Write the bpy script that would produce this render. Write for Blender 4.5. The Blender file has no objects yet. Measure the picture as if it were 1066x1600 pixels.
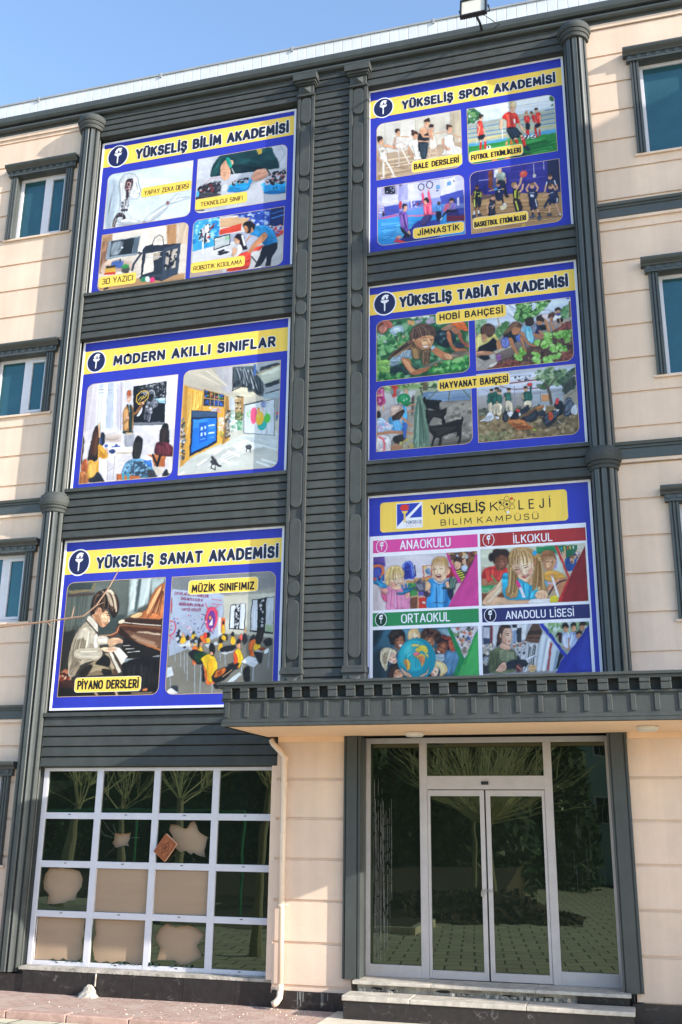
import bpy, math, random
import numpy as np
from mathutils import Vector, Matrix
random.seed(7)
S = bpy.context.scene
COL = S.collection

# ------------------------------------------------------------------ camera, sky, sun, exposure
cam_d = bpy.data.cameras.new("camera"); cam = bpy.data.objects.new("camera", cam_d); COL.objects.link(cam)
cam_d.sensor_fit = 'VERTICAL'; cam_d.sensor_height = 36.0; cam_d.lens = 35.746; cam_d.clip_start = 0.1; cam_d.clip_end = 2000
pitch, yaw, roll = math.radians(17.282742), math.radians(-15.858575), math.radians(0.659882)
_r = Vector((math.cos(yaw), -math.sin(yaw), 0)); _f0 = Vector((math.sin(yaw), math.cos(yaw), 0)); _z = Vector((0, 0, 1))
_f = _f0*math.cos(pitch) + _z*math.sin(pitch); _u = _z*math.cos(pitch) - _f0*math.sin(pitch)
_r2 = _r*math.cos(roll) + _u*math.sin(roll); _u2 = _u*math.cos(roll) - _r*math.sin(roll)
M3 = Matrix((_r2, _u2, -_f)).transposed()
cam.matrix_world = Matrix.Translation((2.75806, -13.1376, 2.0925)) @ M3.to_4x4()
S.camera = cam
S.view_settings.view_transform = 'Standard'; S.view_settings.look = 'None'; S.view_settings.gamma = 1
S.view_settings.exposure = 1.52
EL, AZ = math.radians(20.6), math.radians(75.3)       # sun from far right, slightly in front of the facade
sdir = Vector((math.sin(AZ)*math.cos(EL), -math.cos(AZ)*math.cos(EL), math.sin(EL)))
W = bpy.data.worlds.new("World"); S.world = W; W.use_nodes = True
nt = W.node_tree; bg = nt.nodes['Background']; sky = nt.nodes.new('ShaderNodeTexSky')
sky.sky_type = 'NISHITA'; sky.sun_disc = False; sky.sun_elevation = EL; sky.sun_rotation = math.pi - AZ
sky.air_density = 1.0; sky.dust_density = 0.6; sky.ozone_density = 2.0
nt.links.new(sky.outputs[0], bg.inputs[0]); bg.inputs[1].default_value = 0.15
sun_d = bpy.data.lights.new("sun", 'SUN'); sun = bpy.data.objects.new("sun", sun_d); COL.objects.link(sun)
sun_d.energy = 3.1; sun_d.angle = math.radians(0.5); sun_d.color = (1.0, 0.93, 0.82)
sun.rotation_euler = sdir.to_track_quat('Z', 'Y').to_euler()

# ------------------------------------------------------------------ helpers
def lin(h):
    v = np.array([int(h[i:i+2], 16)/255 for i in (0, 2, 4)])
    return np.where(v <= .04045, v/12.92, ((v+.055)/1.055)**2.4)

def mat(name, col, rough=0.6, noise=0.0, nscale=8.0, bump=0.0, bscale=120.0, spec=0.5, metal=0.0, stretch=(1, 1, 1), dark=None, streak=0.0):
    m = bpy.data.materials.new(name); m.use_nodes = True; n = m.node_tree.nodes; l = m.node_tree.links
    b = n['Principled BSDF']; b.inputs['Roughness'].default_value = rough; b.inputs['Metallic'].default_value = metal
    b.inputs['Specular IOR Level'].default_value = spec
    b.inputs['Base Color'].default_value = (*col, 1)
    tc = n.new('ShaderNodeTexCoord')
    if noise > 0:
        mp = n.new('ShaderNodeMapping'); mp.inputs['Scale'].default_value = stretch; l.new(tc.outputs['Object'], mp.inputs[0])
        t = n.new('ShaderNodeTexNoise'); t.inputs['Scale'].default_value = nscale; t.inputs['Detail'].default_value = 6; t.inputs['Roughness'].default_value = .65
        l.new(mp.outputs[0], t.inputs[0])
        r = n.new('ShaderNodeValToRGB'); e = r.color_ramp.elements
        lo = dark if dark else [c*(1-noise) for c in col]
        e[0].position = .3; e[0].color = (*lo, 1); e[1].position = .7; e[1].color = (*[min(1, c*(1+noise*.45)) for c in col], 1)
        l.new(t.outputs[0], r.inputs[0]); l.new(r.outputs[0], b.inputs['Base Color'])
    if streak > 0:
        src = b.inputs['Base Color'].links[0].from_socket
        m2 = n.new('ShaderNodeMapping'); m2.inputs['Scale'].default_value = (7, 7, .35); l.new(tc.outputs['Object'], m2.inputs[0])
        t3 = n.new('ShaderNodeTexNoise'); t3.inputs['Scale'].default_value = 1.0; t3.inputs['Detail'].default_value = 5; l.new(m2.outputs[0], t3.inputs[0])
        t4 = n.new('ShaderNodeTexNoise'); t4.inputs['Scale'].default_value = .45; t4.inputs['Detail'].default_value = 3; l.new(tc.outputs['Object'], t4.inputs[0])
        ad = n.new('ShaderNodeMath'); ad.operation = 'ADD'; l.new(t3.outputs[0], ad.inputs[0]); l.new(t4.outputs[0], ad.inputs[1])
        r3 = n.new('ShaderNodeMapRange'); r3.inputs[1].default_value = .75; r3.inputs[2].default_value = 1.3; r3.inputs[3].default_value = 1.0; r3.inputs[4].default_value = 1.0-streak; l.new(ad.outputs[0], r3.inputs[0])
        mm_ = n.new('ShaderNodeMix'); mm_.data_type = 'RGBA'; mm_.blend_type = 'MULTIPLY'; mm_.inputs[0].default_value = 1; l.new(src, mm_.inputs[6]); l.new(r3.outputs[0], mm_.inputs[7]); l.new(mm_.outputs[2], b.inputs['Base Color'])
    if bump > 0:
        t2 = n.new('ShaderNodeTexNoise'); t2.inputs['Scale'].default_value = bscale; t2.inputs['Detail'].default_value = 3
        l.new(tc.outputs['Object'], t2.inputs[0])
        bm = n.new('ShaderNodeBump'); bm.inputs['Strength'].default_value = bump; bm.inputs['Distance'].default_value = .01
        l.new(t2.outputs[0], bm.inputs['Height']); l.new(bm.outputs[0], b.inputs['Normal'])
    return m

class MB:
    """collects shapes, then links them as ONE mesh object"""
    def __init__(s): s.v = []; s.f = []; s.m = []
    def add(s, vs, fs, mi=0):
        o = len(s.v); s.v += [tuple(p) for p in vs]; s.f += [[i+o for i in f] for f in fs]; s.m += [mi]*len(fs); return s
    def box(s, x0, x1, y0, y1, z0, z1, mi=0):
        return s.add([(x0,y0,z0),(x1,y0,z0),(x1,y1,z0),(x0,y1,z0),(x0,y0,z1),(x1,y0,z1),(x1,y1,z1),(x0,y1,z1)],
            [(3,2,1,0),(4,5,6,7),(0,1,5,4),(1,2,6,5),(2,3,7,6),(3,0,4,7)], mi)
    def prism(s, prof, a, b, axis='x', mi=0):
        """profile extruded along an axis: x -> (y,z), y -> (x,z), z -> (x,y)"""
        n = len(prof)
        if axis == 'x': g = lambda p, t: (t, p[0], p[1])
        elif axis == 'y': g = lambda p, t: (p[0], t, p[1])
        else: g = lambda p, t: (p[0], p[1], t)
        vs = [g(p, a) for p in prof] + [g(p, b) for p in prof]
        fs = [(i, (i+1) % n, n+(i+1) % n, n+i) for i in range(n)] + [tuple(range(n))[::-1], tuple(range(n, 2*n))]
        return s.add(vs, fs, mi)
    def tube(s, pts, rad, n=8, mi=0):
        pts = [Vector(p) for p in pts]; rad = rad if hasattr(rad, '__len__') else [rad]*len(pts)
        vs = []; fs = []; up = Vector((0.31, 0.95, 0.05)).normalized()
        for i, p in enumerate(pts):
            d = (pts[min(i+1, len(pts)-1)] - pts[max(i-1, 0)]).normalized()
            a = d.cross(up)
            if a.length < .05: a = d.cross(Vector((1, 0, 0)))
            a.normalize(); b = d.cross(a)
            for k in range(n):
                t = 2*math.pi*k/n; vs.append(p + (a*math.cos(t) + b*math.sin(t))*rad[i])
        for i in range(len(pts)-1):
            for k in range(n):
                fs.append((i*n+k, i*n+(k+1) % n, (i+1)*n+(k+1) % n, (i+1)*n+k))
        fs += [tuple(range(n)), tuple(range((len(pts)-1)*n, len(pts)*n))[::-1]]
        return s.add(vs, fs, mi)
    def lathe(s, cx, cy, prof, n=32, mi=0):
        vs = []; fs = []
        for r, z in prof:
            for k in range(n):
                t = 2*math.pi*k/n; vs.append((cx+r*math.cos(t), cy+r*math.sin(t), z))
        for i in range(len(prof)-1):
            for k in range(n): fs.append((i*n+k, i*n+(k+1) % n, (i+1)*n+(k+1) % n, (i+1)*n+k))
        fs += [tuple(range(n))[::-1], tuple(range((len(prof)-1)*n, len(prof)*n))]
        return s.add(vs, fs, mi)
    def build(s, name, mats, parent=None, smooth=False, bevel=0.0, loc=None):
        me = bpy.data.meshes.new(name); me.from_pydata(s.v, [], s.f); me.update()
        for m in (mats if isinstance(mats, (list, tuple)) else [mats]): me.materials.append(m)
        if len(me.materials) > 1: me.polygons.foreach_set('material_index', s.m)
        import bmesh
        bm = bmesh.new(); bm.from_mesh(me); bmesh.ops.recalc_face_normals(bm, faces=bm.faces); bm.to_mesh(me); bm.free()
        o = bpy.data.objects.new(name, me); COL.objects.link(o)
        if parent: o.parent = parent
        if smooth:
            me.shade_smooth() if hasattr(me, 'shade_smooth') else None
        if bevel > 0:
            md = o.modifiers.new('bevel', 'BEVEL'); md.width = bevel; md.segments = 2; md.limit_method = 'ANGLE'
        return o

def empty(name, loc=(0, 0, 0), parent=None):
    o = bpy.data.objects.new(name, None); COL.objects.link(o); o.location = loc; o.empty_display_size = .2
    if parent: o.parent = parent
    return o
def tag(o, label, cat, group=None, kind=None):
    o['label'] = label; o['category'] = cat
    if group: o['group'] = group
    if kind: o['kind'] = kind
    return o

# ------------------------------------------------------------------ materials
DARK = mat('charcoal masonry paint', (.056, .063, .061), .62, .22, 6, .6, 150, .4, streak=.22)
DARKS = mat('charcoal smooth moulding paint', (.061, .069, .067), .40, .16, 4, .12, 60, .5)
BEIGE = mat('beige plaster', (.77, .59, .465), .85, .10, 1.3, .35, 90, .2, streak=.13)
BEIGE2 = mat('beige soffit paint', (.86, .60, .385), .8, .06, 2, .12, 80, .2)
WHITE = mat('white powder coated frame', (.63, .62, .67), .38, .06, 5, .0, 50, .5)
ALU = mat('greyish aluminium door frame', (.47, .435, .43), .42, .10, 6, .0, 50, .5)
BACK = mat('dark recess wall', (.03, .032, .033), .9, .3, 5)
METAL = mat('white ribbed roof metal', (.60, .63, .66), .45, .10, 3, 0, 10, .5)
GREYM = mat('grey roof flashing', (.30, .32, .35), .5, .15, 3)
STONE = mat('worn travertine slab', (.55, .50, .43), .8, .35, 9, .5, 60, .2)
RUB = mat('crumbling cement', (.50, .46, .40), .95, .55, 7, 1.0, 30, .1)
PIPE = mat('beige painted drainpipe', (.78, .62, .48), .45, .05, 4)
CARD = mat('brown cardboard', (.37, .265, .18), .85, .07, 2, .05, 200, .1, stretch=(.5, 1, 3))
BLACK = mat('black plastic', (.012, .012, .013), .4)
LAMPG = mat('frosted lamp glass', (.62, .60, .52), .3)
LEDW = mat('white lamp housing', (.70, .64, .56), .5)
BARK = mat('grey brown bark', (.29, .27, .18), .9, .4, 14, .6, 40)
SHOOT = mat('olive pale shoots', (.58, .54, .32), .8, .2, 20)
TWIG = mat('bare pale twig', (.36, .22, .15), .7, .2, 30)
SOIL = mat('brown soil', (.095, .068, .045), .95, .6, 6, 1.0, 20)
LEAFM = mat('dark green leaves', (.035, .075, .022), .6, .5, 9)
LEAF2 = mat('fresh green leaves', (.07, .16, .03), .6, .5, 9)
GPIPE = mat('green painted steel', (.02, .22, .11), .4)
HOUSEP = mat('pale blue green house plaster', (.34, .46, .46), .85, .15, 2)
ROOFT = mat('red roof tile', (.30, .10, .06), .8, .3, 8)
BRASS = mat('steel lock', (.45, .42, .38), .35, metal=.9)

def glass(name, col, spec=.6, rough=.02, wav=.02, tint=(1, 1, 1)):
    m = mat(name, col, rough, .25, 2.0, 0, 1, spec)
    n = m.node_tree.nodes; l = m.node_tree.links; b = n['Principled BSDF']
    b.inputs['IOR'].default_value = 1.55
    b.inputs['Specular Tint'].default_value = (*tint, 1)
    tc = n.new('ShaderNodeTexCoord'); t = n.new('ShaderNodeTexNoise'); t.inputs['Scale'].default_value = 1.6; t.inputs['Detail'].default_value = 1
    l.new(tc.outputs['Object'], t.inputs[0]); bm = n.new('ShaderNodeBump'); bm.inputs['Strength'].default_value = wav; bm.inputs['Distance'].default_value = .05
    l.new(t.outputs[0], bm.inputs['Height']); l.new(bm.outputs[0], b.inputs['Normal'])
    return m
GLASS = glass('dark green tinted glass', (.011, .016, .011), .95, .012, .03, (.80, .95, .70))
TEAL = glass('teal reflective window glass', (.028, .082, .100), .8, .05, .04, (.45, .85, 1.0))

def granite():
    m = mat('black veined granite', (.028, .024, .024), .35, .4, 14, 0, 10, .5)
    n = m.node_tree.nodes; l = m.node_tree.links; b = n['Principled BSDF']
    src = b.inputs['Base Color'].links[0].from_socket
    tc = n.new('ShaderNodeTexCoord'); no = n.new('ShaderNodeTexNoise'); no.inputs['Scale'].default_value = 5; no.inputs['Detail'].default_value = 4
    mx = n.new('ShaderNodeMix'); mx.data_type = 'VECTOR'; mx.inputs[0].default_value = .25
    l.new(tc.outputs['Object'], mx.inputs[4]); l.new(no.outputs[1], mx.inputs[5]); l.new(tc.outputs['Object'], no.inputs[0])
    v = n.new('ShaderNodeTexVoronoi'); v.feature = 'DISTANCE_TO_EDGE'; v.inputs['Scale'].default_value = 6; l.new(mx.outputs[1], v.inputs[0])
    no2 = n.new('ShaderNodeTexNoise'); no2.inputs['Scale'].default_value = 7; l.new(tc.outputs['Object'], no2.inputs[0])
    r = n.new('ShaderNodeValToRGB'); r.color_ramp.elements[0].position = 0; r.color_ramp.elements[0].color = (1, 1, 1, 1); r.color_ramp.elements[1].position = .022; r.color_ramp.elements[1].color = (0, 0, 0, 1)
    l.new(v.outputs[0], r.inputs[0])
    r2 = n.new('ShaderNodeValToRGB'); r2.color_ramp.elements[0].position = .5; r2.color_ramp.elements[1].position = .62; l.new(no2.outputs[0], r2.inputs[0])
    mu = n.new('ShaderNodeMath'); mu.operation = 'MULTIPLY'; l.new(r.outputs[0], mu.inputs[0]); l.new(r2.outputs[0], mu.inputs[1])
    m2 = n.new('ShaderNodeMix'); m2.data_type = 'RGBA'; l.new(mu.outputs[0], m2.inputs[0]); l.new(src, m2.inputs[6]); m2.inputs[7].default_value = (.13, .12, .115, 1)
    l.new(m2.outputs[2], b.inputs['Base Color'])
    return m
GRAN = granite()

def pavers(name, c1, c2, mortar, w, h, rough=.85, rot=0, ms=.012, dust=.5):
    m = mat(name, c1, rough, 0, 1, 0, 1, .25); n = m.node_tree.nodes; l = m.node_tree.links; b = n['Principled BSDF']
    tc = n.new('ShaderNodeTexCoord'); mp = n.new('ShaderNodeMapping'); mp.inputs['Rotation'].default_value = (0, 0, rot); l.new(tc.outputs['Object'], mp.inputs[0])
    br = n.new('ShaderNodeTexBrick'); br.inputs['Scale'].default_value = 1; br.inputs['Brick Width'].default_value = w; br.inputs['Row Height'].default_value = h
    br.inputs['Mortar Size'].default_value = ms; br.inputs['Color1'].default_value = (*c1, 1); br.inputs['Color2'].default_value = (*c2, 1); br.inputs['Mortar'].default_value = (*mortar, 1)
    l.new(mp.outputs[0], br.inputs[0])
    no = n.new('ShaderNodeTexNoise'); no.inputs['Scale'].default_value = 3.5; no.inputs['Detail'].default_value = 8; no.inputs['Roughness'].default_value = .7; l.new(tc.outputs['Object'], no.inputs[0])
    r = n.new('ShaderNodeValToRGB'); r.color_ramp.elements[0].position = .46; r.color_ramp.elements[1].position = .64; l.new(no.outputs[0], r.inputs[0])
    mx = n.new('ShaderNodeMix'); mx.data_type = 'RGBA'; l.new(r.outputs[0], mx.inputs[0]); l.new(br.outputs[0], mx.inputs[6]); mx.inputs[7].default_value = (.58, .50, .42, 1)
    sc = n.new('ShaderNodeMath'); sc.operation = 'MULTIPLY'; sc.inputs[1].default_value = dust; l.new(r.outputs[0], sc.inputs[0]); l.new(sc.outputs[0], mx.inputs[0])
    l.new(mx.outputs[2], b.inputs['Base Color'])
    bm = n.new('ShaderNodeBump'); bm.inputs['Strength'].default_value = .5; bm.inputs['Distance'].default_value = .01; l.new(no.outputs[0], bm.inputs['Height']); l.new(bm.outputs[0], b.inputs['Normal'])
    return m
PINK = pavers('dusty pink concrete pavers', (.52, .35, .29), (.46, .30, .25), (.34, .26, .21), .2, .1)
YARD = pavers('grey green yard pavers', (.54, .50, .37), (.68, .62, .44), (.10, .10, .08), .5, .5, rot=.15, ms=.018, dust=.25)
CONC = mat('pale dusty concrete', (.70, .62, .50), .9, .25, 3, .3, 50, .2)

# ------------------------------------------------------------------ ground
def struct(o): o['kind'] = 'structure'; return o
struct(MB().box(-160, 160, -170, 120, -.6, -.15).build('ground', SOIL))
struct(MB().box(-30, 30, -30, -1.62, -.5, -.065).build('yard_paving', YARD))
struct(MB().box(-30, -.86, -1.45, .5, -.5, 0).build('pavement', PINK))
struct(MB().box(-.86, 30, -3.2, .5, -.5, .012).build('concrete_apron', CONC))
k = MB(); x = -14.0
while x < -.9:
    k.box(x, min(x+.78, -.9), -1.6, -1.453, -.4, .015); x += .79
struct(k.build('kerb', mat('pink kerb stone', (.50, .33, .27), .85, .3, 6, .4, 40, .2), bevel=.012))

# ------------------------------------------------------------------ school building
B = empty('school_building', (-1.4, 0, 0))
B.location = (0, 0, 0)
tag(B, 'four storey beige and charcoal school building with fluted columns and a canopied glass entrance', 'building')
def part(mb, name, m, parent=B, **k): return mb.build(name, m, parent, **k)

# backing mass behind everything (the recesses show it dark)
bk = MB(); bk.box(-5.6, -1.62, .035, 6, 2.80, 13.735); bk.box(-1.62, 2.75, .035, 6, 3.2, 13.735)
part(bk, 'recess_wall', BACK)
for a, b in ((-14, -5.65), (2.76, 14)): part(MB().box(a, b, .12, 6, -.2, 13.735), 'core_wall', BEIGE)

LW = [(11.60, 12.83), (8.33, 9.36), (4.97, 6.03), (1.56, 2.75)]        # left windows sill / head
RW = [(11.36, 12.93), (7.90, 9.42), (4.61, 6.12)]
def plaster(x0, x1, y, z0, z1, g0, pitch, holes, name='plaster_wall', depth=.1):
    mb = MB(); bp = MB()
    def strip(za, zb, yy, d, tgt):
        hs = [h for h in holes if h[2] < zb-1e-4 and h[3] > za+1e-4]
        zs = sorted({za, zb} | {min(max(h[2], za), zb) for h in hs} | {min(max(h[3], za), zb) for h in hs})
        for a, b in zip(zs, zs[1:]):
            if b-a < 1e-4: continue
            xs = [x0]
            for h in sorted(hs):
                if h[2] < b-1e-4 and h[3] > a+1e-4: xs += [h[0], h[1]]
            xs.append(x1)
            for i in range(0, len(xs), 2):
                if xs[i+1]-xs[i] > 1e-3: tgt.box(xs[i], xs[i+1], yy, yy+d, a, b)
    gs = [g0 + pitch*i for i in range(-2, 40)]; gs = [g for g in gs if z0+.03 < g < z1-.03]
    edges = [z0] + gs + [z1]
    for a, b in zip(edges, edges[1:]):
        aa = a + (.017 if a != z0 else 0); bb = b - (.017 if b != z1 else 0)
        strip(aa, bb, y, depth, mb)
    for g in gs: strip(g-.017, g+.017, y+.022, depth-.022, mb)
    return part(mb, name, BEIGE)
lx0, lx1 = -6.83, -5.885
holesL = [(lx0, lx1, a, b) for a, b in LW] + [(lx0-3.2, lx1-3.2, a, b) for a, b in LW]
plaster(-14, -5.5, -.08, .2, 13.735, .68, .4962, holesL)
holesR = [(3.53, 4.78, a, b) for a, b in RW]
plaster(2.72, 14, -.08, 3.3, 13.735, 4.21, .4975, holesR)
plaster(-1.715, -.70, -.28, .17, 3.24, .745, .4865, [], depth=.6)
plaster(2.60, 14, -.28, .20, 3.24, .753, .4865, [], depth=.35)
part(MB().box(-1.70, -.80, -.315, -.28, 3.155, 3.235), 'ceiling_moulding', BEIGE2)
part(MB().box(2.69, 14, -.315, -.28, 3.155, 3.235), 'ceiling_moulding', BEIGE2)

# lapped charcoal cladding
def cladding(x0, x1, z0, z1, ledge=True, y=-.10, pitch=.1275):
    n = max(1, round((z1-z0)/pitch)); h = (z1-z0)/n; mb = MB()
    for i in range(n):
        a = z0 + h*i; b = a + h; j = random.uniform(-.002, .002)
        mb.prism([(y+.03, a+.014), (y-.018+j, a+.014), (y-.021+j, a+.024), (y-.006, b-.004), (y+.004, b), (y+.03, b)], x0, x1)
    mb.box(x0, x1, y+.03, .034, z0, z1)
    if ledge: mb.box(x0-.01, x1, y-.045, .0335, z1+.002, z1+.055)
    return part(mb, 'cladding', DARK)
for a, b, l in [(2.862, 3.56, 1), (6.196, 6.93, 1), (9.505, 10.275, 1), (13.329, 13.78, 0)]: cladding(-5.30, -1.74, a, b, l)
for a, b, l in [(3.75, 3.95, 0), (6.541, 6.965, 1), (9.844, 10.285, 1), (13.359, 13.78, 0)]: cladding(-.575, 2.52, a, b, l)
cladding(-1.453, -.877, 3.5, 13.78, False)

# central pilasters with pill shaped relief
def pill(mb, cx, hw, z0, z1, y0, y1):
    r = hw; pts = []
    n = 9
    for i in range(n+1):
        t = math.pi*i/n; pts.append((cx+r*math.cos(t), z1-r+r*math.sin(t)))
    for i in range(n+1):
        t = math.pi + math.pi*i/n; pts.append((cx+r*math.cos(t), z0+r+r*math.sin(t)))
    mb.prism(pts, y0, y1, 'y')
for x0, x1 in ((-1.738, -1.455), (-.875, -.578)):
    p = MB(); c = (x0+x1)/2; hw = .088; zt = 13.36
    p.box(x0, c-hw-.004, -.155, .033, 3.7, zt); p.box(c+hw+.004, x1, -.155, .033, 3.7, zt); p.box(c-hw-.004, c+hw+.004, -.128, .033, 3.7, zt)
    p.box(x0-.012, x1+.012, -.185, .033, 4.105, 4.15); p.box(x0-.02, x1+.02, -.20, .033, 4.055, 4.105); p.box(x0-.006, x1+.006, -.17, .033, 3.7, 4.055)
    P0 = part(p, 'pilaster', DARK, bevel=.006)
    q = MB()
    for cz in (11.70, 9.555, 7.40, 5.245):
        pill(q, c, hw, cz-.115, cz+.115, -.157, -.127)
        pill(q, c, hw, cz+.165, cz+1.005, -.157, -.127); pill(q, c, hw, cz-.165-.83, cz-.165, -.157, -.127)
    pill(q, c, hw, 12.85, 13.345, -.157, -.127)
    part(q, 'relief', DARK, P0, bevel=.012)
    ca = MB()
    ca.box(x0-.01, x1+.01, -.185, .0, zt, zt+.035); ca.box(x0+.015, x1-.015, -.165, .0, zt+.035, zt+.20)
    ca.add([(c-.085, -.165, zt+.05), (c+.085, -.165, zt+.05), (c+.085, -.165, zt+.185), (c-.085, -.165, zt+.185), (c, -.215, zt+.118)], [(0, 1, 4), (1, 2, 4), (2, 3, 4), (3, 0, 4)])
    ca.box(x0-.015, x1+.015, -.195, .0, zt+.20, zt+.225); ca.box(x0-.035, x1+.035, -.225, .0, zt+.225, zt+.265); ca.box(x0-.06, x1+.06, -.255, .0, zt+.265, zt+.385)
    part(ca, 'capital', DARK, P0, bevel=.006)
    ba = MB().add([(c-.085, -.17, 3.88), (c+.085, -.17, 3.88), (c+.085, -.17, 4.02), (c-.085, -.17, 4.02), (c, -.21, 3.95)], [(0, 1, 4), (1, 2, 4), (2, 3, 4), (3, 0, 4)])
    part(ba, 'base_block', DARK, P0)

# fluted half columns
def column(cx, z0, z1):
    cy, r = -.10, .168; prof = []
    nf = 10
    for i in range(nf):
        a0 = 2*math.pi*i/nf; w = 2*math.pi/nf
        for f, rr in ((0.0, r-.045), (.09, r-.040), (.15, r-.006), (.22, r+.001), (.5, r-.004), (.78, r+.001), (.85, r-.006), (.91, r-.040)):
            t = a0 + w*f; prof.append((cx+rr*math.cos(t), cy+rr*math.sin(t)))
    c = part(MB().prism(prof, z0, z1, 'z'), 'column', DARKS)
    R = MB().lathe(cx, cy, [(.165, 6.60), (.185, 6.605), (.192, 6.63), (.185, 6.65), (.20, 6.655), (.212, 6.675), (.205, 6.70), (.225, 6.705), (.238, 6.75), (.238, 6.81), (.225, 6.865), (.19, 6.885), (.185, 6.91), (.165, 6.915)], 40)
    part(R, 'column_ring', DARK, c, smooth=False)
    K = MB().lathe(cx, cy, [(.165, 13.45), (.20, 13.455), (.212, 13.485), (.203, 13.515), (.218, 13.52), (.232, 13.55), (.222, 13.58), (.238, 13.585), (.252, 13.62), (.245, 13.66), (.235, 13.70)], 40)
    part(K, 'capital', DARK, c)
column(-5.475, .235, 13.5)
column(2.640, .235, 13.5)

# cornice and ribbed roof edge
prof = [(.0, 13.735), (-.10, 13.735), (-.105, 13.785), (-.165, 13.79), (-.185, 13.815), (-.185, 13.845), (-.15, 13.855), (-.135, 13.875), (-.135, 13.893), (-.20, 13.897), (-.225, 13.94), (-.235, 13.985), (-.235, 14.03), (.0, 14.03)]
part(MB().prism(prof, -14, 14, 'x'), 'cornice', DARKS)
for a, b in ((-14, -5.66), (2.86, 14)): part(MB().box(a, b, -.105, -.07, 13.66, 13.733), 'cornice_bead', BEIGE)
rf = MB(); x = -14.0
while x < 14:
    w = .155; rf.prism([(x, -.202), (x+.006, -.208), (x+w-.014, -.208), (x+w-.008, -.202), (x+w, -.202), (x+w, -.16), (x, -.16)], 14.032, 14.29, 'z'); x += w
RO = part(rf, 'parapet', METAL)
fl = MB().box(-14, 14, -.225, 6, 14.292, 14.325)
for x in np.arange(-13.6, 14, 2.35): fl.box(x, x+.03, -.232, -.14, 14.25, 14.34)
part(fl, 'parapet_flashing', GREYM, RO)

# string courses on the side walls
def course(x0, x1, za, zb, wall=BEIGE):
    p = [(-.07, za), (-.125, za), (-.125, za+(zb-za)*.62), (-.145, za+(zb-za)*.66), (-.145, za+(zb-za)*.78), (-.17, za+(zb-za)*.82), (-.18, zb), (-.07, zb)]
    s = part(MB().prism(p, x0, x1, 'x'), 'string_course', DARKS)
    part(MB().box(x0, x1, -.115, -.075, za-.045, za-.001), 'bead', BEIGE, s)
course(-14, -5.62, 6.655, 6.865); course(-14, -5.62, 3.54, 3.735)
course(2.79, 14, 10.37, 10.58); course(2.79, 14, 6.745, 6.965)

# small side windows: hood, fluted jambs, sill, white frame and two teal panes
def window(x0, x1, za, zb):
    f = MB(); t = .055; y0, y1 = .0, .06; xm = x0 + (x1-x0)*.56
    f.box(x0, x0+t, y0, y1, za, zb); f.box(x1-t, x1, y0, y1, za, zb); f.box(x0+t, x1-t, y0, y1, za, za+t); f.box(x0+t, x1-t, y0, y1, zb-t, zb)
    f.box(xm-.05, xm+.05, y0-.004, y1, za+t, zb-t)
    s = .045
    f.box(xm+.05, x1-t, y0-.012, y1-.01, zb-t-s, zb-t); f.box(xm+.05, x1-t, y0-.012, y1-.01, za+t, za+t+s)
    f.box(xm+.05, xm+.05+s, y0-.012, y1-.01, za+t+s, zb-t-s); f.box(x1-t-s, x1-t, y0-.012, y1-.01, za+t+s, zb-t-s)
    w = part(f, 'window', WHITE, bevel=.004)
    part(MB().box(x0+t, xm-.05, .025, .037, za+t, zb-t), 'pane', TEAL, w)
    part(MB().box(xm+.05+s, x1-t-s, .02, .032, za+t+s, zb-t-s), 'pane', TEAL, w)
    rv = MB(); d = .006
    rv.box(x0-.02, x0+.003, -.0815, .115, za-.01, zb-.003); rv.box(x1-.003, x1+.02, -.0815, .115, za-.01, zb-.003); rv.box(x0-.02, x1+.02, -.0817, .115, zb-.003, zb+.02)
    part(rv, 'reveal', DARKS, w)
    part(MB().box(x0-.16, x1+.16, -.115, .0, za-.035, za-.003), 'sill', BEIGE, w)
    for a, b in ((x0-.125, x0+.004), (x1-.004, x1+.125)):
        j = MB(); ww = (b-a)/3
        for i in range(3): j.prism([(a+ww*i+.002, -.079), (a+ww*i+.006, -.135), (a+ww*i+ww-.012, -.135), (a+ww*i+ww-.006, -.118), (a+ww*i+ww-.002, -.118), (a+ww*i+ww-.002, -.079)], za-.002, zb-.001, 'z')
        part(j, 'jamb_moulding', DARKS, w)
    h = MB(); hx0, hx1 = x0-.17, x1+.17
    h.prism([(-.075, zb), (-.16, zb), (-.16, zb+.03), (-.145, zb+.034), (-.145, zb+.095), (-.075, zb+.095)], hx0, hx1, 'x')
    n = int((hx1-hx0)/.125); p = (hx1-hx0)/n
    for i in range(n): h.box(hx0+p*i+.02, hx0+p*i+.08, -.162, -.146, zb+.036, zb+.088)
    h.prism([(-.075, zb+.096), (-.165, zb+.096), (-.175, zb+.115), (-.225, zb+.145), (-.24, zb+.172), (-.24, zb+.195), (-.075, zb+.195)], hx0-.045, hx1+.045, 'x')
    part(h, 'window_hood', DARKS, w)
    return w
for i, (a, b) in enumerate(LW):
    window(lx0, lx1, a, b)
    window(lx0-3.2, lx1-3.2, a, b)
for a, b in RW: window(3.53, 4.78, a, b)

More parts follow.
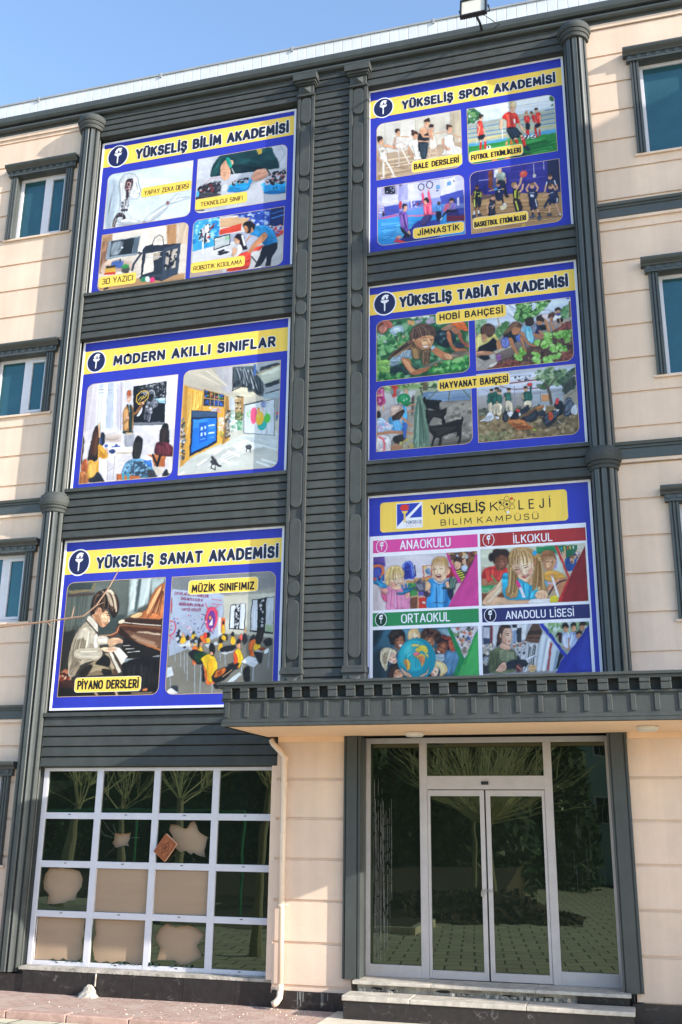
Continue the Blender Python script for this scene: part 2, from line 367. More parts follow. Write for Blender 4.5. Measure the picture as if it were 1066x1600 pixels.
# ------------------------------------------------------------------ canopy over the entrance
cx0, cx1, yf = -1.90, 3.64, -1.75
C0 = part(MB().box(cx0+.03, cx1-.03, yf+.03, -.285, 3.225, 3.50), 'canopy', BEIGE2)
def ring(mb, out, za, zb, d=.06):
    mb.box(cx0-out, cx1+out, yf-out, yf-out+d+out, za, zb)
    mb.box(cx0-out, cx0+d, yf+d, -.10, za, zb); mb.box(cx1-d, cx1+out, yf+d, -.10, za, zb)
fa = MB().box(cx0+.06, cx1-.06, yf+.06, -.29, 3.503, 3.70); ring(fa, .0, 3.222, 3.541, .045); ring(fa, -.055, 3.541, 3.666, .09); ring(fa, .018, 3.222, 3.262, .05); ring(fa, .012, 3.263, 3.297, .05); ring(fa, .024, 3.515, 3.541, .05)
ring(fa, .055, 3.666, 3.70, .05); ring(fa, .075, 3.701, 3.735, .05)
x = cx0+.02
while x < cx1-.05:
    fa.box(x, x+.058, yf-.013, yf-.001, 3.325, 3.512); x += .2442
x = cx0-.0
while x < cx1:
    fa.box(x, x+.112, yf-.045, yf+.054, 3.543, 3.62); fa.box(x, x+.112, yf-.055, yf+.054, 3.622, 3.6655); x += .2165
y = yf+.12
while y < -.2:
    fa.box(cx0-.022, cx0-.001, y, y+.058, 3.325, 3.512); fa.box(cx0-.05, cx0-.001, y-.05, y+.06, 3.543, 3.655)
    fa.box(cx1+.001, cx1+.022, y, y+.058, 3.325, 3.512); fa.box(cx1+.001, cx1+.05, y-.05, y+.06, 3.543, 3.655); y += .23
part(fa, 'canopy_moulding', DARK, C0, bevel=.006)
part(MB().box(cx0, cx1, yf+.06, -.102, 3.702, 3.722), 'canopy_roof', GREYM, C0)

# ------------------------------------------------------------------ plinth and steps
pl = MB(); x = -6.6
for xa, xb in ((-14, -9.9), (-9.895, -6.6), (-6.595, -5.19)): pl.box(xa, xb, -.20, .1, -.05, .215)
for xa, xb in ((-5.185, -4.875), (-4.871, -4.24), (-4.236, -3.6), (-3.596, -2.9), (-2.896, -2.2), (-2.196, -1.70)): pl.box(xa, xb, -.235, .1, -.05, .275)
part(pl, 'plinth', GRAN)
pl = MB()
for xa, xb in ((-1.70, -1.08), (-1.076, -.66)): pl.box(xa, xb, -.30, .1, -.05, .205)
for xa, xb in ((2.55, 3.3), (3.304, 4.1), (4.104, 14)): pl.box(xa, xb, -.32, .1, -.05, .27)
part(pl, 'plinth', GRAN)
part(MB().box(-5.25, -1.715, -.245, .0, .277, .312), 'window_ledge', RUB)
st = MB().box(-.66, 2.56, -.78, -.1, .0, .205)
S1 = part(st, 'entrance_step', GRAN)
part(MB().box(-.675, .12, -.80, -.43, .207, .262).box(.125, 1.42, -.80, -.43, .207, .258).box(1.425, 2.575, -.80, -.43, .207, .255), 'step_tread', STONE, S1, bevel=.008)
part(MB().box(-.60, 1.95, -.36, .0, .20, .335), 'riser', RUB, S1); part(MB().box(1.953, 2.52, -.40, .0, .20, .338), 'riser_tile', GRAN, S1)
part(MB().box(-.64, .3, -.47, .1, .340, .378).box(.303, 1.5, -.47, .1, .340, .376).box(1.503, 2.54, -.47, .1, .340, .378), 'threshold_slab', STONE, S1, bevel=.006)
rb = MB(); random.seed(3)
for i in range(60):
    x = random.choice([random.uniform(-.55, -.1), random.uniform(.25, 1.9), random.uniform(.9, 1.9)]); r = random.uniform(.012, .035); y = random.uniform(-.42, -.365); z = .262 + r*.4
    a = random.random()*6
    rb.add([(x+r*math.cos(a+t)*random.uniform(.6, 1.1), y+r*.5*math.sin(a+t), z+dz) for dz in (-r*.5, r*.6) for t in (0, 1.6, 3.1, 4.7)], [(0,1,2,3),(4,5,6,7),(0,1,5,4),(1,2,6,5),(2,3,7,6),(3,0,4,7)])
part(rb, 'crumbled_mortar', RUB, S1)['kind'] = 'stuff'
hl = MB()
for xa, xb, za, zb in ((-.45, -.28, .268, .31), (-.2, -.1, .265, .29), (.33, .52, .275, .315), (1.08, 1.3, .27, .30), (.6, .75, .265, .285), (1.5, 1.75, .268, .30)):
    n = 9; hl.prism([((xa+xb)/2+(xb-xa)/2*math.cos(2*math.pi*i/n)*random.uniform(.7, 1.05), (za+zb)/2+(zb-za)/2*math.sin(2*math.pi*i/n)*random.uniform(.7, 1.1)) for i in range(n)], -.3625, -.355, 'y')
part(hl, 'hole', BACK, S1)['kind'] = 'stuff'  # dark raised patches stand in for the shade inside holes

# ------------------------------------------------------------------ entrance: door pilasters, frame, panes, two leaves
for x0, x1 in ((-.802, -.585), (2.455, 2.683)):
    d = MB(); n = 4; w = (x1-x0)
    for a, b, yy in ((0, .10, -.335), (.10, .17, -.315), (.17, .80, -.345), (.80, .88, -.315), (.88, 1, -.335)):
        d.box(x0+w*a, x0+w*b, yy, .0, .372, 3.222)
    part(d, 'door_pilaster', DARKS)
E0 = MB(); y0, y1 = -.03, .05
zb, zt = .380, 3.215
E0.box(-.584, -.535, y0, y1, zb, zt); E0.box(2.418, 2.454, y0, y1, zb, zt); E0.box(-.535, 2.418, y0, y1, 3.147, zt)
E0.box(.109, .204, y0, y1, zb, 3.147); E0.box(1.668, 1.766, y0, y1, zb, 3.147)
E0.box(-.535, .109, y0, y1, zb, .516); E0.box(1.766, 2.418, y0, y1, zb, .528)
E0.box(.204, 1.668, y0, y1, 2.575, 2.74)
EN = part(E0, 'entrance_frame', ALU, bevel=.004)
part(MB().box(-.595, -.584, y0-.01, .06, .372, 3.22).box(2.4545, 2.47, y0-.01, .06, .372, 3.22), 'mortar_joint', RUB, EN)
P1 = part(MB().box(-.535, .109, .005, .015, .516, 3.147), 'glass_pane', GLASS, EN)
part(MB().box(1.766, 2.418, .005, .015, .528, 3.147), 'glass_pane', GLASS, EN)
part(MB().box(.204, 1.668, .005, .015, 2.74, 3.147), 'glass_pane', GLASS, EN)
PAINT = mat('pale dried drips', (.20, .20, .19), .8); PAINT2 = mat('faint dried drips', (.06, .065, .06), .7)
random.seed(5); dr = MB()
for i in range(34):
    x = -.50 + abs(random.gauss(0, .11)); zt_ = random.uniform(1.2, 2.75); z = max(.55, zt_ - random.uniform(.5, 1.6)); w = random.choice([.002, .0025, .004])
    pts = []; zz = zt_
    while zz > z:
        l_ = random.uniform(.05, .22); dr.box(x-w/2, x+w/2, .0035, .0049, max(z, zz-l_), zz); zz -= l_ + random.choice([.0, .02, .05]); x += random.uniform(-.002, .002)
part(dr, 'drip_marks', PAINT, EN)['kind'] = 'stuff'
dr = MB()
for i in range(14):
    x = random.uniform(1.8, 2.4); zz = random.uniform(1.2, 2.4); dr.box(x, x+.0025, .0035, .0049, zz-random.uniform(.08, .4), zz)
part(dr, 'drip_marks', PAINT2, EN)['kind'] = 'stuff'
part(MB().box(.895, .985, y0-.022, y0, 2.632, 2.672), 'door_sensor', BLACK, EN)
for xa, xb, side in ((.207, .922, 1), (.942, 1.665, -1)):
    lf = MB(); t = .05; za, zc = .386, 2.566; yy0, yy1 = -.022, .03
    lf.box(xa, xa+(.035 if side > 0 else t+.005), yy0, yy1, za, zc); lf.box(xb-(t+.005 if side > 0 else .035), xb, yy0, yy1, za, zc)
    a = xa+(.035 if side > 0 else t+.005); b = xb-(t+.005 if side > 0 else .035)
    lf.box(a, b, yy0, yy1, za, .478); lf.box(a, b, yy0, yy1, 2.495, zc)
    L = part(lf, 'door_leaf', ALU, bevel=.003)
    part(MB().box(a, b, .003, .013, .478, 2.495), 'glass_pane', GLASS, L)
    hx = xb-.03 if side > 0 else xa+.03
    hh = MB().box(hx-.02, hx+.02, -.045, -.022, 1.385, 1.40)
    if side > 0: hh.box(hx-.035, hx-.005, -.055, -.03, 1.325, 1.375); hh.tube([(hx-.03, -.043, 1.37), (hx-.03, -.043, 1.395), (hx-.01, -.043, 1.395), (hx-.01, -.043, 1.37)], .004, 6)
    else: hh.box(hx-.05, hx, -.05, -.04, 1.388, 1.398)
    part(hh, 'lock' if side > 0 else 'hasp', BRASS, L)
part(MB().box(.9225, .9415, -.005, .02, .386, 2.566), 'door_gap_seal', BLACK, EN)

# ------------------------------------------------------------------ storefront grid window with broken panes
colx = [(-5.205, -4.445), (-4.352, -3.577), (-3.486, -2.715), (-2.618, -1.848)]
rowz = [(2.262, 2.818), (1.628, 2.176), (.990, 1.541), (.366, .908)]
fr = MB(); X0, X1, Z0, Z1 = -5.275, -1.792, .312, 2.866; y0, y1 = -.02, .05
fr.box(X0, colx[0][0], y0, y1, Z0, Z1); fr.box(colx[3][1], X1, y0, y1, Z0, Z1)
for i in range(3): fr.box(colx[i][1], colx[i+1][0], y0, y1, Z0, Z1)
for i in range(4):
    a, b = colx[i]
    fr.box(a, b, y0+.003, y1, rowz[0][1], Z1); fr.box(a, b, y0+.003, y1, Z0, rowz[3][0])
    for j in range(3): fr.box(a, b, y0+.003, y1, rowz[j+1][1], rowz[j][0])
FW = part(fr, 'storefront_window', WHITE, bevel=.004)
for a, b in colx:
    for z in [(rowz[j+1][1]+rowz[j][0])/2+.01 for j in range(3)] + [Z0+.03]:
        part(MB().box((a+b)/2-.018, (a+b)/2+.018, y0+.0005, y0+.002, z, z+.011), 'drain_slot', BLACK, FW)
part(MB().box(X1, -1.716, -.27, .05, .31, 2.862), 'side_reveal', BEIGE, FW); part(MB().box(-5.33, X0, -.012, .05, .3, 2.862), 'side_reveal', DARKS, FW)
part(MB().box(-5.3, X1, -.03, .05, Z1, Z1+.04), 'head_joint', RUB, FW)
def broken(a, b, c, d, ctr, hole, corners=True):
    """pane a..b x c..d with a jagged hole (polar list of radius fractions toward the pane edge)"""
    mb = MB(); n = len(hole); cx, cz = a+(b-a)*ctr[0], c+(d-c)*ctr[1]; outer = []; inner = []
    for i, h in enumerate(hole):
        t = 2*math.pi*(i+.5*0)/n; ux, uz = math.cos(t), math.sin(t)
        k = min([((b if ux > 0 else a)-cx)/ux if abs(ux) > 1e-6 else 9, ((d if uz > 0 else c)-cz)/uz if abs(uz) > 1e-6 else 9])
        outer.append((cx+ux*k, cz+uz*k)); inner.append((cx+ux*k*h, cz+uz*k*h))
    # corners so that the glass fills the frame corners
    for y in (.008, .016): mb.v += [(p[0], y, p[1]) for p in outer] + [(p[0], y, p[1]) for p in inner]
    for s in (0, 2*n):
        for i in range(n):
            j = (i+1) % n; mb.f.append([s+i, s+j, s+n+j, s+n+i]); mb.m.append(0)
    for i in range(n):
        j = (i+1) % n; mb.f.append([n+i, n+j, 3*n+j, 3*n+i]); mb.m.append(0)
    for (px, pz) in ((a, c), (b, c), (b, d), (a, d)) if corners else ():
        t = math.atan2(pz-cz, px-cx) % (2*math.pi); i = int(t/(2*math.pi)*n) % n; j = (i+1) % n
        for y in (.008, .016):
            o = len(mb.v); mb.v += [(outer[i][0], y, outer[i][1]), (px, y, pz), (outer[j][0], y, outer[j][1])]; mb.f.append([o, o+1, o+2]); mb.m.append(0)
    return mb
random.seed(11)
def jag(base, amp, n=36):
    return [max(.05, min(.985, base(2*math.pi*i/n) + random.uniform(-amp, amp))) for i in range(n)]
for r, (c, d) in enumerate(rowz):
    for q, (a, b) in enumerate(colx):
        key = (r, q); g = None
        if key in ((2, 1), (2, 2)): continue
        if key == (1, 1): g = broken(a, b, c, d, (.40, .52), [random.uniform(.26, .36) for i in range(24)])
        elif key == (1, 2):
            def f(t):
                dx, dz = math.cos(t), math.sin(t); return .78 if dz < .3 else .88
            hs = [.80,.82,.92,.80,.62,.55,.72,.93,.95,.88,.60,.62,.78,.82,.72,.60,.50,.62,.72,.70,.60,.48,.42,.46,.40,.36,.44,.60,.72,.58,.56,.68,.84,.80,.74,.82]
            hs = [.80,.86,.62,.48,.55,.74,.96,.90,.62,.60,.74,.82,.66,.52,.58,.50,.40,.44,.50,.42,.46,.52,.62,.50,.62,.80,.72,.78]
            g = broken(a, b, c, d, (.60, .50), hs)
        elif key == (2, 0): g = broken(a, b, c, d, (.46, .56), jag(lambda t: .93 if math.sin(t) > .5 else (.80 if math.sin(t) > -.3 else .62), .13, 19))
        elif key == (3, 0): g = broken(a, b, c, d, (.5, .5), [random.uniform(.86, .97) if math.cos(2*math.pi*i/30) > .78 or math.sin(2*math.pi*i/30) < -.88 else .992 for i in range(30)], False)
        elif key == (3, 1): g = broken(a, b, c, d, (.5, .5), [random.uniform(.86, .97) if math.cos(2*math.pi*i/30) < -.8 or math.sin(2*math.pi*i/30) < -.82 else .992 for i in range(30)], False)
        elif key == (3, 2): g = broken(a, b, c, d, (.52, .48), jag(lambda t: .84 if math.sin(t) > 0 else .78, .14, 17))
        if g is None: part(MB().box(a, b, .008, .016, c, d), 'glass_pane', GLASS, FW)
        else: part(g, 'broken_pane', GLASS, FW)
        if g is not None and key in ((1, 1), (1, 2), (3, 2)):
            ck = MB(); cxm, czm = a+(b-a)*(.40 if key == (1, 1) else .55), c+(d-c)*.5
            for t, l0, l1 in ((2.3, .10, .42), (2.0, .12, .30), (-1.2, .12, .33), (.2, .11, .3), (2.75, .12, .40), (-2.2, .1, .25)):
                if key != (1, 1): l0, l1 = l0+.16, min(l1, .3)+.04
                p = [(cxm+math.cos(t)*l0, czm+math.sin(t)*l0*.8), (cxm+math.cos(t+.05)*(l0+l1)/2, czm+math.sin(t+.05)*(l0+l1)/2*.8), (cxm+math.cos(t-.03)*l1, czm+math.sin(t-.03)*l1*.8)]
                p = [(min(max(px, a+.01), b-.01), min(max(pz, c+.01), d-.01)) for px, pz in p]
                ck.tube([(px, .0075, pz) for px, pz in p], .0012, 4)
            part(ck, 'crack', PAINT, FW)
# near-black sheets standing in for the shade of the room behind the glass
part(MB().box(-5.25, -1.8, .13, .2, .25, 2.9), 'room_shade_sheet', BACK)
part(MB().box(-.6, 2.5, .10, .2, .3, 3.3), 'room_shade_sheet', BACK)
# cardboard sheets standing behind the broken or missing panes
names = {(1,1): ('brown cardboard seen through the small round hole in the second row pane', .07), (1,2): ('brown cardboard seen through the jagged hole beside the orange book', .07),
 (2,0): ('brown cardboard behind the jagged broken pane at the left end of the third row', .07), (2,1): ('full brown cardboard sheet filling the glassless third row opening left of the middle mullion', .02), (2,2): ('full brown cardboard sheet filling the glassless third row opening below the orange book', .02),
 (3,0): ('brown cardboard in the bottom left corner opening with slim glass shards at its right edge', .05), (3,1): ('brown cardboard in the bottom row opening second from the left with shards along its foot', .05), (3,2): ('torn pale cardboard behind the large jagged hole in the bottom row', .07)}
for (r, q), (lb, yy) in names.items():
    a, b = colx[q]; c, d = rowz[r]
    mb = MB(); n = 8; xs = np.linspace(a+.004, b-.004, n); zs = np.linspace(c+.004, d-.004, n)
    for y in (0, .006):
        mb.v += [(float(x), yy + y + .006*math.sin(3*i/n*2+r) + .005*math.sin(2.2*j/n*2+q), float(z)) for j, z in enumerate(zs) for i, x in enumerate(xs)]
    for s in (0, n*n):
        for j in range(n-1):
            for i in range(n-1): mb.f.append([s+j*n+i, s+j*n+i+1, s+(j+1)*n+i+1, s+(j+1)*n+i]); mb.m.append(0)
    per = [i for i in range(n)] + [j*n+n-1 for j in range(1, n)] + [(n-1)*n+i for i in range(n-2, -1, -1)] + [j*n for j in range(n-2, 0, -1)]
    for i in range(len(per)):
        u, v = per[i], per[(i+1) % len(per)]; mb.f.append([u, v, n*n+v, n*n+u]); mb.m.append(0)
    tag(mb.build('cardboard_sheet', CARD), lb, 'cardboard', 'cardboard sheets behind the storefront window')
# torn inner flap on the bottom pane board
# orange brown book wedged in the broken pane
bk = empty('ornate_book', (-3.325, -.055, 1.822)); bk.rotation_euler = (math.radians(6), math.radians(38), 0)
tag(bk, 'orange brown ornate hardback book wedged tilted in a broken window pane', 'book')
OR = mat('orange brown leather', (.36, .105, .032), .5, .35, 25, .3, 80); ORD = mat('dark tooled leather', (.15, .035, .012), .6); PG = mat('cream pages', (.75, .70, .58), .8)
def bpart(mb, nm, m): return mb.build(nm, m, bk)
bx, bz = .105, .145
bpart(MB().box(-bx, bx, -.022, -.016, -bz, bz).box(-bx, bx, .016, .022, -bz, bz).box(-bx-.004, -bx, -.022, .022, -bz, bz), 'cover', OR)
bpart(MB().box(-bx+.001, bx-.006, -.0155, .0155, -bz+.006, bz-.006), 'page_block', PG)
o_ = MB()
for s, w in ((.86, .006), (.74, .004)):
    for a, b, c, d in ((-bx*s, bx*s, -bz*s, -bz*s+w), (-bx*s, bx*s, bz*s-w, bz*s), (-bx*s, -bx*s+w, -bz*s+w, bz*s-w), (bx*s-w, bx*s, -bz*s+w, bz*s-w)): o_.box(a, b, -.0235, -.0221, c, d)
n = 20
ri = lambda k: (1.0 + .18*math.cos(4*2*math.pi*k/n))
o_.add([(.052*ri(i)*math.cos(2*math.pi*i/n)*s, -.0232, .078*ri(i)*math.sin(2*math.pi*i/n)*s) for s in (1, .72) for i in range(n)], [(i, (i+1) % n, n+(i+1) % n, n+i) for i in range(n)])
o_.prism([(.025*math.cos(2*math.pi*i/8), .038*math.sin(2*math.pi*i/8)) for i in range(8)], -.0236, -.0221, 'y')
bpart(o_, 'tooled_ornament', ORD)
# glass shards lying on the ledge
sh = MB(); random.seed(9)
for i in range(26):
    x = random.uniform(-5.1, -2.7); y = random.uniform(-.015, -.0); r = random.uniform(.02, .06); t = random.uniform(-.6, .6)
    sh.add([(x, -.022, .368), (x+r, -.024, .366), (x+r*random.uniform(.2, .8), -.02, .368+r*random.uniform(.4, 1.0)), (x+r*.5, -.028, .367)], [(0, 1, 2), (0, 1, 3), (1, 2, 3), (0, 2, 3)])
part(sh, 'glass_shards', GLASS, FW)['kind'] = 'stuff'

# drainpipe
dp = MB().tube([(-1.80, -.20, 3.20), (-1.795, -.30, 3.17), (-1.755, -.345, 3.13), (-1.63, -.345, 3.01), (-1.595, -.345, 2.96), (-1.59, -.345, 2.0), (-1.572, -.345, .20)], .036, 14)
dp.tube([(-1.572, -.345, .21), (-1.574, -.36, .13), (-1.60, -.40, .085), (-1.635, -.43, .06)], .040, 14)
DP = part(dp, 'drainpipe', PIPE)
for z in (2.94, 2.0, .25):
    xx = -1.592 if z > 1 else -1.573; part(MB().tube([(xx, -.345, z-.03), (xx, -.345, z+.03)], .043, 14), 'pipe_collar', PIPE, DP)
for z in (2.63, 1.18): part(MB().box(-1.66, -1.53, -.306, -.278, z-.012, z+.012).tube([(-1.59, -.345, z-.012), (-1.59, -.345, z+.012)], .042, 12), 'pipe_bracket', PIPE, DP)
for o in (DP,):
    for p in o.data.polygons: p.use_smooth = True

# ------------------------------------------------------------------ occluding wing on the far right (casts the large shade over the right half)
wg = MB(); wx, wd, wz = 14.0, 3.95, 16.0
wg.box(wx, wx+9, -wd, 6, -.2, wz)
WG = part(wg, 'side_wing', BEIGE)
part(MB().box(wx-.1, wx+9.1, -wd-.1, 6.1, wz, wz+.25), 'wing_roof', GREYM, WG)
ww = MB()
for z in (1.6, 4.9, 8.2, 11.5):
    for x in (15, 18, 21): part(MB().box(x, x+1.3, -wd-.02, -wd+.05, z, z+1.5), 'wing_window', TEAL, WG)

# ------------------------------------------------------------------ canopy lamps, floodlight, rubble
for x, y, lb in ((.19, -.70, 'small round white lamp under the canopy above the left side pane'), (2.92, -1.05, 'small round white lamp under the canopy above the beige wall right of the door')):
    L = empty('ceiling_lamp', (x, y, 3.224)); tag(L, lb, 'lamp', 'canopy lamps')
    MB().lathe(0, 0, [(.10, -.0), (.118, -.004), (.12, -.03), (.112, -.04)], 28).build('housing', LEDW, L)
    MB().lathe(0, 0, [(.108, -.041), (.10, -.052), (.05, -.058)], 28).build('diffuser', LAMPG, L)
F = empty('floodlight', (1.245, -.98, 13.70)); F.rotation_euler = (math.radians(-12), 0, math.radians(-2))
tag(F, 'black framed floodlight on an arm above the roof edge', 'floodlight')
MB().box(-.2, .2, -.02, .05, -.185, -.157).box(-.2, .2, -.02, .05, .157, .185).box(-.2, -.172, -.02, .05, -.157, .157).box(.172, .2, -.02, .05, -.157, .157).box(-.172, .172, .03, .05, -.157, .157).build('housing', BLACK, F, bevel=.004)
MB().box(-.172, .172, .0, .012, -.157, .157).build('lens', LAMPG, F)
bm_ = MB()
for i in range(9): bm_.box(-.15+.035*i, -.14+.035*i, .051, .09, -.14, .14)
bm_.build('cooling_fins', BLACK, F)
MB().tube([(-.215, .03, 0), (-.215, .16, .05), (0, .18, .06), (.215, .16, .05), (.215, .03, 0)], .012, 8).tube([(0, .18, .06), (.0, .50, .32), (0, .75, .42)], .02, 10).build('bracket_arm', BLACK, F)
MB().tube([(.1, .1, -.05), (.28, .25, -.12), (.32, .45, .1), (.2, .70, .40)], .006, 6).build('cable', BLACK, F)
# cement lump at the plinth, stone chips on the pavement
cl = MB(); random.seed(21); n = 14
rings = [(.135, 0), (.115, .035), (.08, .075), (.05, .12), (.025, .145)]
vs = []
for r, z in rings:
    for i in range(n):
        t = 2*math.pi*i/n; rr = r*random.uniform(.82, 1.15); vs.append((rr*math.cos(t)*1.05, rr*math.sin(t)*.75, z*random.uniform(.92, 1.05)))
cl.add(vs, [(j*n+i, j*n+(i+1) % n, (j+1)*n+(i+1) % n, (j+1)*n+i) for j in range(4) for i in range(n)] + [tuple(range(4*n, 5*n))])
o = cl.build('cement_lump', RUB); o.location = (-4.17, -.30, 0); tag(o, 'grey cement lump heaped against the black plinth', 'rubble')
part(MB().tube([(-4.12, -.238, .12), (-4.115, -.239, .27)], .012, 6), 'mortar_run', RUB)
ch = MB(); random.seed(4)
for i in range(170):
    x = random.triangular(-4.6, -.9, -1.25); y = random.uniform(-1.4, -.3); r = random.uniform(.003, .010) * (1.6 if random.random() < .08 else 1); a = random.random()*6
    ch.add([(x+r*math.cos(a+t), y+r*math.sin(a+t)*.8, z) for z in (.0005, r*.9) for t in (0, 1.9, 4.0)], [(0, 1, 2), (3, 4, 5), (0, 1, 4, 3), (1, 2, 5, 4), (2, 0, 3, 5)])
tag(ch.build('stone_chips', CONC), 'pale stone chips scattered over the pink pavement', 'rubble', kind='stuff')
# white paint runs on the plinth
pr = MB(); random.seed(8)
for x in [-1.37, -1.345, -1.33, -1.30, -1.07, -1.05, -.99]:
    z0 = random.uniform(.03, .12); pr.box(x, x+.010, -.3025, -.2995, z0, .2)
part(pr, 'paint_runs', PAINT)['kind'] = 'stuff'

# ------------------------------------------------------------------ stroke lettering
G = {}
def _g(ch, w, *st): G[ch] = (w, [(s[0], [tuple(map(float, p.split(','))) for p in s[1].split()]) for s in st])
_g('A', .64, (0, '0,0 .32,1 .64,0'), (0, '.12,.32 .52,.32'))
_g('B', .54, (0, '0,0 0,1'), (.22, '0,1 .48,1 .48,.53 0,.53'), (.24, '.1,.53 .54,.53 .54,0 0,0'))
_g('C', .58, (.29, '.58,.8 .54,1 0,1 0,0 .54,0 .58,.2'))
_g('D', .6, (0, '0,0 0,1'), (.42, '0,1 .6,1 .6,0 0,0'))
_g('E', .46, (0, '.46,1 0,1 0,0 .46,0'), (0, '.02,.52 .4,.52'))
_g('F', .46, (0, '.46,1 0,1 0,0'), (0, '.02,.5 .4,.5'))
_g('G', .6, (.29, '.58,.82 .54,1 0,1 0,0 .6,0 .6,.46 .36,.46'))
_g('H', .58, (0, '0,0 0,1'), (0, '.58,0 .58,1'), (0, '.02,.5 .56,.5'))
_g('I', .02, (0, '.01,0 .01,1'))
_g('J', .4, (.2, '.4,1 .4,0 0,0 0,.25'))
_g('K', .54, (0, '0,0 0,1'), (0, '.52,1 .02,.45'), (0, '.2,.6 .54,0'))
_g('L', .44, (0, '0,1 0,0 .44,0'))
_g('M', .76, (0, '0,0 .07,1 .38,.22 .69,1 .76,0'))
_g('N', .6, (0, '0,0 0,1 .6,0 .6,1'))
_g('O', .66, (.32, '.33,1 0,1 0,0 .66,0 .66,1 .33,1'))
_g('P', .52, (0, '0,0 0,1'), (.24, '0,1 .52,1 .52,.45 0,.45'))
_g('R', .54, (0, '0,0 0,1'), (.24, '0,1 .52,1 .52,.48 0,.48'), (0, '.26,.46 .54,0'))
_g('S', .52, (.23, '.5,.84 .48,1 .03,1 .03,.53 .52,.5 .52,0 0,0 0,.18'))
_g('T', .58, (0, '0,1 .58,1'), (0, '.29,.98 .29,0'))
_g('U', .58, (.28, '0,1 0,0 .58,0 .58,1'))
_g('V', .6, (0, '0,1 .3,0 .6,1'))
_g('Y', .6, (0, '0,1 .3,.45 .6,1'), (0, '.3,.45 .3,0'))
_g('Z', .54, (0, '0,1 .52,1 0,0 .54,0'))
_g('3', .5, (.22, '0,.85 .02,1 .48,1 .48,.54 .18,.54'), (.24, '.18,.53 .52,.53 .52,0 0,0 0,.16'))
_g('Ğ', .6, (.29, '.58,.82 .54,1 0,1 0,0 .6,0 .6,.46 .36,.46'), (.1, '.15,1.28 .3,1.15 .45,1.28'))
for a, b in (('Ü', 'U'), ('Ö', 'O')):
    w, s = G[b]; G[a] = (w, s + [(0, [(w*.27, 1.24), (w*.27, 1.25)]), (0, [(w*.73, 1.24), (w*.73, 1.25)])])
G['İ'] = (.02, G['I'][1] + [(0, [(.01, 1.25), (.01, 1.26)])])
for a, b in (('Ş', 'S'), ('Ç', 'C')):
    w, s = G[b]; G[a] = (w, s + [(0, [(w*.5, -.08), (w*.55, -.24), (w*.38, -.27)])])
# squared techno forms
T_ = dict(G)
def _t(ch, w, *st): T_[ch] = (w, [(s[0], [tuple(map(float, p.split(','))) for p in s[1].split()]) for s in st])
_t('A', .6, (0, '0,0 .3,1 .6,0'))
_t('O', .6, (.12, '.3,1 0,1 0,0 .6,0 .6,1 .3,1')); _t('E', .5, (.1, '.5,1 0,1 0,0 .5,0'), (0, '.05,.5 .45,.5'))
_t('S', .52, (.08, '.52,1 0,1 0,.5 .52,.5 .52,0 0,0')); _t('D', .58, (.14, '.0,.0 0,1 .58,1 .58,0 .12,0')); _t('R', .55, (.12, '0,0 0,1 .55,1 .55,.42 .08,.42'), (0, '.3,.42 .55,0'))
_t('P', .55, (.12, '0,0 0,1 .55,1 .55,.42 .08,.42')); _t('B', .55, (.1, '.1,0 0,0 0,1 .5,1 .5,.5 .1,.5'), (.1, '.3,.5 .56,.5 .56,0 .1,0'))

def roundpoly(pts, r):
    if r <= 0 or len(pts) < 3: return pts
    out = [pts[0]]
    for i in range(1, len(pts)-1):
        p0, p1, p2 = (np.array(pts[j]) for j in (i-1, i, i+1))
        d0, d1 = np.linalg.norm(p0-p1), np.linalg.norm(p2-p1)
        k0 = min(r, d0*(.98 if i == 1 else .5)); k1 = min(r, d1*(.98 if i == len(pts)-2 else .5))
        a = p1+(p0-p1)/d0*k0; b = p1+(p2-p1)/d1*k1
        for t in np.linspace(0, 1, 7):
            # quarter-round-like curve
            q = (1-t)**2*a + 2*t*(1-t)*(p1*.92+(a+b)/2*.08) + t*t*b; out.append((float(q[0]), float(q[1])))
    out.append(pts[-1]); return out
def text_strokes(txt, font, gap=.30, space=.42):
    x = 0; res = []
    for c in txt:
        if c == ' ': x += space; continue
        w, st = font[c]
        for r, p in st: res.append([(x+a, b) for a, b in roundpoly(p, r)])
        x += w + gap
    return res, x-gap
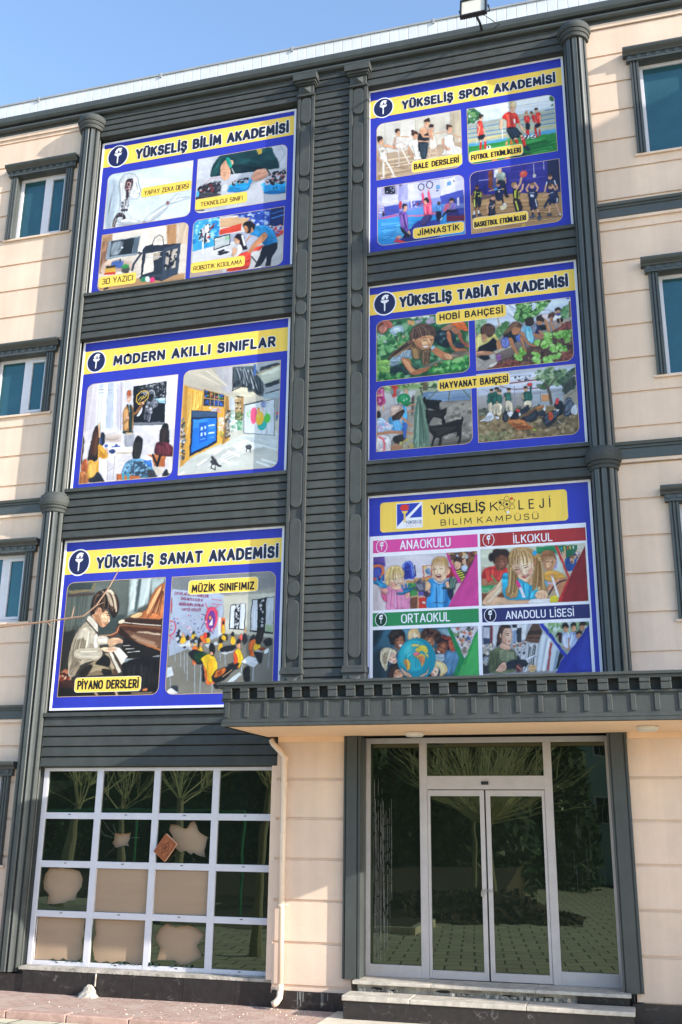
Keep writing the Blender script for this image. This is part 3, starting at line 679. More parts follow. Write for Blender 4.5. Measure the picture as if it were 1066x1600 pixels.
def ribbon(mb, pts, w, y, mi):
    """flat stroke with round ends; returns how many depth steps it used"""
    P = [np.array(p, float) for p in pts]; Q = [P[0]]
    for p in P[1:]:
        if np.linalg.norm(p-Q[-1]) > 1e-5: Q.append(p)
    P = Q
    runs = [[P[0]]]
    for i in range(1, len(P)):
        runs[-1].append(P[i])
        if i < len(P)-1:
            a = P[i]-P[i-1]; b = P[i+1]-P[i]
            if np.dot(a, b)/(np.linalg.norm(a)*np.linalg.norm(b)) < .72: runs.append([P[i]])
    if len(P) == 1: runs = [[P[0], P[0]+np.array([0, 1e-4])]]
    for k, R in enumerate(runs):
        yy = y - k*.00018; n = len(R); L = []; Rr = []
        for i in range(n):
            d = (R[min(i+1, n-1)]-R[max(i-1, 0)]); d = d/np.linalg.norm(d); nn = np.array([-d[1], d[0]])
            L.append(R[i]+nn*w/2); Rr.append(R[i]-nn*w/2)
        def cap(c, d):
            a0 = math.atan2(d[1], d[0]); return [c+np.array([math.cos(a0+t), math.sin(a0+t)])*w/2 for t in np.linspace(-math.pi/2, math.pi/2, 8)[1:-1]]
        d0 = R[0]-R[1]; d1 = R[-1]-R[-2]
        v = [(p[0], yy, p[1]) for p in L] + [(p[0], yy, p[1]) for p in Rr]
        f = [(i, i+1, n+i+1, n+i) for i in range(n-1)]
        c1 = cap(R[-1], d1); o = len(v); v += [(p[0], yy, p[1]) for p in c1]; f.append((n-1, *[o+i for i in range(len(c1))][::-1], 2*n-1))
        c0 = cap(R[0], d0); o = len(v); v += [(p[0], yy, p[1]) for p in c0]; f.append((n, *[o+i for i in range(len(c0))][::-1], 0))
        mb.add(v, f, mi)
    return len(runs)
def lettering(name, txt, box, y, m, parent, pen=.19, font=G, halo=None, gap=None, space=.5, halo_w=.12):
    x0, x1, z0, h = box; st, w = text_strokes(txt, font, gap if gap is not None else .30, space)
    pw = pen*h; sx = (x1-x0-pw)/w; hh = h-pw
    tr = lambda s: [(x0+pw/2+a*sx, z0+pw/2+b*hh) for a, b in s]
    if halo is not None:
        hb = MB(); k = 0
        for i, s in enumerate(st): ribbon(hb, tr(s), pw+halo_w*h*2, y - (i % 5)*.00004 - i*.0000012, 0)
        hb.build(name+'_outline', halo, parent); y -= .0012
    mb = MB()
    for i, s in enumerate(st): ribbon(mb, tr(s), pw, y - (i % 4)*.0004 - i*.0000015, 0)
    return mb.build(name, m, parent)

# ------------------------------------------------------------------ printed pictures: a small painter on a grid of colour points
class Canvas:
    def __init__(s, w, h, cell=.0082, seed=0):
        s.w, s.h = w*1000, h*1000; s.nx = int(w/cell)+2; s.nz = int(h/cell)+2
        s.X, s.Z = np.meshgrid(np.linspace(0, s.w, s.nx), np.linspace(0, s.h, s.nz)); s.a = np.zeros((s.nz, s.nx, 3)); s.soft = 3.2; s.rg = np.random.default_rng(seed)
        s.wx = s.octave(38)*3.2+s.octave(90)*3; s.wz = s.octave(38)*3.2+s.octave(90)*3
        s.tex = sum(s.octave(k)*a for k, a in ((160, .5), (60, .35), (22, .3)))
    def octave(s, size):
        n = (int(s.h/size)+3, int(s.w/size)+3); g = s.rg.normal(0, 1, n); fx = s.X/size; fz = s.Z/size
        ix, iz = fx.astype(int), fz.astype(int); tx, tz = fx-ix, fz-iz; tx = tx*tx*(3-2*tx); tz = tz*tz*(3-2*tz)
        return (g[iz, ix]*(1-tx)+g[iz, ix+1]*tx)*(1-tz) + (g[iz+1, ix]*(1-tx)+g[iz+1, ix+1]*tx)*tz
    def blend(s, cov, col, sl, model=None):
        # printed photographs: every shape carries its own soft modelling and grain
        t = np.roll(s.tex, (int(s.rg.integers(0, 40)), int(s.rg.integers(0, 40))), (0, 1))[sl]*.03
        if model is not None and cov.size and min(cov.shape) > 3:
            P, amp = model; c0 = P.mean(0); q = P-c0; ev, vec = np.linalg.eigh(q.T@q/len(P)); sg = np.sqrt(np.maximum(ev, 4.0))
            U = (s.X[sl]-c0[0])*vec[0, 1]+(s.Z[sl]-c0[1])*vec[1, 1]; V = (s.X[sl]-c0[0])*vec[0, 0]+(s.Z[sl]-c0[1])*vec[1, 0]
            n = s.rg.normal(0, 1, (9, 24)); fu = np.clip(U/(sg[1]*2)*2.5+4, 0, 7.999); fv = np.clip((V/(sg[0]*2)*5+11) + .5*np.sin(U/sg[1]*2), 0, 22.999)
            iu, iv = fu.astype(int), fv.astype(int); tu, tv = fu-iu, fv-iv; tu = tu*tu*(3-2*tu); tv = tv*tv*(3-2*tv)
            k = (n[iu, iv]*(1-tu)+n[iu+1, iv]*tu)*(1-tv)+(n[iu, iv+1]*(1-tu)+n[iu+1, iv+1]*tu)*tv
            sx = 1 if vec[0, 0]*.7+vec[1, 0]*.7 > 0 else -1
            t = t + amp*(.8*k + .9*np.clip(sx*V/(sg[0]*2), -1.2, 1.2))
        s.a[sl] = s.a[sl]*(1-cov[..., None]) + np.clip(col*(1+t[..., None]) + np.maximum(t, 0)[..., None]*.12, 0, 1)*cov[..., None]
    def win(s, x0, x1, z0, z1):
        dx = s.w/(s.nx-1); dz = s.h/(s.nz-1)
        i0 = max(0, int(x0/dx)-1); i1 = min(s.nx, int(x1/dx)+2); j0 = max(0, int(z0/dz)-1); j1 = min(s.nz, int(z1/dz)+2)
        return (slice(j0, max(j0, j1)), slice(i0, max(i0, i1)))
    def poly(s, P, col, blur, amp=.05, rim=False):
        P = np.array(P, float); b = max(blur*.7, s.soft); e = b+20; sl = s.win(P[:, 0].min()-e, P[:, 0].max()+e, P[:, 1].min()-e, P[:, 1].max()+e)
        X, Z = s.X[sl]+s.wx[sl], s.Z[sl]+s.wz[sl]
        if X.size == 0: return
        ins = np.zeros(X.shape, bool); d2 = np.full(X.shape, 1e12)
        for (ax, az), (bx, bz) in zip(P, np.roll(P, -1, 0)):
            c = ((az > Z) != (bz > Z)); 
            if az != bz: ins ^= c & (X < (bx-ax)*(Z-az)/(bz-az)+ax)
            ex, ez = bx-ax, bz-az; L = ex*ex+ez*ez+1e-9; t = np.clip(((X-ax)*ex+(Z-az)*ez)/L, 0, 1)
            d2 = np.minimum(d2, (X-ax-t*ex)**2+(Z-az-t*ez)**2)
        d = np.sqrt(d2)*np.where(ins, 1, -1)
        if rim: s.a[sl] *= 1-.16*np.clip(1-np.abs(d+4)/14, 0, 1)[..., None]
        s.blend(np.clip(d/(2*b)+.5, 0, 1), col, sl, (P, amp))
    def ell(s, cx, cz, rx, rz, col, blur, rot=0.0):
        b = max(blur, s.soft); R = max(rx, rz)+b; sl = s.win(cx-R, cx+R, cz-R, cz+R); X, Z = s.X[sl]-cx, s.Z[sl]-cz
        if X.size == 0: return
        if rot: X, Z = X*math.cos(rot)+Z*math.sin(rot), -X*math.sin(rot)+Z*math.cos(rot)
        q = np.sqrt((X/rx)**2+(Z/rz)**2); d = (1-q)*min(rx, rz); s.blend(np.clip(d/(2*b)+.5, 0, 1), col, sl)
    def line(s, P, col, w, blur):
        P = np.array(P, float); b = max(blur, s.soft*.7); m = w/2+b; sl = s.win(P[:, 0].min()-m, P[:, 0].max()+m, P[:, 1].min()-m, P[:, 1].max()+m)
        X, Z = s.X[sl], s.Z[sl]
        if X.size == 0: return
        d2 = np.full(X.shape, 1e12)
        for (ax, az), (bx, bz) in zip(P, P[1:]):
            ex, ez = bx-ax, bz-az; L = ex*ex+ez*ez+1e-9; t = np.clip(((X-ax)*ex+(Z-az)*ez)/L, 0, 1)
            d2 = np.minimum(d2, (X-ax-t*ex)**2+(Z-az-t*ez)**2)
        k = min(1.0, w/(s.soft*1.4)); s.blend(np.clip((w/2-np.sqrt(d2))/(2*b)+.5, 0, 1)*max(k, .25), col, sl)
def closed_spline(P, n=4):
    P = np.array(P, float); N = len(P); out = []
    for i in range(N):
        p0, p1, p2, p3 = P[i-1], P[i], P[(i+1) % N], P[(i+2) % N]
        for t in np.arange(n)/n:
            out.append(.5*((2*p1)+(-p0+p2)*t+(2*p0-5*p1+4*p2-p3)*t*t+(-p0+3*p1-3*p2+p3)*t**3))
    return out
def hexc(h): return np.array([int(h[i:i+2], 16)/255 for i in (0, 2, 4)])
def paint(w, h, src, seed):
    c = Canvas(w, h, seed=seed); rng = random.Random(seed); pt = lambda t: tuple(float(v) for v in t.split(','))
    for ln in src.strip().splitlines():
        o = ln.split(); k = o[0]
        if k == 'G':
            t = (c.Z/c.h)[..., None]; c.a[:] = (hexc(o[1])*t + hexc(o[2])*(1-t))*(1+.05*c.tex[..., None])
        elif k == 'P': c.poly([pt(t) for t in o[3:]], hexc(o[1]), float(o[2]))
        elif k == 'S': c.poly(closed_spline([pt(t) for t in o[3:]]), hexc(o[1]), float(o[2]), .09 if 'a0' < o[1][:2] and o[1][2:4] > '70' else .15, float(o[2]) < 25)
        elif k == 'E': (x, z), (rx, rz) = pt(o[3]), pt(o[4]); c.ell(x, z, rx, rz, hexc(o[1]), float(o[2]))
        elif k == 'L': c.line([pt(t) for t in o[4:]], hexc(o[1]), float(o[2]), float(o[3]))
        elif k == 'H':
            c0 = hexc(o[1]); w_ = float(o[3]); q = [np.array(pt(t)) for t in o[4:]]
            for i in range(int(o[2])):
                f = (i+rng.uniform(.1, .9))/int(o[2]); a, m, b = (q[j]*(1-f)+q[j+3]*f + np.array([rng.uniform(-1, 1), rng.uniform(-1, 1)])*w_*.6 for j in range(3))
                c.line([(1-t)**2*a+2*t*(1-t)*(2*m-.5*a-.5*b)+t*t*b for t in np.linspace(rng.uniform(0, .15), rng.uniform(.85, 1), 7)], np.clip(c0*rng.uniform(.82, 1.15), 0, 1), w_*rng.uniform(.6, 1.3), w_*.45)
        elif k == 'N':
            pal = [hexc(q) for q in o[1].split(',')]; P = np.array([pt(t) for t in o[4:]]); sz = float(o[3]); n = 0
            lo, hi = P.min(0), P.max(0)
            while n < int(o[2]):
                x, z = rng.uniform(lo[0], hi[0]), rng.uniform(lo[1], hi[1]); ins = False
                for (ax, az), (bx, bz) in zip(P, np.roll(P, -1, 0)):
                    if (az > z) != (bz > z) and x < (bx-ax)*(z-az)/(bz-az)+ax: ins = not ins
                n += 1
                if ins: r = sz*rng.uniform(.45, 1.1); c.ell(x, z, r*rng.uniform(.6, 1.3), r*rng.uniform(.5, 1.1), rng.choice(pal), r*.25, rng.uniform(0, 3))
        elif k == 'T':
            hgt = float(o[2]); p0, p1 = pt(o[3]), pt(o[4]); t = o[5].replace('_', ' ').replace('i', 'İ').replace('ı', 'I').upper()
            st, wd = text_strokes(t, G); L = math.hypot(p1[0]-p0[0], p1[1]-p0[1]); ux, uz = (p1[0]-p0[0])/L, (p1[1]-p0[1])/L
            for s_ in st: c.line([(p0[0]+a/wd*L*ux-b*hgt*uz, p0[1]+a/wd*L*uz+b*hgt*ux) for a, b in s_], hexc(o[1]), 7, 3)
    rg = np.random.default_rng(seed); c.a = np.clip(c.a + rg.normal(0, .012, c.a.shape[:2])[..., None], 0, 1)
    return c
def PICM():
    m = mat('printed banner picture', (.5, .5, .5), .45, 0, 1, 0, 1, .35); n = m.node_tree.nodes; l = m.node_tree.links
    a = n.new('ShaderNodeAttribute'); a.attribute_name = 'Col'; l.new(a.outputs['Color'], n['Principled BSDF'].inputs['Base Color']); return m
PICM = PICM()
def rr_span(z, w, h, rnd, r):
    """left and right limit of a rectangle whose four corners (TL TR BR BL) may be rounded"""
    x0, x1 = 0.0, w
    def ins(dz): return r-math.sqrt(max(0, r*r-(r-dz)**2)) if dz < r else 0
    if rnd[0]: x0 = max(x0, ins(h-z))
    if rnd[3]: x0 = max(x0, ins(z))
    if rnd[1]: x1 = min(x1, w-ins(h-z))
    if rnd[2]: x1 = min(x1, w-ins(z))
    return x0, x1
def rr_outline(w, h, rnd, r, n=8):
    pts = []
    for c, (cx, cz, a0) in zip((3, 2, 1, 0), ((0, 0, math.pi), (w, 0, 1.5*math.pi), (w, h, 0), (0, h, .5*math.pi))):
        if rnd[c]:
            ox = cx + (r if cx == 0 else -r); oz = cz + (r if cz == 0 else -r)
            pts += [(ox+r*math.cos(a0+.5*math.pi*i/n), oz+r*math.sin(a0+.5*math.pi*i/n)) for i in range(n+1)]
        else: pts.append((cx, cz))
    return pts
def inset(pts, d):
    P = [np.array(p) for p in pts]; out = []; n = len(P)
    for i in range(n):
        a = P[i]-P[i-1]; b = P[(i+1) % n]-P[i]; a = a/(np.linalg.norm(a)+1e-9); b = b/(np.linalg.norm(b)+1e-9)
        na = np.array([-a[1], a[0]]); nb = np.array([-b[1], b[0]]); m = na+nb; m = m/max(.5, np.dot(m, m))*2*.5
        out.append(P[i]+m*d*1.0)
    return out
def border(mb, x, z, w, h, rnd, r, t, y, mi=0):
    o = rr_outline(w, h, rnd, r); q = inset(o, t); n = len(o)
    mb.add([(x+p[0], y, z+p[1]) for p in o]+[(x+p[0], y, z+p[1]) for p in q], [(i, (i+1) % n, n+(i+1) % n, n+i) for i in range(n)], mi)
def picture(parent, rect, rnd, src, y, seed, gold, r=.10, edge=True):
    x0, x1, z0, z1 = rect; w, h = x1-x0, z1-z0; c = paint(w, h, src, seed)
    nx, nz = c.nx, c.nz; V = np.zeros((nz, nx, 3)); A = np.zeros((nz, nx, 3))
    for j in range(nz):
        z = h*j/(nz-1); a, b = rr_span(z, w, h, rnd, r); xs = np.linspace(a, b, nx)
        V[j, :, 0] = x0+xs; V[j, :, 1] = y; V[j, :, 2] = z0+z
        for k in range(3): A[j, :, k] = np.interp(xs*1000, c.X[0], c.a[j, :, k])
    L = np.where(A <= .04045, A/12.92, ((A+.055)/1.055)**2.4)*.79
    me = bpy.data.meshes.new('picture'); idx = np.arange(nx*nz).reshape(nz, nx)
    F_ = np.stack([idx[:-1, :-1], idx[:-1, 1:], idx[1:, 1:], idx[1:, :-1]], -1).reshape(-1, 4)
    me.vertices.add(nx*nz); me.vertices.foreach_set('co', V.reshape(-1)); me.loops.add(F_.size); me.loops.foreach_set('vertex_index', F_.reshape(-1).astype(np.int32))
    me.polygons.add(len(F_)); me.polygons.foreach_set('loop_start', np.arange(0, F_.size, 4, dtype=np.int32)); me.update(calc_edges=True)
    at = me.color_attributes.new('Col', 'FLOAT_COLOR', 'POINT'); at.data.foreach_set('color', np.concatenate([L.reshape(-1, 3), np.ones((nx*nz, 1))], 1).reshape(-1).astype(np.float32))
    me.materials.append(PICM); o = bpy.data.objects.new('picture', me); COL.objects.link(o); o.parent = parent
    if edge:
        e = MB(); border(e, x0, z0, w, h, rnd, r, .012, y-.0006); e.build('picture_border', gold, o)
    return o

BANNERS = {}
BANNERS['L1'] = {"rect":(-5.304,-1.803,10.352,13.288),
"band":(-5.284,-1.823,12.799,13.170),
"title":('YÜKSELİŞ BİLİM AKADEMİSİ',(-4.663,-1.925,12.854,0.206)),
"emblem":(-4.997,12.963,0.200),
"caps":[('YAPAY ZEKA DERSİ','t',(-4.502,-3.596,12.076,12.266),(-4.441,-3.640,12.111,0.092)),('TEKNOLOJİ SINIFI','t',(-3.503,-2.600,11.668,11.869),(-3.408,-2.677,11.718,0.084)),('3D YAZICI','t',(-5.142,-4.466,10.475,10.681),(-5.079,-4.522,10.533,0.108)),('ROBOTİK KODLAMA','t',(-3.513,-2.590,10.504,10.697),(-3.466,-2.639,10.549,0.080))],
"pics":[
((-5.150,-3.586,11.582,12.643),(1,0,1,0),"""G cce0f4 e0e8f2
P dce8f6 39 34,989 1561,1064 1556,507 869,423
S b8c8d8 39 23,885 206,852 188,128 40,9
S d8e0e8 6 223,765 231,911 303,1003 412,1015 504,977 570,891 588,783 643,628 613,592 617,539 572,485 491,509 443,497 425,355 394,258 506,75 278,-10 137,34 148,135 274,278 273,527
H f6f9fc 10 12 245,866 261,675 286,483 355,973 336,724 353,513
H 98a4b0 5 10 226,807 253,572 265,383 240,825 273,568 293,399
L 788490 8 2 223,765 228,901 297,1000 408,1012 500,976 564,893
L 8894a0 8 2 564,893 584,784 639,629 611,592 614,546 571,491 491,514
S fafcfd 8 488,927 552,874 591,741 619,632 563,601 516,692 488,551 447,579 485,718
H c4d0da 5 8 505,840 543,729 560,643 545,833 571,745 598,657
L 8090a0 6 2 568,589 607,589
L a86060 8 2 552,744 567,745
L a86060 8 2 554,873 566,867
S 3c2c34 4 331,788 343,880 410,914 478,883 483,813 456,703 430,666 418,564 398,494 366,552 361,657 336,724
N 8c5c60,2a1c24,c89090,584048,e0c8c8 60 15 334,871 472,884 456,703 421,646 382,528 351,659
L 2a1c24 15 2 347,837 366,886 421,902
S d8a8a4 4 365,807 382,846 422,839 441,793 423,746 389,752
S 3c2830 2 378,796 391,827 416,819 426,788 412,765 392,769
L f0e4e4 8 2 446,830 435,727 417,647
N 6c6870,c8c4cc,3c3840,a8a4ac,e8e8ec,58545c 110 15 297,481 437,581 427,334 394,258 300,315
H e8ecf0 5 10 308,458 325,373 344,266 403,504 392,402 400,298
H 4a4650 4 8 304,438 315,374 329,279 393,506 384,383 386,300
P 28242c 2 293,337 423,327 427,285 300,294
N 8c8890,48444c 14 12 299,336 418,324 421,290 304,298
S 2c242c 4 165,50 183,191 255,271 345,250 391,176 386,116 336,120 342,174 281,195 226,142 218,10 179,7
N 6c5c64,1c141c,a89ca4,443840 40 17 175,48 201,208 295,264 379,199 365,129 280,205 217,21
L f0d4cc 10 2 187,26 200,106 224,163
L 98a0ac 6 2 255,385 201,208 125,56
L 98a0ac 6 2 271,361 221,205 141,33
S c4ccd6 6 218,10 238,120 365,129 505,96 705,18 513,-8 239,-7
S e8edf2 8 308,108 503,116 646,31 432,26
H a4b0bc 5 10 250,97 409,71 628,18 257,14 414,9 551,7
S ccd4dc 4 728,22 832,143 999,237 1129,306 1170,258 1081,162 935,44 822,12
H f0f4f8 6 10 762,32 889,154 1111,279 821,23 967,140 1152,251
H 98a4b2 5 8 841,11 1009,93 1162,239 879,17 1027,100 1172,227
L 98a4b2 6 2 728,26 831,147 998,241 1125,307
N 8c7470,d8a098,584448 18 12 694,34 772,35 765,-5 707,1
S d4dce4 4 1167,310 1201,375 1256,407 1330,461 1350,441 1326,374 1450,373 1522,366 1528,339 1414,328 1302,297 1226,279
H f4f8fa 5 8 1195,325 1259,365 1332,424 1206,303 1319,324 1489,356
L 8090a0 6 2 1297,365 1326,374 1522,366
L 8090a0 6 2 1187,290 1302,295 1532,336
L 9098a8 6 2 1176,318 1205,375 1333,461
S 8c4c48 4 1124,317 1145,344 1176,318 1169,279 1142,284
N 3c2c30,c8908c 10 10 1122,342 1175,333 1173,278 1130,286"""),
((-3.508,-1.942,11.600,12.645),(0,1,0,1),"""G cfd3e0 dfe3ee
S 12383c 10 249,753 302,922 419,1045 764,1058 1247,1043 1332,905 1427,711 1422,559 1304,537 1202,644 1104,596 664,589 297,622
S 0c2a2e 13 595,778 936,803 1142,655 1025,589 664,589
S 1b4a4a 13 286,835 420,1011 463,981 373,730 275,660
P b9a040 4 1027,1041 1138,1042 1121,945 1072,928
P c8ccd8 8 -13,667 943,625 1578,596 1566,-26 24,23
S e8b090 4 420,811 486,932 609,909 628,838 584,780 601,644 524,548 429,631
L b87858 4 2 445,717 518,682 588,691
L b87858 4 2 442,784 515,749 591,757
S 15998a 4 495,953 545,977 613,808 595,767 557,807
L d0d4d8 13 2 616,752 684,596
S e0a488 4 968,511 1023,622 1142,650 1243,592 1227,486 1071,427 980,466
L b87858 4 2 1008,493 1106,552
L b87858 4 2 1040,459 1147,501
L 3a4440 25 4 1222,635 1274,543
S 2a2a32 6 31,438 78,518 220,537 404,526 442,365 375,289 131,299
N 1c1c24,5a5a66,8a3030,b0b0b8,20202a 90 29 40,458 117,555 423,544 443,343 356,271 90,307
S 3a3a40 6 7,321 85,384 435,301 336,264 20,264
L d84040 6 2 158,548 256,630 420,611
E 4fb0e8 4 35,371 29,58
S 2aa4ee 4 583,384 600,435 949,493 944,363 838,284 576,320
S 1484d0 4 583,384 635,331 857,302 943,374 935,332 838,278 576,315
N 202028,505058,c8c8d0,30303a 60 23 629,463 666,533 907,522 921,432 791,434 651,426
L 0c3048 8 2 694,364 725,337 759,353
S 2aa4ee 4 1193,318 1546,320 1555,136 1238,170
S 1070b8 4 1217,206 1554,179 1556,125 1238,164
E 58b8ee 4 1177,343 42,38
L 14243c 13 0 1344,216 1346,274 1375,232 1405,272 1413,215
N 1c1c24,5a5a66,b03038,c0c0c8,20202a,303038 110 27 1231,377 1255,524 1383,545 1543,559 1550,319 1351,312
E d8dce4 8 511,408 52,63
L 8088a0 6 4 1446,1038 1531,867 1418,691
L 303038 21 8 22,67 165,43"""),
((-5.160,-3.598,10.413,11.474),(0,1,0,1),"""G d9cdc0 e6dcd4
P b08a68 18 1,1059 143,1056 541,1052 363,947 24,808
P efe6dc 23 189,1073 1207,1063 1212,645 233,560
P b88a60 23 1161,1071 1343,1064 1367,692 1212,645
P f2ecec 23 728,1033 842,1039 869,675 757,645
P d8c0a8 18 1389,1057 1564,1064 1548,663 1391,664
S a0765a 23 3,908 108,916 135,742 89,605 32,590
S 8a6450 23 23,688 102,724 130,408 6,355
S d0b8a8 32 95,533 421,531 613,430 580,270 67,323
S 4a6ab0 23 236,523 423,507 409,390 245,415
P b89068 7 -5,97 772,148 1554,125 1545,-12 626,-17 3,2
P e0d4c8 14 114,316 759,314 772,148 61,134
P 8a98a8 5 131,924 708,928 674,587 102,584
P 20262e 5 183,916 610,913 575,626 168,629
S 8a98a4 37 206,876 393,870 340,662 190,650
P 586878 5 603,909 695,913 673,599 586,601
L a0b0bc 12 2 107,615 668,607
E d8e0e8 5 390,763 21,18
L 3a4250 41 5 702,618 749,599 626,417 611,313
L 3a4250 23 5 373,550 378,490
P 28303e 5 767,668 1143,656 1446,679 1426,121 1141,36 772,148
P 3a4658 5 1143,656 1446,679 1426,121 1141,36
P e8e0d8 7 830,586 1148,584 1014,558 992,232 802,202
P b8a898 12 968,565 1093,565 1070,408 980,398
P 28303e 5 979,422 1111,472 1119,190 994,209
P c8bcb0 9 1195,565 1396,593 1373,245 1195,225
N 1c2430,38404e,181c24 30 32 1195,565 1396,593 1373,245 1195,225
L 1e2630 28 2 1284,587 1252,217
L c8ccd0 14 2 848,501 1110,484
L 3a4250 51 5 772,148 1134,141 1162,56
P 252c38 5 767,668 819,731 1186,697 1446,679 1145,632
P 252c38 2 888,732 956,738 961,673 892,672
L 303844 14 2 933,737 971,850 1047,897 1112,851 1140,704
S 4a4a4a 9 423,364 544,370 538,276 436,292
S 3a9a50 9 419,412 474,447 542,406 526,368 434,375
P d8a840 7 116,434 302,430 312,310 110,316
P 383028 7 125,461 300,449 304,406 117,415
P d03828 7 109,328 311,322 303,276 93,295
S 2a9060 5 774,124 863,146 858,66 789,76
S d8e8f0 5 863,146 919,150 937,54 869,64
S e83878 5 945,111 1012,113 1017,42 950,41
P 2a2a30 5 111,45 206,66 198,21 123,13"""),
((-3.520,-1.960,10.435,11.480),(1,0,1,0),"""G 9aa6c8 c8c8d0
P 3aa4e0 6 6,1020 469,1040 455,509 17,472
N 6cc8f0,a0dcf8,2080c8,58b4e8 50 46 17,997 460,1020 455,520 26,503
P e8e4e4 6 459,1031 1047,985 1000,686 466,698
P d8b088 6 470,1007 1028,967 1024,808 471,836
P d84830 6 471,804 836,850 841,722 466,698
P 2848a8 13 668,1049 1260,1045 1339,1021 1310,740 1056,740 1030,914
N 88a8e8,c0d0f0,2038a0,5070d0 60 33 708,1053 1299,1049 1299,763 1056,761
P 182860 8 1329,1044 1571,1045 1562,699 1311,708
L 4888e0 21 6 1354,859 1572,897
L 4888e0 13 6 1351,944 1569,981
P dcdce4 8 18,462 474,527 771,533 766,199 711,125 31,249
P b8a8a0 13 -10,255 512,176 582,-63 -4,-8
P c8c8cc 10 1012,390 1546,576 1554,8 874,-44
L f0f0f4 29 4 201,412 177,863
S e8e4e4 6 205,901 275,911 292,780 271,613 220,621
N 30303a,b02838,f0f0f0,282830 55 25 100,789 233,939 366,896 329,646 253,573 106,682
L 2a2a36 25 4 101,768 161,780 126,678
L 982838 25 4 299,821 365,917
L 2a2a36 29 4 232,768 221,599
P 1c2028 4 374,660 655,693 664,487 386,436
P c8d0d4 4 389,641 642,674 650,506 398,459
P 90c8a0 4 568,650 643,659 645,606 580,595
P 1c2028 4 451,405 558,430 580,395 482,368
P 1c2028 4 443,364 600,392 670,360 504,323
S d84030 6 782,280 975,334 1206,391 1170,314 1034,303 1022,119 949,6 637,22 673,89 787,155
S c83828 8 1412,577 1563,657 1557,553 1452,508
S 282028 6 1310,740 1358,743 1370,667 1322,665
N c8c8e0,d83838,e0b8a0,4858b0,282838 50 29 1252,708 1561,741 1566,573 1355,544
S d8a888 4 725,582 766,639 826,608 821,494 752,505
S 201820 6 738,612 784,668 885,620 920,478 963,377 895,367 834,439 819,546
L f0f0f4 33 4 865,623 912,448
S ece8ec 6 737,413 832,471 876,370 840,292 744,244
S d8a888 4 717,416 776,406 771,303 703,292
S 2888c8 6 1001,643 1075,758 1232,749 1351,670 1464,443 1399,371 1265,350 1202,485 1122,561 1062,591
S 1c70b0 10 1257,581 1318,488 1399,381 1265,361 1222,461
S c88860 4 1180,572 1255,623 1279,515 1128,393 1034,303 966,314 1012,390
S c88860 4 878,790 995,813 1058,697 1020,661 942,653 890,725
S 181418 4 858,783 894,862 993,867 1074,779 1058,697 1017,746 1001,664 942,657 969,712 916,805
L c88860 25 4 1003,601 938,517
P 1c1e2a 6 1216,369 1465,412 1460,279 1368,149 1363,2 1277,8 1290,181 1199,30 1085,11 1173,220
L 282830 21 6 1038,220 1140,81""")]}
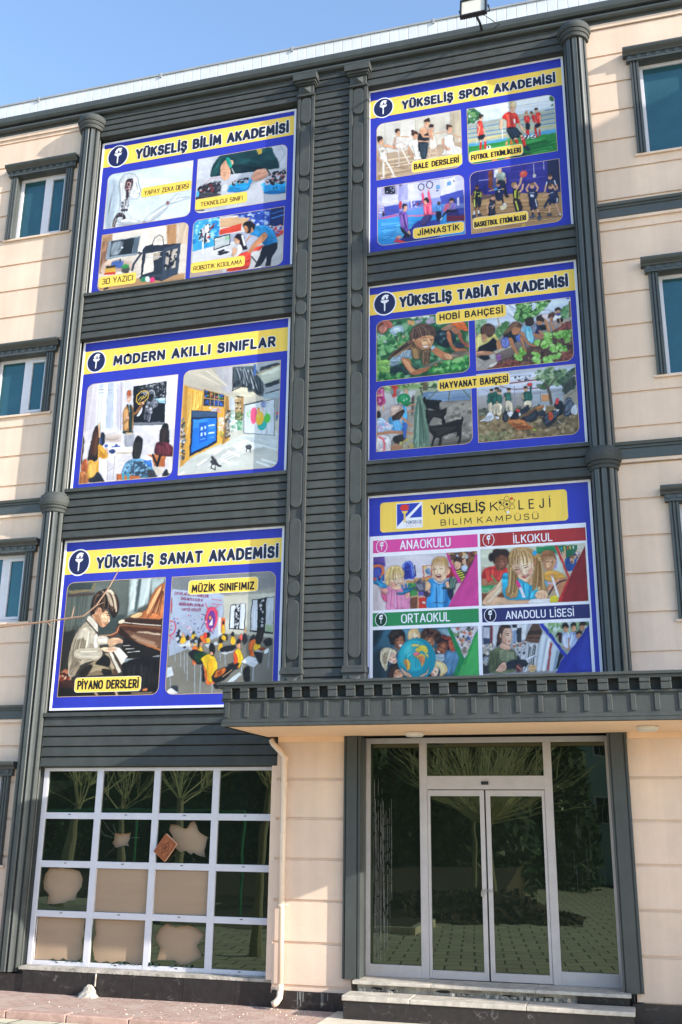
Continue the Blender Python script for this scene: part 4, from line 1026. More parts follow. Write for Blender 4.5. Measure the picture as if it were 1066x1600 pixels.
BANNERS['L2'] = {"rect":(-5.304,-1.803,6.995,9.525),
"band":(-5.284,-1.823,8.950,9.343),
"title":('MODERN AKILLI SINIFLAR',(-4.749,-2.031,9.039,0.180)),
"emblem":(-5.055,9.122,0.170),
"caps":[],
"pics":[
((-5.170,-3.613,7.095,8.765),(1,0,1,0),"""G e0dae4 e2dee6
P d8d2de 15 -15,1657 181,1670 198,905 8,856
P f6f8fe 11 181,1670 493,1670 517,874 201,871
P d4dcec 9 205,1650 326,1654 354,890 236,876
P c4cee4 7 352,1660 468,1659 508,883 368,880
P fbfcff 7 316,1658 357,1659 374,871 342,871
H f4f6fc 6 18 213,1614 227,1264 243,901 320,1619 335,1252 342,908
L 7888a0 9 2 201,1554 299,1552
L 8898b0 9 2 215,1500 295,1503
L 7888a0 9 2 364,1527 447,1532
L 8898b0 9 2 373,1482 447,1483
P e8e8f2 11 493,1670 644,1670 682,773 561,768
H c0b8c8 7 15 513,1650 539,1231 576,800 627,1655 645,1220 663,792
P e8e6f0 11 644,1670 1547,1680 1554,772 855,773
P ece8f0 9 202,862 571,852 576,800 224,809
P d8ccc8 11 332,790 663,792 677,622 362,652
H c8b4ac 5 11 370,753 494,741 649,760 376,684 501,656 657,658
P 12141c 4 808,1547 1369,1574 1383,852 839,935
P 70747e 6 846,935 1377,898 1377,848 843,884
N 50545c,8a8e98,22252c,b0b4bc,3a3e46 200 20 917,1535 1362,1563 1364,1331 1142,1321 889,1452
P 9cc8dc 7 1203,1306 1363,1294 1367,1198 1199,1247
P d8ecf4 11 1246,1301 1363,1294 1366,1254 1249,1267
P 14161e 7 1167,1207 1360,1187 1373,899 1136,922
S e4e8f4 7 904,1039 948,1137 979,1185 985,1099 938,1036
S 686c7a 4 1029,975 1029,1094 1058,1279 1076,1397 1097,1455 1150,1449 1180,1386 1175,1283 1232,1260 1253,1207 1215,1143 1153,1166 1128,1033 1127,932 1092,944 1075,1056 1055,973
N a8acb8,40444e,888c98,20242c,c8ccd8,585c68 90 20 1038,975 1058,1279 1099,1429 1171,1387 1233,1243 1131,999 1100,951
S 1a1c26 4 1084,1276 1086,1370 1146,1381 1168,1318 1129,1254
L d8dce8 9 2 1085,1430 1123,1452 1170,1412 1189,1333
L b8bccc 9 2 1145,1150 1126,949
L e0b440 15 2 1010,1233 923,1233 875,1290 877,1384 942,1446 1011,1456 1075,1406 1072,1329 1007,1267 922,1251
L e8d070 9 2 909,1303 948,1359 969,1314 991,1372 1006,1327 1050,1391
L c8a038 9 2 928,1284 1052,1365
P e4e0ea 11 78,679 643,625 1112,548 1237,470 1547,376 1555,0 314,22 110,338
P f4f0f6 6 415,638 679,605 999,475 898,451 604,461 444,510
P c8b8a8 6 595,471 863,455 866,421 606,445
P e0dce6 9 623,443 866,421 874,321 809,277 610,195
P f2eef4 6 314,404 604,470 600,412 456,375 313,321
L a89c9c 11 2 466,357 479,16
L a89c9c 11 2 583,413 581,33
L a89c9c 9 2 482,173 590,230
P f4f2f8 6 311,337 457,358 479,8 331,120
S b07c48 6 677,943 657,1081 690,1215 747,1261 812,1211 840,1080 845,791 697,806
S 8a5c34 6 785,1222 846,1113 881,1110 974,1254 1002,1216 901,1073 841,1063
H d0a068 7 15 676,1165 690,993 713,821 736,1176 752,987 783,814
S 1e3430 4 713,1247 784,1239 822,1082 837,792 794,779 761,1088
L d0d8d4 7 2 753,1226 772,1121
S 203028 6 693,806 845,791 848,757 700,763
S e4b094 4 709,1402 751,1424 773,1378 769,1310 745,1287 716,1324
S a8542c 4 700,1412 712,1480 764,1486 786,1429 768,1387 727,1400
L 38302c 7 2 715,1371 759,1373
L f8f0e8 7 2 729,1335 755,1337
L e8e8f0 13 2 728,1280 757,1242 779,1257
S e4b094 4 965,1255 989,1278 1017,1249 994,1217
S e4b094 4 717,1033 755,1054 775,1018 742,996
S a87848 6 667,961 725,989 750,1004 736,971 687,925
P b4b8c4 4 701,755 893,736 900,534 732,542
P a0a4b0 6 720,736 876,724 877,545 744,549
P d0b89c 6 733,785 847,774 840,744 745,747
S 1c2438 6 312,623 305,793 337,832 376,786 383,650 349,602
L 3858a0 17 6 311,724 328,638
S 3a5cb0 6 392,607 435,615 447,576 404,572
L 3048a0 18 4 517,567 656,565
S 385098 4 569,574 592,605 622,564
S 283870 4 478,515 548,517 586,480 536,448 491,472
S 201818 6 114,388 126,539 166,772 205,930 256,942 287,897 291,760 304,556 305,405 231,353 150,377
H 4c2c20 10 15 216,904 164,704 138,420 272,864 282,659 288,406
H 6a4430 5 9 235,885 202,667 192,398 273,762 279,592 270,408
S e4b490 4 252,934 270,992 287,897 292,743 273,762
L e8c890 15 2 253,917 270,984
S e4a83c 6 134,86 129,287 150,385 283,357 285,625 388,548 451,475 454,400 386,381 305,405 321,237 303,138 222,79
H f0c468 8 15 140,302 149,201 168,100 267,341 278,224 279,124
H b07820 5 13 309,556 358,501 416,428 302,439 340,410 402,396
S e4b490 4 424,545 445,543 451,475 429,477
S 20222e 6 153,68 254,109 318,170 436,12 297,15 194,7
S b05c34 6 14,246 36,378 105,389 133,186 53,201
S a8683c 6 -6,181 88,198 176,17 11,5
S 201c1c 6 2,550 5,788 30,717 30,531 22,346 4,348
S 141416 4 878,437 886,603 930,699 990,693 1035,622 1032,489 1009,342 961,305 898,335
H 34302e 8 13 902,618 903,501 923,350 1004,625 1014,491 983,344
S 5c90b4 6 719,120 774,280 907,334 1080,303 1225,175 1298,87 1295,6 932,20 707,63
S 34485c 9 857,108 912,268 1065,271 1125,151 1067,25 896,39
N 80b0d0,405c78,a0c8e0,2c4460,6898bc 150 26 735,135 809,277 1046,306 1226,158 1286,23 828,45
S 3c3c44 11 1159,148 1298,87 1295,14 1168,33
P c46c38 6 634,111 702,113 722,87 1031,52 1034,11 651,10
L 40a0b8 37 4 746,101 753,18
L 40a0b8 37 4 832,94 838,19
L 8a3c18 15 2 643,110 651,10
P 2c6cd0 6 1063,296 1207,299 1225,175 1154,214
P 4888e0 7 1098,284 1191,289 1205,218 1152,239
P c87840 6 1124,389 1430,362 1443,303 1214,324
P b46434 6 1214,324 1443,303 1435,165 1257,188
L 141414 44 6 1346,361 1307,200
L 141414 33 6 1219,373 1308,184
P d8ccc4 7 1224,183 1427,157 1402,46 1302,38
S 141416 4 1313,596 1312,729 1347,843 1395,875 1449,832 1470,647 1470,515 1405,488 1343,526
H 3c2c28 9 13 1350,792 1333,677 1333,544 1444,783 1453,649 1445,517
S 501c28 6 1252,386 1258,534 1331,577 1469,531 1544,466 1549,335 1432,337
H 7a3440 7 15 1275,533 1281,449 1295,374 1471,498 1494,413 1498,347
L 50241c 22 4 1432,337 1546,327
S 20242c 7 1403,29 1463,122 1518,52 1487,14
P e4ded8 7 1450,319 1551,310 1559,65 1501,53"""),
((-3.518,-1.940,7.097,8.808),(1,0,1,0),"""G c8c0ac d8dcd8
P c4bcae 17 -6,1720 812,1704 814,1235 720,1217 328,1367 19,1480
P b8b8c0 30 504,1701 813,1694 814,1255 678,1289
H d8d0c0 14 15 78,1631 279,1549 616,1393 427,1690 569,1555 772,1337
P a8b0b8 11 803,1695 1570,1702 1581,1057 1328,1122 1021,1290 822,1283
P e8b048 11 9,1481 89,1452 338,1356 710,1218 779,1181 801,494 701,428 662,450 236,283 35,132 -15,609
H f4c868 12 21 54,1377 59,987 75,411 331,1308 320,1153 153,1035
H d09838 8 13 111,1410 125,1174 140,594 685,1153 639,927 639,547
P c89440 8 19,1470 85,1448 110,144 36,113
P a87c40 8 710,1218 768,1202 773,496 697,428
P b0a090 11 88,1462 710,1227 711,1198 91,1422
P d4d8d4 17 16,115 236,283 701,428 977,552 1587,530 1585,25 6,-25
H e4e8e8 16 19 208,98 486,223 760,385 588,65 954,218 1465,357
P c8d4d8 17 978,533 1569,532 1577,272 1225,379
P 3a3024 4 343,1369 696,1239 694,1036 343,1089
N b83c38,3868c0,50a050,4a4038,58a848,2858b8,d85848 40 28 358,1344 681,1230 675,1154 355,1227
N 2858c0,3868d0,2c2c38,285098 40 30 359,1217 682,1134 680,1053 352,1101
L c8a468 11 2 343,1365 696,1237
L c8a468 11 2 345,1224 697,1140
L c8a468 11 2 347,1088 694,1036
L c8a468 11 2 347,1364 347,1088
L c8a468 8 2 461,1323 463,1072
L c8a468 8 2 528,1302 533,1061
L c8a468 8 2 593,1275 595,1051
L c8a468 11 2 694,1237 694,1036
N d8c0c0,a8b8d8,e8dcd8,c89898 30 23 451,1052 653,1021 647,955 522,968
P 1c2846 4 162,1038 589,974 609,465 174,288
P 3a5478 6 173,1023 576,968 580,895 183,920
P 2478e0 4 200,885 575,872 588,504 203,346
P 3a90f0 11 211,875 432,871 428,757 213,740
P 1a60c8 6 304,817 434,823 446,527 316,483
P c8e4ff 2 333,751 362,754 364,710 336,705
P c8e4ff 2 390,757 415,758 417,716 393,711
P c8e4ff 2 336,661 363,664 366,607 339,602
P c8e4ff 2 393,661 420,666 423,615 396,608
L d0e8ff 25 2 467,757 548,760
L d0e8ff 25 2 471,635 547,639
L 80b8f4 8 2 469,715 550,718
L 80b8f4 8 2 490,561 558,566
L 80b8f4 11 2 346,546 414,557
N e8dcc0,f0e8d8,c8d8c0,e8b8a0 50 25 612,891 708,882 700,654 632,680
N c86848,78a848,e8c858 16 21 625,643 701,635 688,504 630,529
P 4a4238 4 727,991 808,967 812,549 734,519
N 6a7c98,a08868,d0c8b8,38404c,586c88 70 21 732,975 804,958 808,549 737,537
L c8b088 8 2 733,860 810,845
L c8b088 8 2 735,746 811,730
L c8b088 8 2 737,632 810,625
P c8d0d8 6 769,1182 866,1153 868,970 778,989
P b8ccc4 8 807,976 922,955 927,632 821,605
N 78a888,d8e8e8,90b0b0,f0f4f4 40 28 809,948 913,937 917,633 824,623
L e8eef0 8 2 865,961 872,600
P 68a884 8 919,803 1004,791 1001,634 926,642
N 48906c,a8d0b8 20 21 923,793 995,786 995,644 931,650
P 3c3024 4 869,1200 997,1177 1004,794 881,816
N c8a878,e0d0b0,785838,a89060 60 23 878,1171 970,1151 970,931 884,944
L d8c098 8 2 877,1113 968,1099
L d8c098 8 2 876,1046 967,1030
L d8c098 8 2 879,979 968,965
N 788858,586838,a0a878 30 25 882,921 999,909 1000,804 886,816
P b08850 6 965,1171 1004,1157 1003,908 970,921
N 505c6c,384454,6c7888 20 30 3,934 65,937 94,258 24,245
N 303848,48806c,a8a8b0,5c4838,d8d8d8 50 25 -5,916 63,918 88,258 17,255
L c8a468 11 2 5,761 72,763
L c8a468 11 2 6,579 76,581
L c8a468 11 2 12,435 81,438
P e0dcc4 8 812,1294 1009,1353 1212,1211 1102,1156 950,1182
L 6a5838 17 2 812,1290 1008,1357
L 4a4438 19 4 1009,1353 1270,1157
P 4c565e 11 813,1684 1157,1663 1320,1334 1327,1141 1019,1339 829,1331
H 1c2228 9 19 834,1642 868,1521 885,1363 1159,1624 1205,1405 1289,1164
H 98a4b0 6 17 853,1660 897,1517 922,1378 1120,1648 1185,1446 1269,1205
H 1c2228 8 13 891,1655 916,1515 902,1400 1259,1476 1283,1319 1308,1143
N 2a3038,505a64,788490,1c2026 60 34 841,1485 1015,1426 1326,1160 1290,1126 1019,1329 847,1348
L 1c2026 15 2 810,1674 821,1293
P 4468a8 8 1147,1694 1184,1695 1183,1485 1134,1529
P c8d0c0 11 1191,1523 1572,1643 1581,1362 1338,1351
P d8dccc 13 1257,1515 1554,1606 1560,1422 1318,1392
P 3c4448 6 1253,1632 1534,1677 1572,1643 1237,1556
L a88850 15 2 1191,1519 1572,1637
P 505c64 8 1329,1342 1570,1402 1572,1325 1350,1282
H 202830 6 11 1348,1340 1450,1367 1561,1393 1350,1282 1452,1304 1563,1335
L 2c343c 21 2 1353,1186 1566,1226
P a8bcc8 11 1326,1180 1576,1210 1580,1085 1329,1093
P 6c7c88 6 1008,1041 1506,1088 1519,496 1022,576
P e0e8f0 4 1024,1024 1488,1071 1502,511 1037,587
P ccd8e4 13 1293,1049 1488,1067 1502,511 1311,542
L 2c3440 13 2 1012,1037 1320,1081
E ec5c88 4 1178,843 51,131
E ec5c88 6 1175,910 47,68
E 34b4b0 4 1315,697 76,97
E f0c038 4 1274,795 64,110
E f4d058 6 1260,844 38,51
E f0b060 4 1251,921 25,51
E 5cc848 4 1392,784 51,76
L 78d058 15 2 1074,911 1092,833
L 78d058 15 2 1107,936 1116,897
L 78d058 13 2 1373,899 1389,850
L f0a078 13 2 1315,952 1324,913
L 404858 6 2 1230,980 1250,949
S 8c9cd0 4 1293,1049 1349,1051 1356,967 1300,973
L 384880 6 2 1368,1041 1396,1029
P 98a0a4 6 1515,1083 1570,1086 1567,719 1523,723
P c84860 4 1531,873 1568,878 1565,832 1532,831
P 4868b0 4 1533,816 1566,817 1562,757 1533,756
S f4fafc 25 871,412 1055,470 1131,425 986,345
L fcffff 34 4 320,141 444,217
L fcffff 32 4 585,304 671,352
L fcffff 34 4 693,204 828,118
L fcffff 30 4 791,317 972,226
L f4fcff 25 4 701,250 801,297
L f4fcff 30 4 920,361 1024,308
L f4fcff 30 4 1254,109 1440,28
L f4fcff 30 4 1335,138 1548,59
L e4f0f4 21 6 907,437 1319,333
L fcffff 34 6 23,11 97,42
L e4f0f4 21 6 1131,425 1559,274
S 24242a 4 521,257 550,258 620,174 619,118 585,130 563,179
P 3c3c44 2 511,174 570,225 612,147 557,114
P 2c2c32 2 605,166 702,102 681,76 600,129
L 24242a 13 2 538,125 535,70
L 24242a 13 2 595,120 604,36
L 24242a 13 2 531,79 599,42
P 38383e 2 1059,376 1142,391 1171,356 1154,302 1079,328
S 505058 4 1077,374 1133,384 1144,331 1088,336
L 24242a 13 2 1089,327 1081,285
L 24242a 13 2 1135,313 1148,271""")]}
BANNERS['L3'] = {"rect":(-5.304,-1.803,3.661,6.199),
"band":(-5.284,-1.823,5.670,6.027),
"title":('YÜKSELİŞ SANAT AKADEMİSİ',(-4.747,-1.883,5.729,0.184)),
"emblem":(-5.039,5.851,0.186),
"caps":[('PİYANO DERSLERİ','b',(-4.933,-3.881,3.912,4.126),(-4.887,-3.915,3.952,0.131)),('MÜZİK SINIFIMIZ','b',(-3.241,-2.174,5.263,5.475),(-3.186,-2.229,5.291,0.118))],
"pics":[
((-5.200,-3.605,3.854,5.547),(1,0,1,0),"""G 5c625c 2c241e
P 626a64 23 -7,1696 1006,1675 1000,1113 516,1069 25,1026
H 4c544e 8 27 17,1629 27,1187 57,547 373,1659 350,1334 333,1141
H 7a827a 6 19 70,1643 80,1185 76,704 921,1647 908,1389 893,1149
P 8a7854 8 6,1564 417,1567 447,1664 471,1662 458,1549 83,1519
P 3a4444 8 12,1679 416,1670 407,1576 32,1579
P 4c3c38 10 20,1514 474,1523 460,1483 15,1473
P 9aa8a8 27 1022,1690 1196,1694 1167,1169 1032,1143
P d4e0e0 23 1049,1689 1144,1690 1127,1250 1044,1206
P c0ced0 27 1196,1694 1369,1694 1345,1320 1178,1248
P 4c5a5c 19 1161,1691 1217,1691 1165,1201 1123,1187
P a8b8b8 23 1369,1691 1583,1689 1551,1533 1387,1445
P 3c4644 27 546,1132 994,1176 949,893 604,875
P 2c2a26 23 -36,932 207,986 176,417 2,391
S 30180c 8 885,1038 969,1066 1574,962 1598,497 1277,631 988,829 914,894
S b86c3c 6 1068,1122 1133,1170 1251,1197 1333,1241 1388,1429 1482,1552 1581,1603 1581,1356 1582,1090 1327,1098
H f0b880 9 17 1307,1131 1394,1349 1516,1551 1563,1120 1564,1357 1576,1548
H 6a3018 7 16 1343,1113 1447,1315 1551,1533 1547,1104 1558,1309 1572,1484
S f0c890 8 1085,1125 1183,1184 1269,1180 1206,1116
S e8d8c0 6 894,1038 898,1085 976,1090 988,1050
L f8f0e0 12 4 979,1053 1248,1015 1564,981
P 3a2014 6 1000,1113 1575,1072 1572,986 987,1058
P 7c4e32 6 902,1037 1565,962 1568,923 905,1002
P 4c2818 8 905,1002 1568,923 1574,837 1171,908 979,939
P c8b49c 10 1221,914 1572,869 1574,837 1189,896
P 6c4a38 8 979,939 1575,830 1589,628 1443,671 1164,775
H 9a7860 6 23 1087,888 1262,834 1522,746 1180,790 1355,721 1579,651
P b87040 6 1164,775 1588,643 1581,617 1165,759
S 7a3a1c 6 880,991 926,957 865,865 745,854 777,884 844,913
L e8b088 10 4 905,1005 878,912 777,876 604,875
P 1a1412 6 988,829 1164,775 1574,605 1579,528 1115,528 966,688
P f4efe2 4 835,709 931,690 1080,544 1031,515 1038,437 996,423 773,625
P fbf8f0 6 862,692 933,674 1046,546 1018,469
L a89880 10 2 799,624 1027,361
P e8e0d0 4 764,633 807,639 1003,338 953,324
P 4a3c30 4 807,639 840,654 1024,392 995,338
L 1a1612 27 4 996,734 1134,726
L 1a1612 29 4 1000,687 1171,684
L 1a1612 31 4 1038,639 1242,644
L 1a1612 31 4 1059,592 1313,602
L 1a1612 35 4 1097,547 1384,558
L e8e4e0 8 2 998,709 1101,709
L e8e4e0 8 2 1036,663 1172,666
L e8e4e0 8 2 1074,614 1261,622
L c8ccd0 16 4 1048,514 1286,510 1569,547
P 8a98a0 8 1032,507 1569,544 1571,521 1036,461
S 120e10 6 1027,469 1571,521 1592,101 1491,13 1088,23 1033,284
H 2c2826 5 27 1090,420 1102,266 1151,82 1491,469 1472,271 1453,75
P 584030 12 735,571 829,475 963,316 863,288 722,525
P b8a488 8 714,619 765,617 888,396 839,366
S b87860 19 8,250 23,359 124,403 182,354 126,216
N 8a3828,c07050,5a2418,e0b090,38180f 60 43 3,297 142,402 175,245 38,218
S 3a2018 19 4,203 245,243 275,119 14,110
P 1a1412 16 11,141 640,94 1087,38 1090,7 25,9
L b89878 35 8 610,49 639,18
L d8b898 35 8 933,57 954,14
S e88850 12 1352,85 1418,90 1412,60 1362,62
L 8a7860 27 12 1189,28 1490,28
S 8a785c 8 341,334 469,455 653,527 819,398 860,319 656,302 415,285
S b09c78 10 537,469 674,480 823,351 704,339
H c8b490 6 17 440,394 573,452 697,417 499,314 634,357 791,321
S 20180f 8 354,380 486,454 524,422 449,300 346,287
S 18120e 10 683,386 822,367 844,304 725,300
S 181210 10 716,588 810,507 783,414 678,433 572,467 635,528
S b4a690 6 140,387 133,576 173,796 260,984 391,1091 506,990 567,892 607,843 746,838 754,743 617,732 651,543 482,501 330,444 257,305 171,292
S d0c4b0 12 279,967 434,1009 531,910 544,766 370,757 258,825
H e0d6c4 9 21 266,920 215,731 204,479 458,944 455,786 420,598
H 7a6c58 8 17 220,858 185,669 176,417 379,852 376,694 324,506
L 6a5c4a 17 8 248,572 425,550 634,543
S 8a7c68 12 172,448 289,508 330,444 255,321 185,323
S fbf4e8 10 509,863 567,892 592,717 532,704
S d8ccb8 8 570,860 727,854 753,759 599,741
H f0e8da 5 14 572,845 659,841 729,839 596,765 667,754 744,767
S c4b8a2 6 221,667 341,695 638,684 650,551 426,535 249,556
H e4dccc 5 17 291,665 449,667 623,661 301,570 458,565 631,575
S e8dccc 6 372,1108 419,1173 544,1052 573,924 528,941 431,1041
L 2c2420 17 4 368,1108 469,1008 565,916
S e0b490 4 734,775 782,821 920,823 979,782 969,751 909,753 826,709 775,711
S f0c8a8 4 638,684 758,704 880,691 886,652 799,624 675,659
L b8846a 8 2 821,772 927,745
L b8846a 8 2 761,672 866,653
L b8846a 8 2 854,794 951,767
S dca47c 4 451,1201 529,1310 657,1256 734,1172 750,1091 719,1045 646,992 572,1035 504,1102
S f0c8a0 8 610,1194 717,1173 733,1092 657,1064 600,1114
S b4805c 8 488,1183 560,1164 625,1033 572,1035 513,1102
S f4d0b0 4 712,1125 755,1091 727,1061
S 2a1a14 4 425,1202 426,1380 510,1522 647,1567 774,1524 865,1375 885,1245 841,1151 799,1129 751,1187 692,1262 626,1217 584,1291 521,1302 494,1215 461,1187
H 7a5c44 12 16 495,1490 452,1378 441,1217 720,1543 836,1408 863,1198
H f0dcc0 7 14 579,1543 658,1449 739,1316 738,1534 829,1392 854,1199
H 140c0a 8 16 514,1473 472,1361 459,1216 636,1499 699,1383 673,1271
S f4e0c4 12 649,1547 737,1543 796,1475 724,1495
S d09874 4 525,1262 565,1300 604,1266 592,1202 550,1180
L 905c40 8 2 543,1253 579,1251 573,1211
L 3c2418 12 2 700,1166 753,1155
L 4c3020 10 2 680,1198 751,1184
L a04c40 10 2 668,1039 703,1033"""),
((-3.506,-1.913,3.850,5.542),(0,1,0,1),"""G 888a8c 707270
P 7e848a 16 -3,1691 873,1685 872,1336 824,1256 3,1463
P 989890 16 818,1389 1585,1465 1574,1286 1235,1286 894,1237 824,1093
P a6b4cc 10 9,1513 818,1389 813,785 20,539 7,1129
P c4c4b8 10 810,1372 1588,1383 1583,739 845,832
P d8dcd8 8 747,1063 834,1060 828,816 760,803
P e06838 8 799,1061 860,1050 862,831 810,833
P 7c7a72 16 12,523 778,786 948,828 1575,740 1591,-11 12,11
P 1a1c20 6 929,1235 1159,1257 1159,860 922,893
P d8e0ec 6 938,1222 994,1232 996,899 934,909
P d0d8e8 6 1074,1245 1151,1254 1146,876 1073,887
P 1a1c20 6 1243,1294 1581,1326 1573,795 1236,841
P d0d8e4 6 1256,1285 1337,1294 1333,853 1247,864
P c8d0d8 6 1467,1307 1573,1318 1569,819 1455,840
P a0b890 12 1468,935 1566,915 1566,823 1458,840
N d8dce4,1a1c20,a8acb4 40 18 1011,1239 1057,1242 1056,888 1004,893
N d8dce4,1a1c20,a8acb4 50 20 1371,1292 1430,1301 1421,849 1362,852
T 7a2850 35 55,1435 584,1359 Çocuklar_Hayatı_Renklidir
T 7a2850 35 162,1351 500,1302 Daha_Mutlu_Olur_ve
T 7a2850 35 137,1269 512,1230 Müziğin_Harika_Çocuklar
T 7a2850 35 181,1187 472,1166 Yaptığı_Gerçeği
S c03858 6 554,1105 600,1218 706,1196 746,1096 735,966 670,887 581,940 550,1023
E e0486c 6 645,1035 82,168
E 6a3890 6 648,1035 61,135
P e8ecf0 4 614,955 664,1059 670,952
S e89838 4 608,1078 633,1093 644,1051 624,1036
L c83858 12 4 584,1194 545,1270
L c83858 12 4 688,1205 739,1228
L 583878 12 4 546,1105 492,1124
L 583878 12 4 542,1007 495,911
L c83858 8 4 638,1331 787,1308
L c83858 8 4 641,1265 799,1241
L 583878 10 4 618,890 690,838
L d03858 18 4 16,1046 85,1026 108,943 78,862 18,832
S c02848 8 10,1362 28,1294 28,1194 14,1162
L d03858 10 4 27,831 83,780
L d03858 10 4 29,799 26,717
N d04868,6050a0,e8c0d0,4858a0 70 14 16,1128 517,1139 740,868 307,853 40,765
S 24242c 6 133,827 154,916 182,891 206,792 157,728
N 303038,c8d0dc,e8b830,c07858,282830 40 29 113,861 201,857 454,718 410,590 140,713
S e8b828 6 189,727 205,808 246,839 269,757 237,709
S d09878 4 211,849 245,856 243,807 219,808
S c8ccd8 6 272,708 294,780 334,754 344,673 292,659
S 201c20 6 275,805 299,837 330,811 326,763 287,756
S e8b828 6 363,786 377,850 412,849 419,784
S 201c20 4 368,859 389,886 408,862 395,841
S e8b828 6 441,589 444,653 491,684 532,634 528,570
S d0987c 4 480,717 514,731 529,682 492,660
S 201818 6 452,701 460,774 502,789 531,739 489,708 476,636
S e87030 6 372,640 422,670 459,637 429,557 451,412 403,414
S e87030 6 484,797 536,812 589,777 584,713 541,714
S e8b828 6 584,713 598,777 641,775 645,711
S 201c20 4 561,819 611,865 639,824 624,784 589,780
S d84030 6 542,844 585,850 597,793 555,778
P 303034 6 397,809 458,807 452,750 400,752
S e8b828 6 819,833 823,930 852,961 864,864 854,815
S 201818 4 820,979 836,1014 851,977 839,958
S e8b828 6 769,626 783,689 825,704 834,623 788,593
S 201c20 6 772,738 795,789 835,760 830,704 791,697
S 302820 6 814,769 845,824 897,822 909,749 867,734
S e8b828 6 814,769 837,808 881,782 867,726
S e8b828 6 954,699 967,779 1009,785 1018,697 989,666
S 201c20 4 957,820 981,851 1002,826 993,778
S 282830 6 1122,725 1144,820 1187,802 1198,722 1159,660
S d0986c 4 1147,868 1166,892 1181,867 1169,827
S e86058 6 1078,775 1118,813 1122,741 1088,726
S 302c30 6 1224,721 1288,799 1315,750 1259,688
S e87030 6 1225,689 1308,734 1327,669 1287,607 1308,512 1249,514
S e8b828 6 1296,591 1318,686 1377,684 1405,603 1347,589
S 241c1c 6 1315,750 1354,844 1430,833 1425,745 1394,667 1344,669
S 1c1c20 8 1442,713 1542,741 1561,661 1479,632
P c8d0dc 4 159,696 332,722 352,689 214,661
P c4ccd8 4 560,681 748,715 766,682 614,639
P c8d0dc 4 807,560 1009,609 1018,585 877,526
P c8d0dc 4 1314,575 1513,599 1514,568 1365,541
P d4dce8 4 1118,423 1224,507 1405,453 1323,338
P c8d4e0 4 6,233 13,377 74,384 120,278
L 98a4b0 12 2 105,714 130,470
L 98a4b0 12 2 196,662 217,387
L 98a4b0 12 2 307,561 329,193
L 98a4b0 12 2 428,413 452,16
L 98a4b0 12 2 524,394 529,14
L 98a4b0 12 2 261,595 279,306
L 98a4b0 12 2 877,526 893,367
L 98a4b0 12 2 797,593 812,449
L a4b0bc 16 2 1306,339 1305,151
L a4b0bc 16 2 1136,391 1128,281
L 98a4b0 12 2 1531,567 1522,332
L 98a4b0 12 2 67,232 85,88
S 18181c 8 324,561 408,622 584,568 656,501 523,410 417,461
S 123820 8 411,558 549,569 636,542 555,457 453,444
S 201e22 8 804,624 888,653 1024,657 1009,601 875,566 806,584
S 201e22 8 934,397 1101,424 1089,329 971,333
S 1c1a20 8 1314,559 1433,523 1404,383 1333,495
S 8a4020 6 1371,604 1446,618 1480,585 1414,563
S e8f0f4 6 1456,562 1505,600 1515,552 1466,522
S e87030 6 572,456 640,470 671,374 671,215 743,135 624,130 592,249
S f0c828 6 519,490 619,551 671,541 743,467 768,323 720,245 691,152 638,200 614,328 538,449
S e8b020 8 641,454 710,452 701,293 653,231
S 181416 6 633,614 646,686 688,701 726,643 714,531 672,525
S d09878 4 652,582 686,572 697,532 663,536
S 181416 6 541,409 581,297 588,170 552,203
S e85828 6 1010,569 1061,576 1082,472 1087,361 1037,362
S f0c828 6 1027,569 1076,615 1149,485 1134,438 1089,329 1073,488
S 181416 4 1035,696 1062,751 1102,726 1091,662 1056,679
S d89c78 4 1044,664 1090,686 1097,614 1059,615
S 181416 6 1157,312 1239,356 1258,277 1247,137 1180,154
S 16161c 6 695,246 768,323 935,365 1085,408 1070,361 941,239 810,148 716,159
S c06828 6 721,230 768,307 868,344 904,319 840,242 756,221
S 8a3818 4 786,291 836,321 839,258 789,243
L d8b080 8 2 857,226 988,317
P c8d4dc 4 928,153 1091,282 1142,257 1013,151
S 18181c 6 727,119 777,134 814,70 764,63
L 98a4b0 16 2 709,135 707,10
S e4e8f4 8 27,50 76,88 183,54 185,14 47,13
S 28303c 8 84,104 179,117 197,38 148,55""")]}
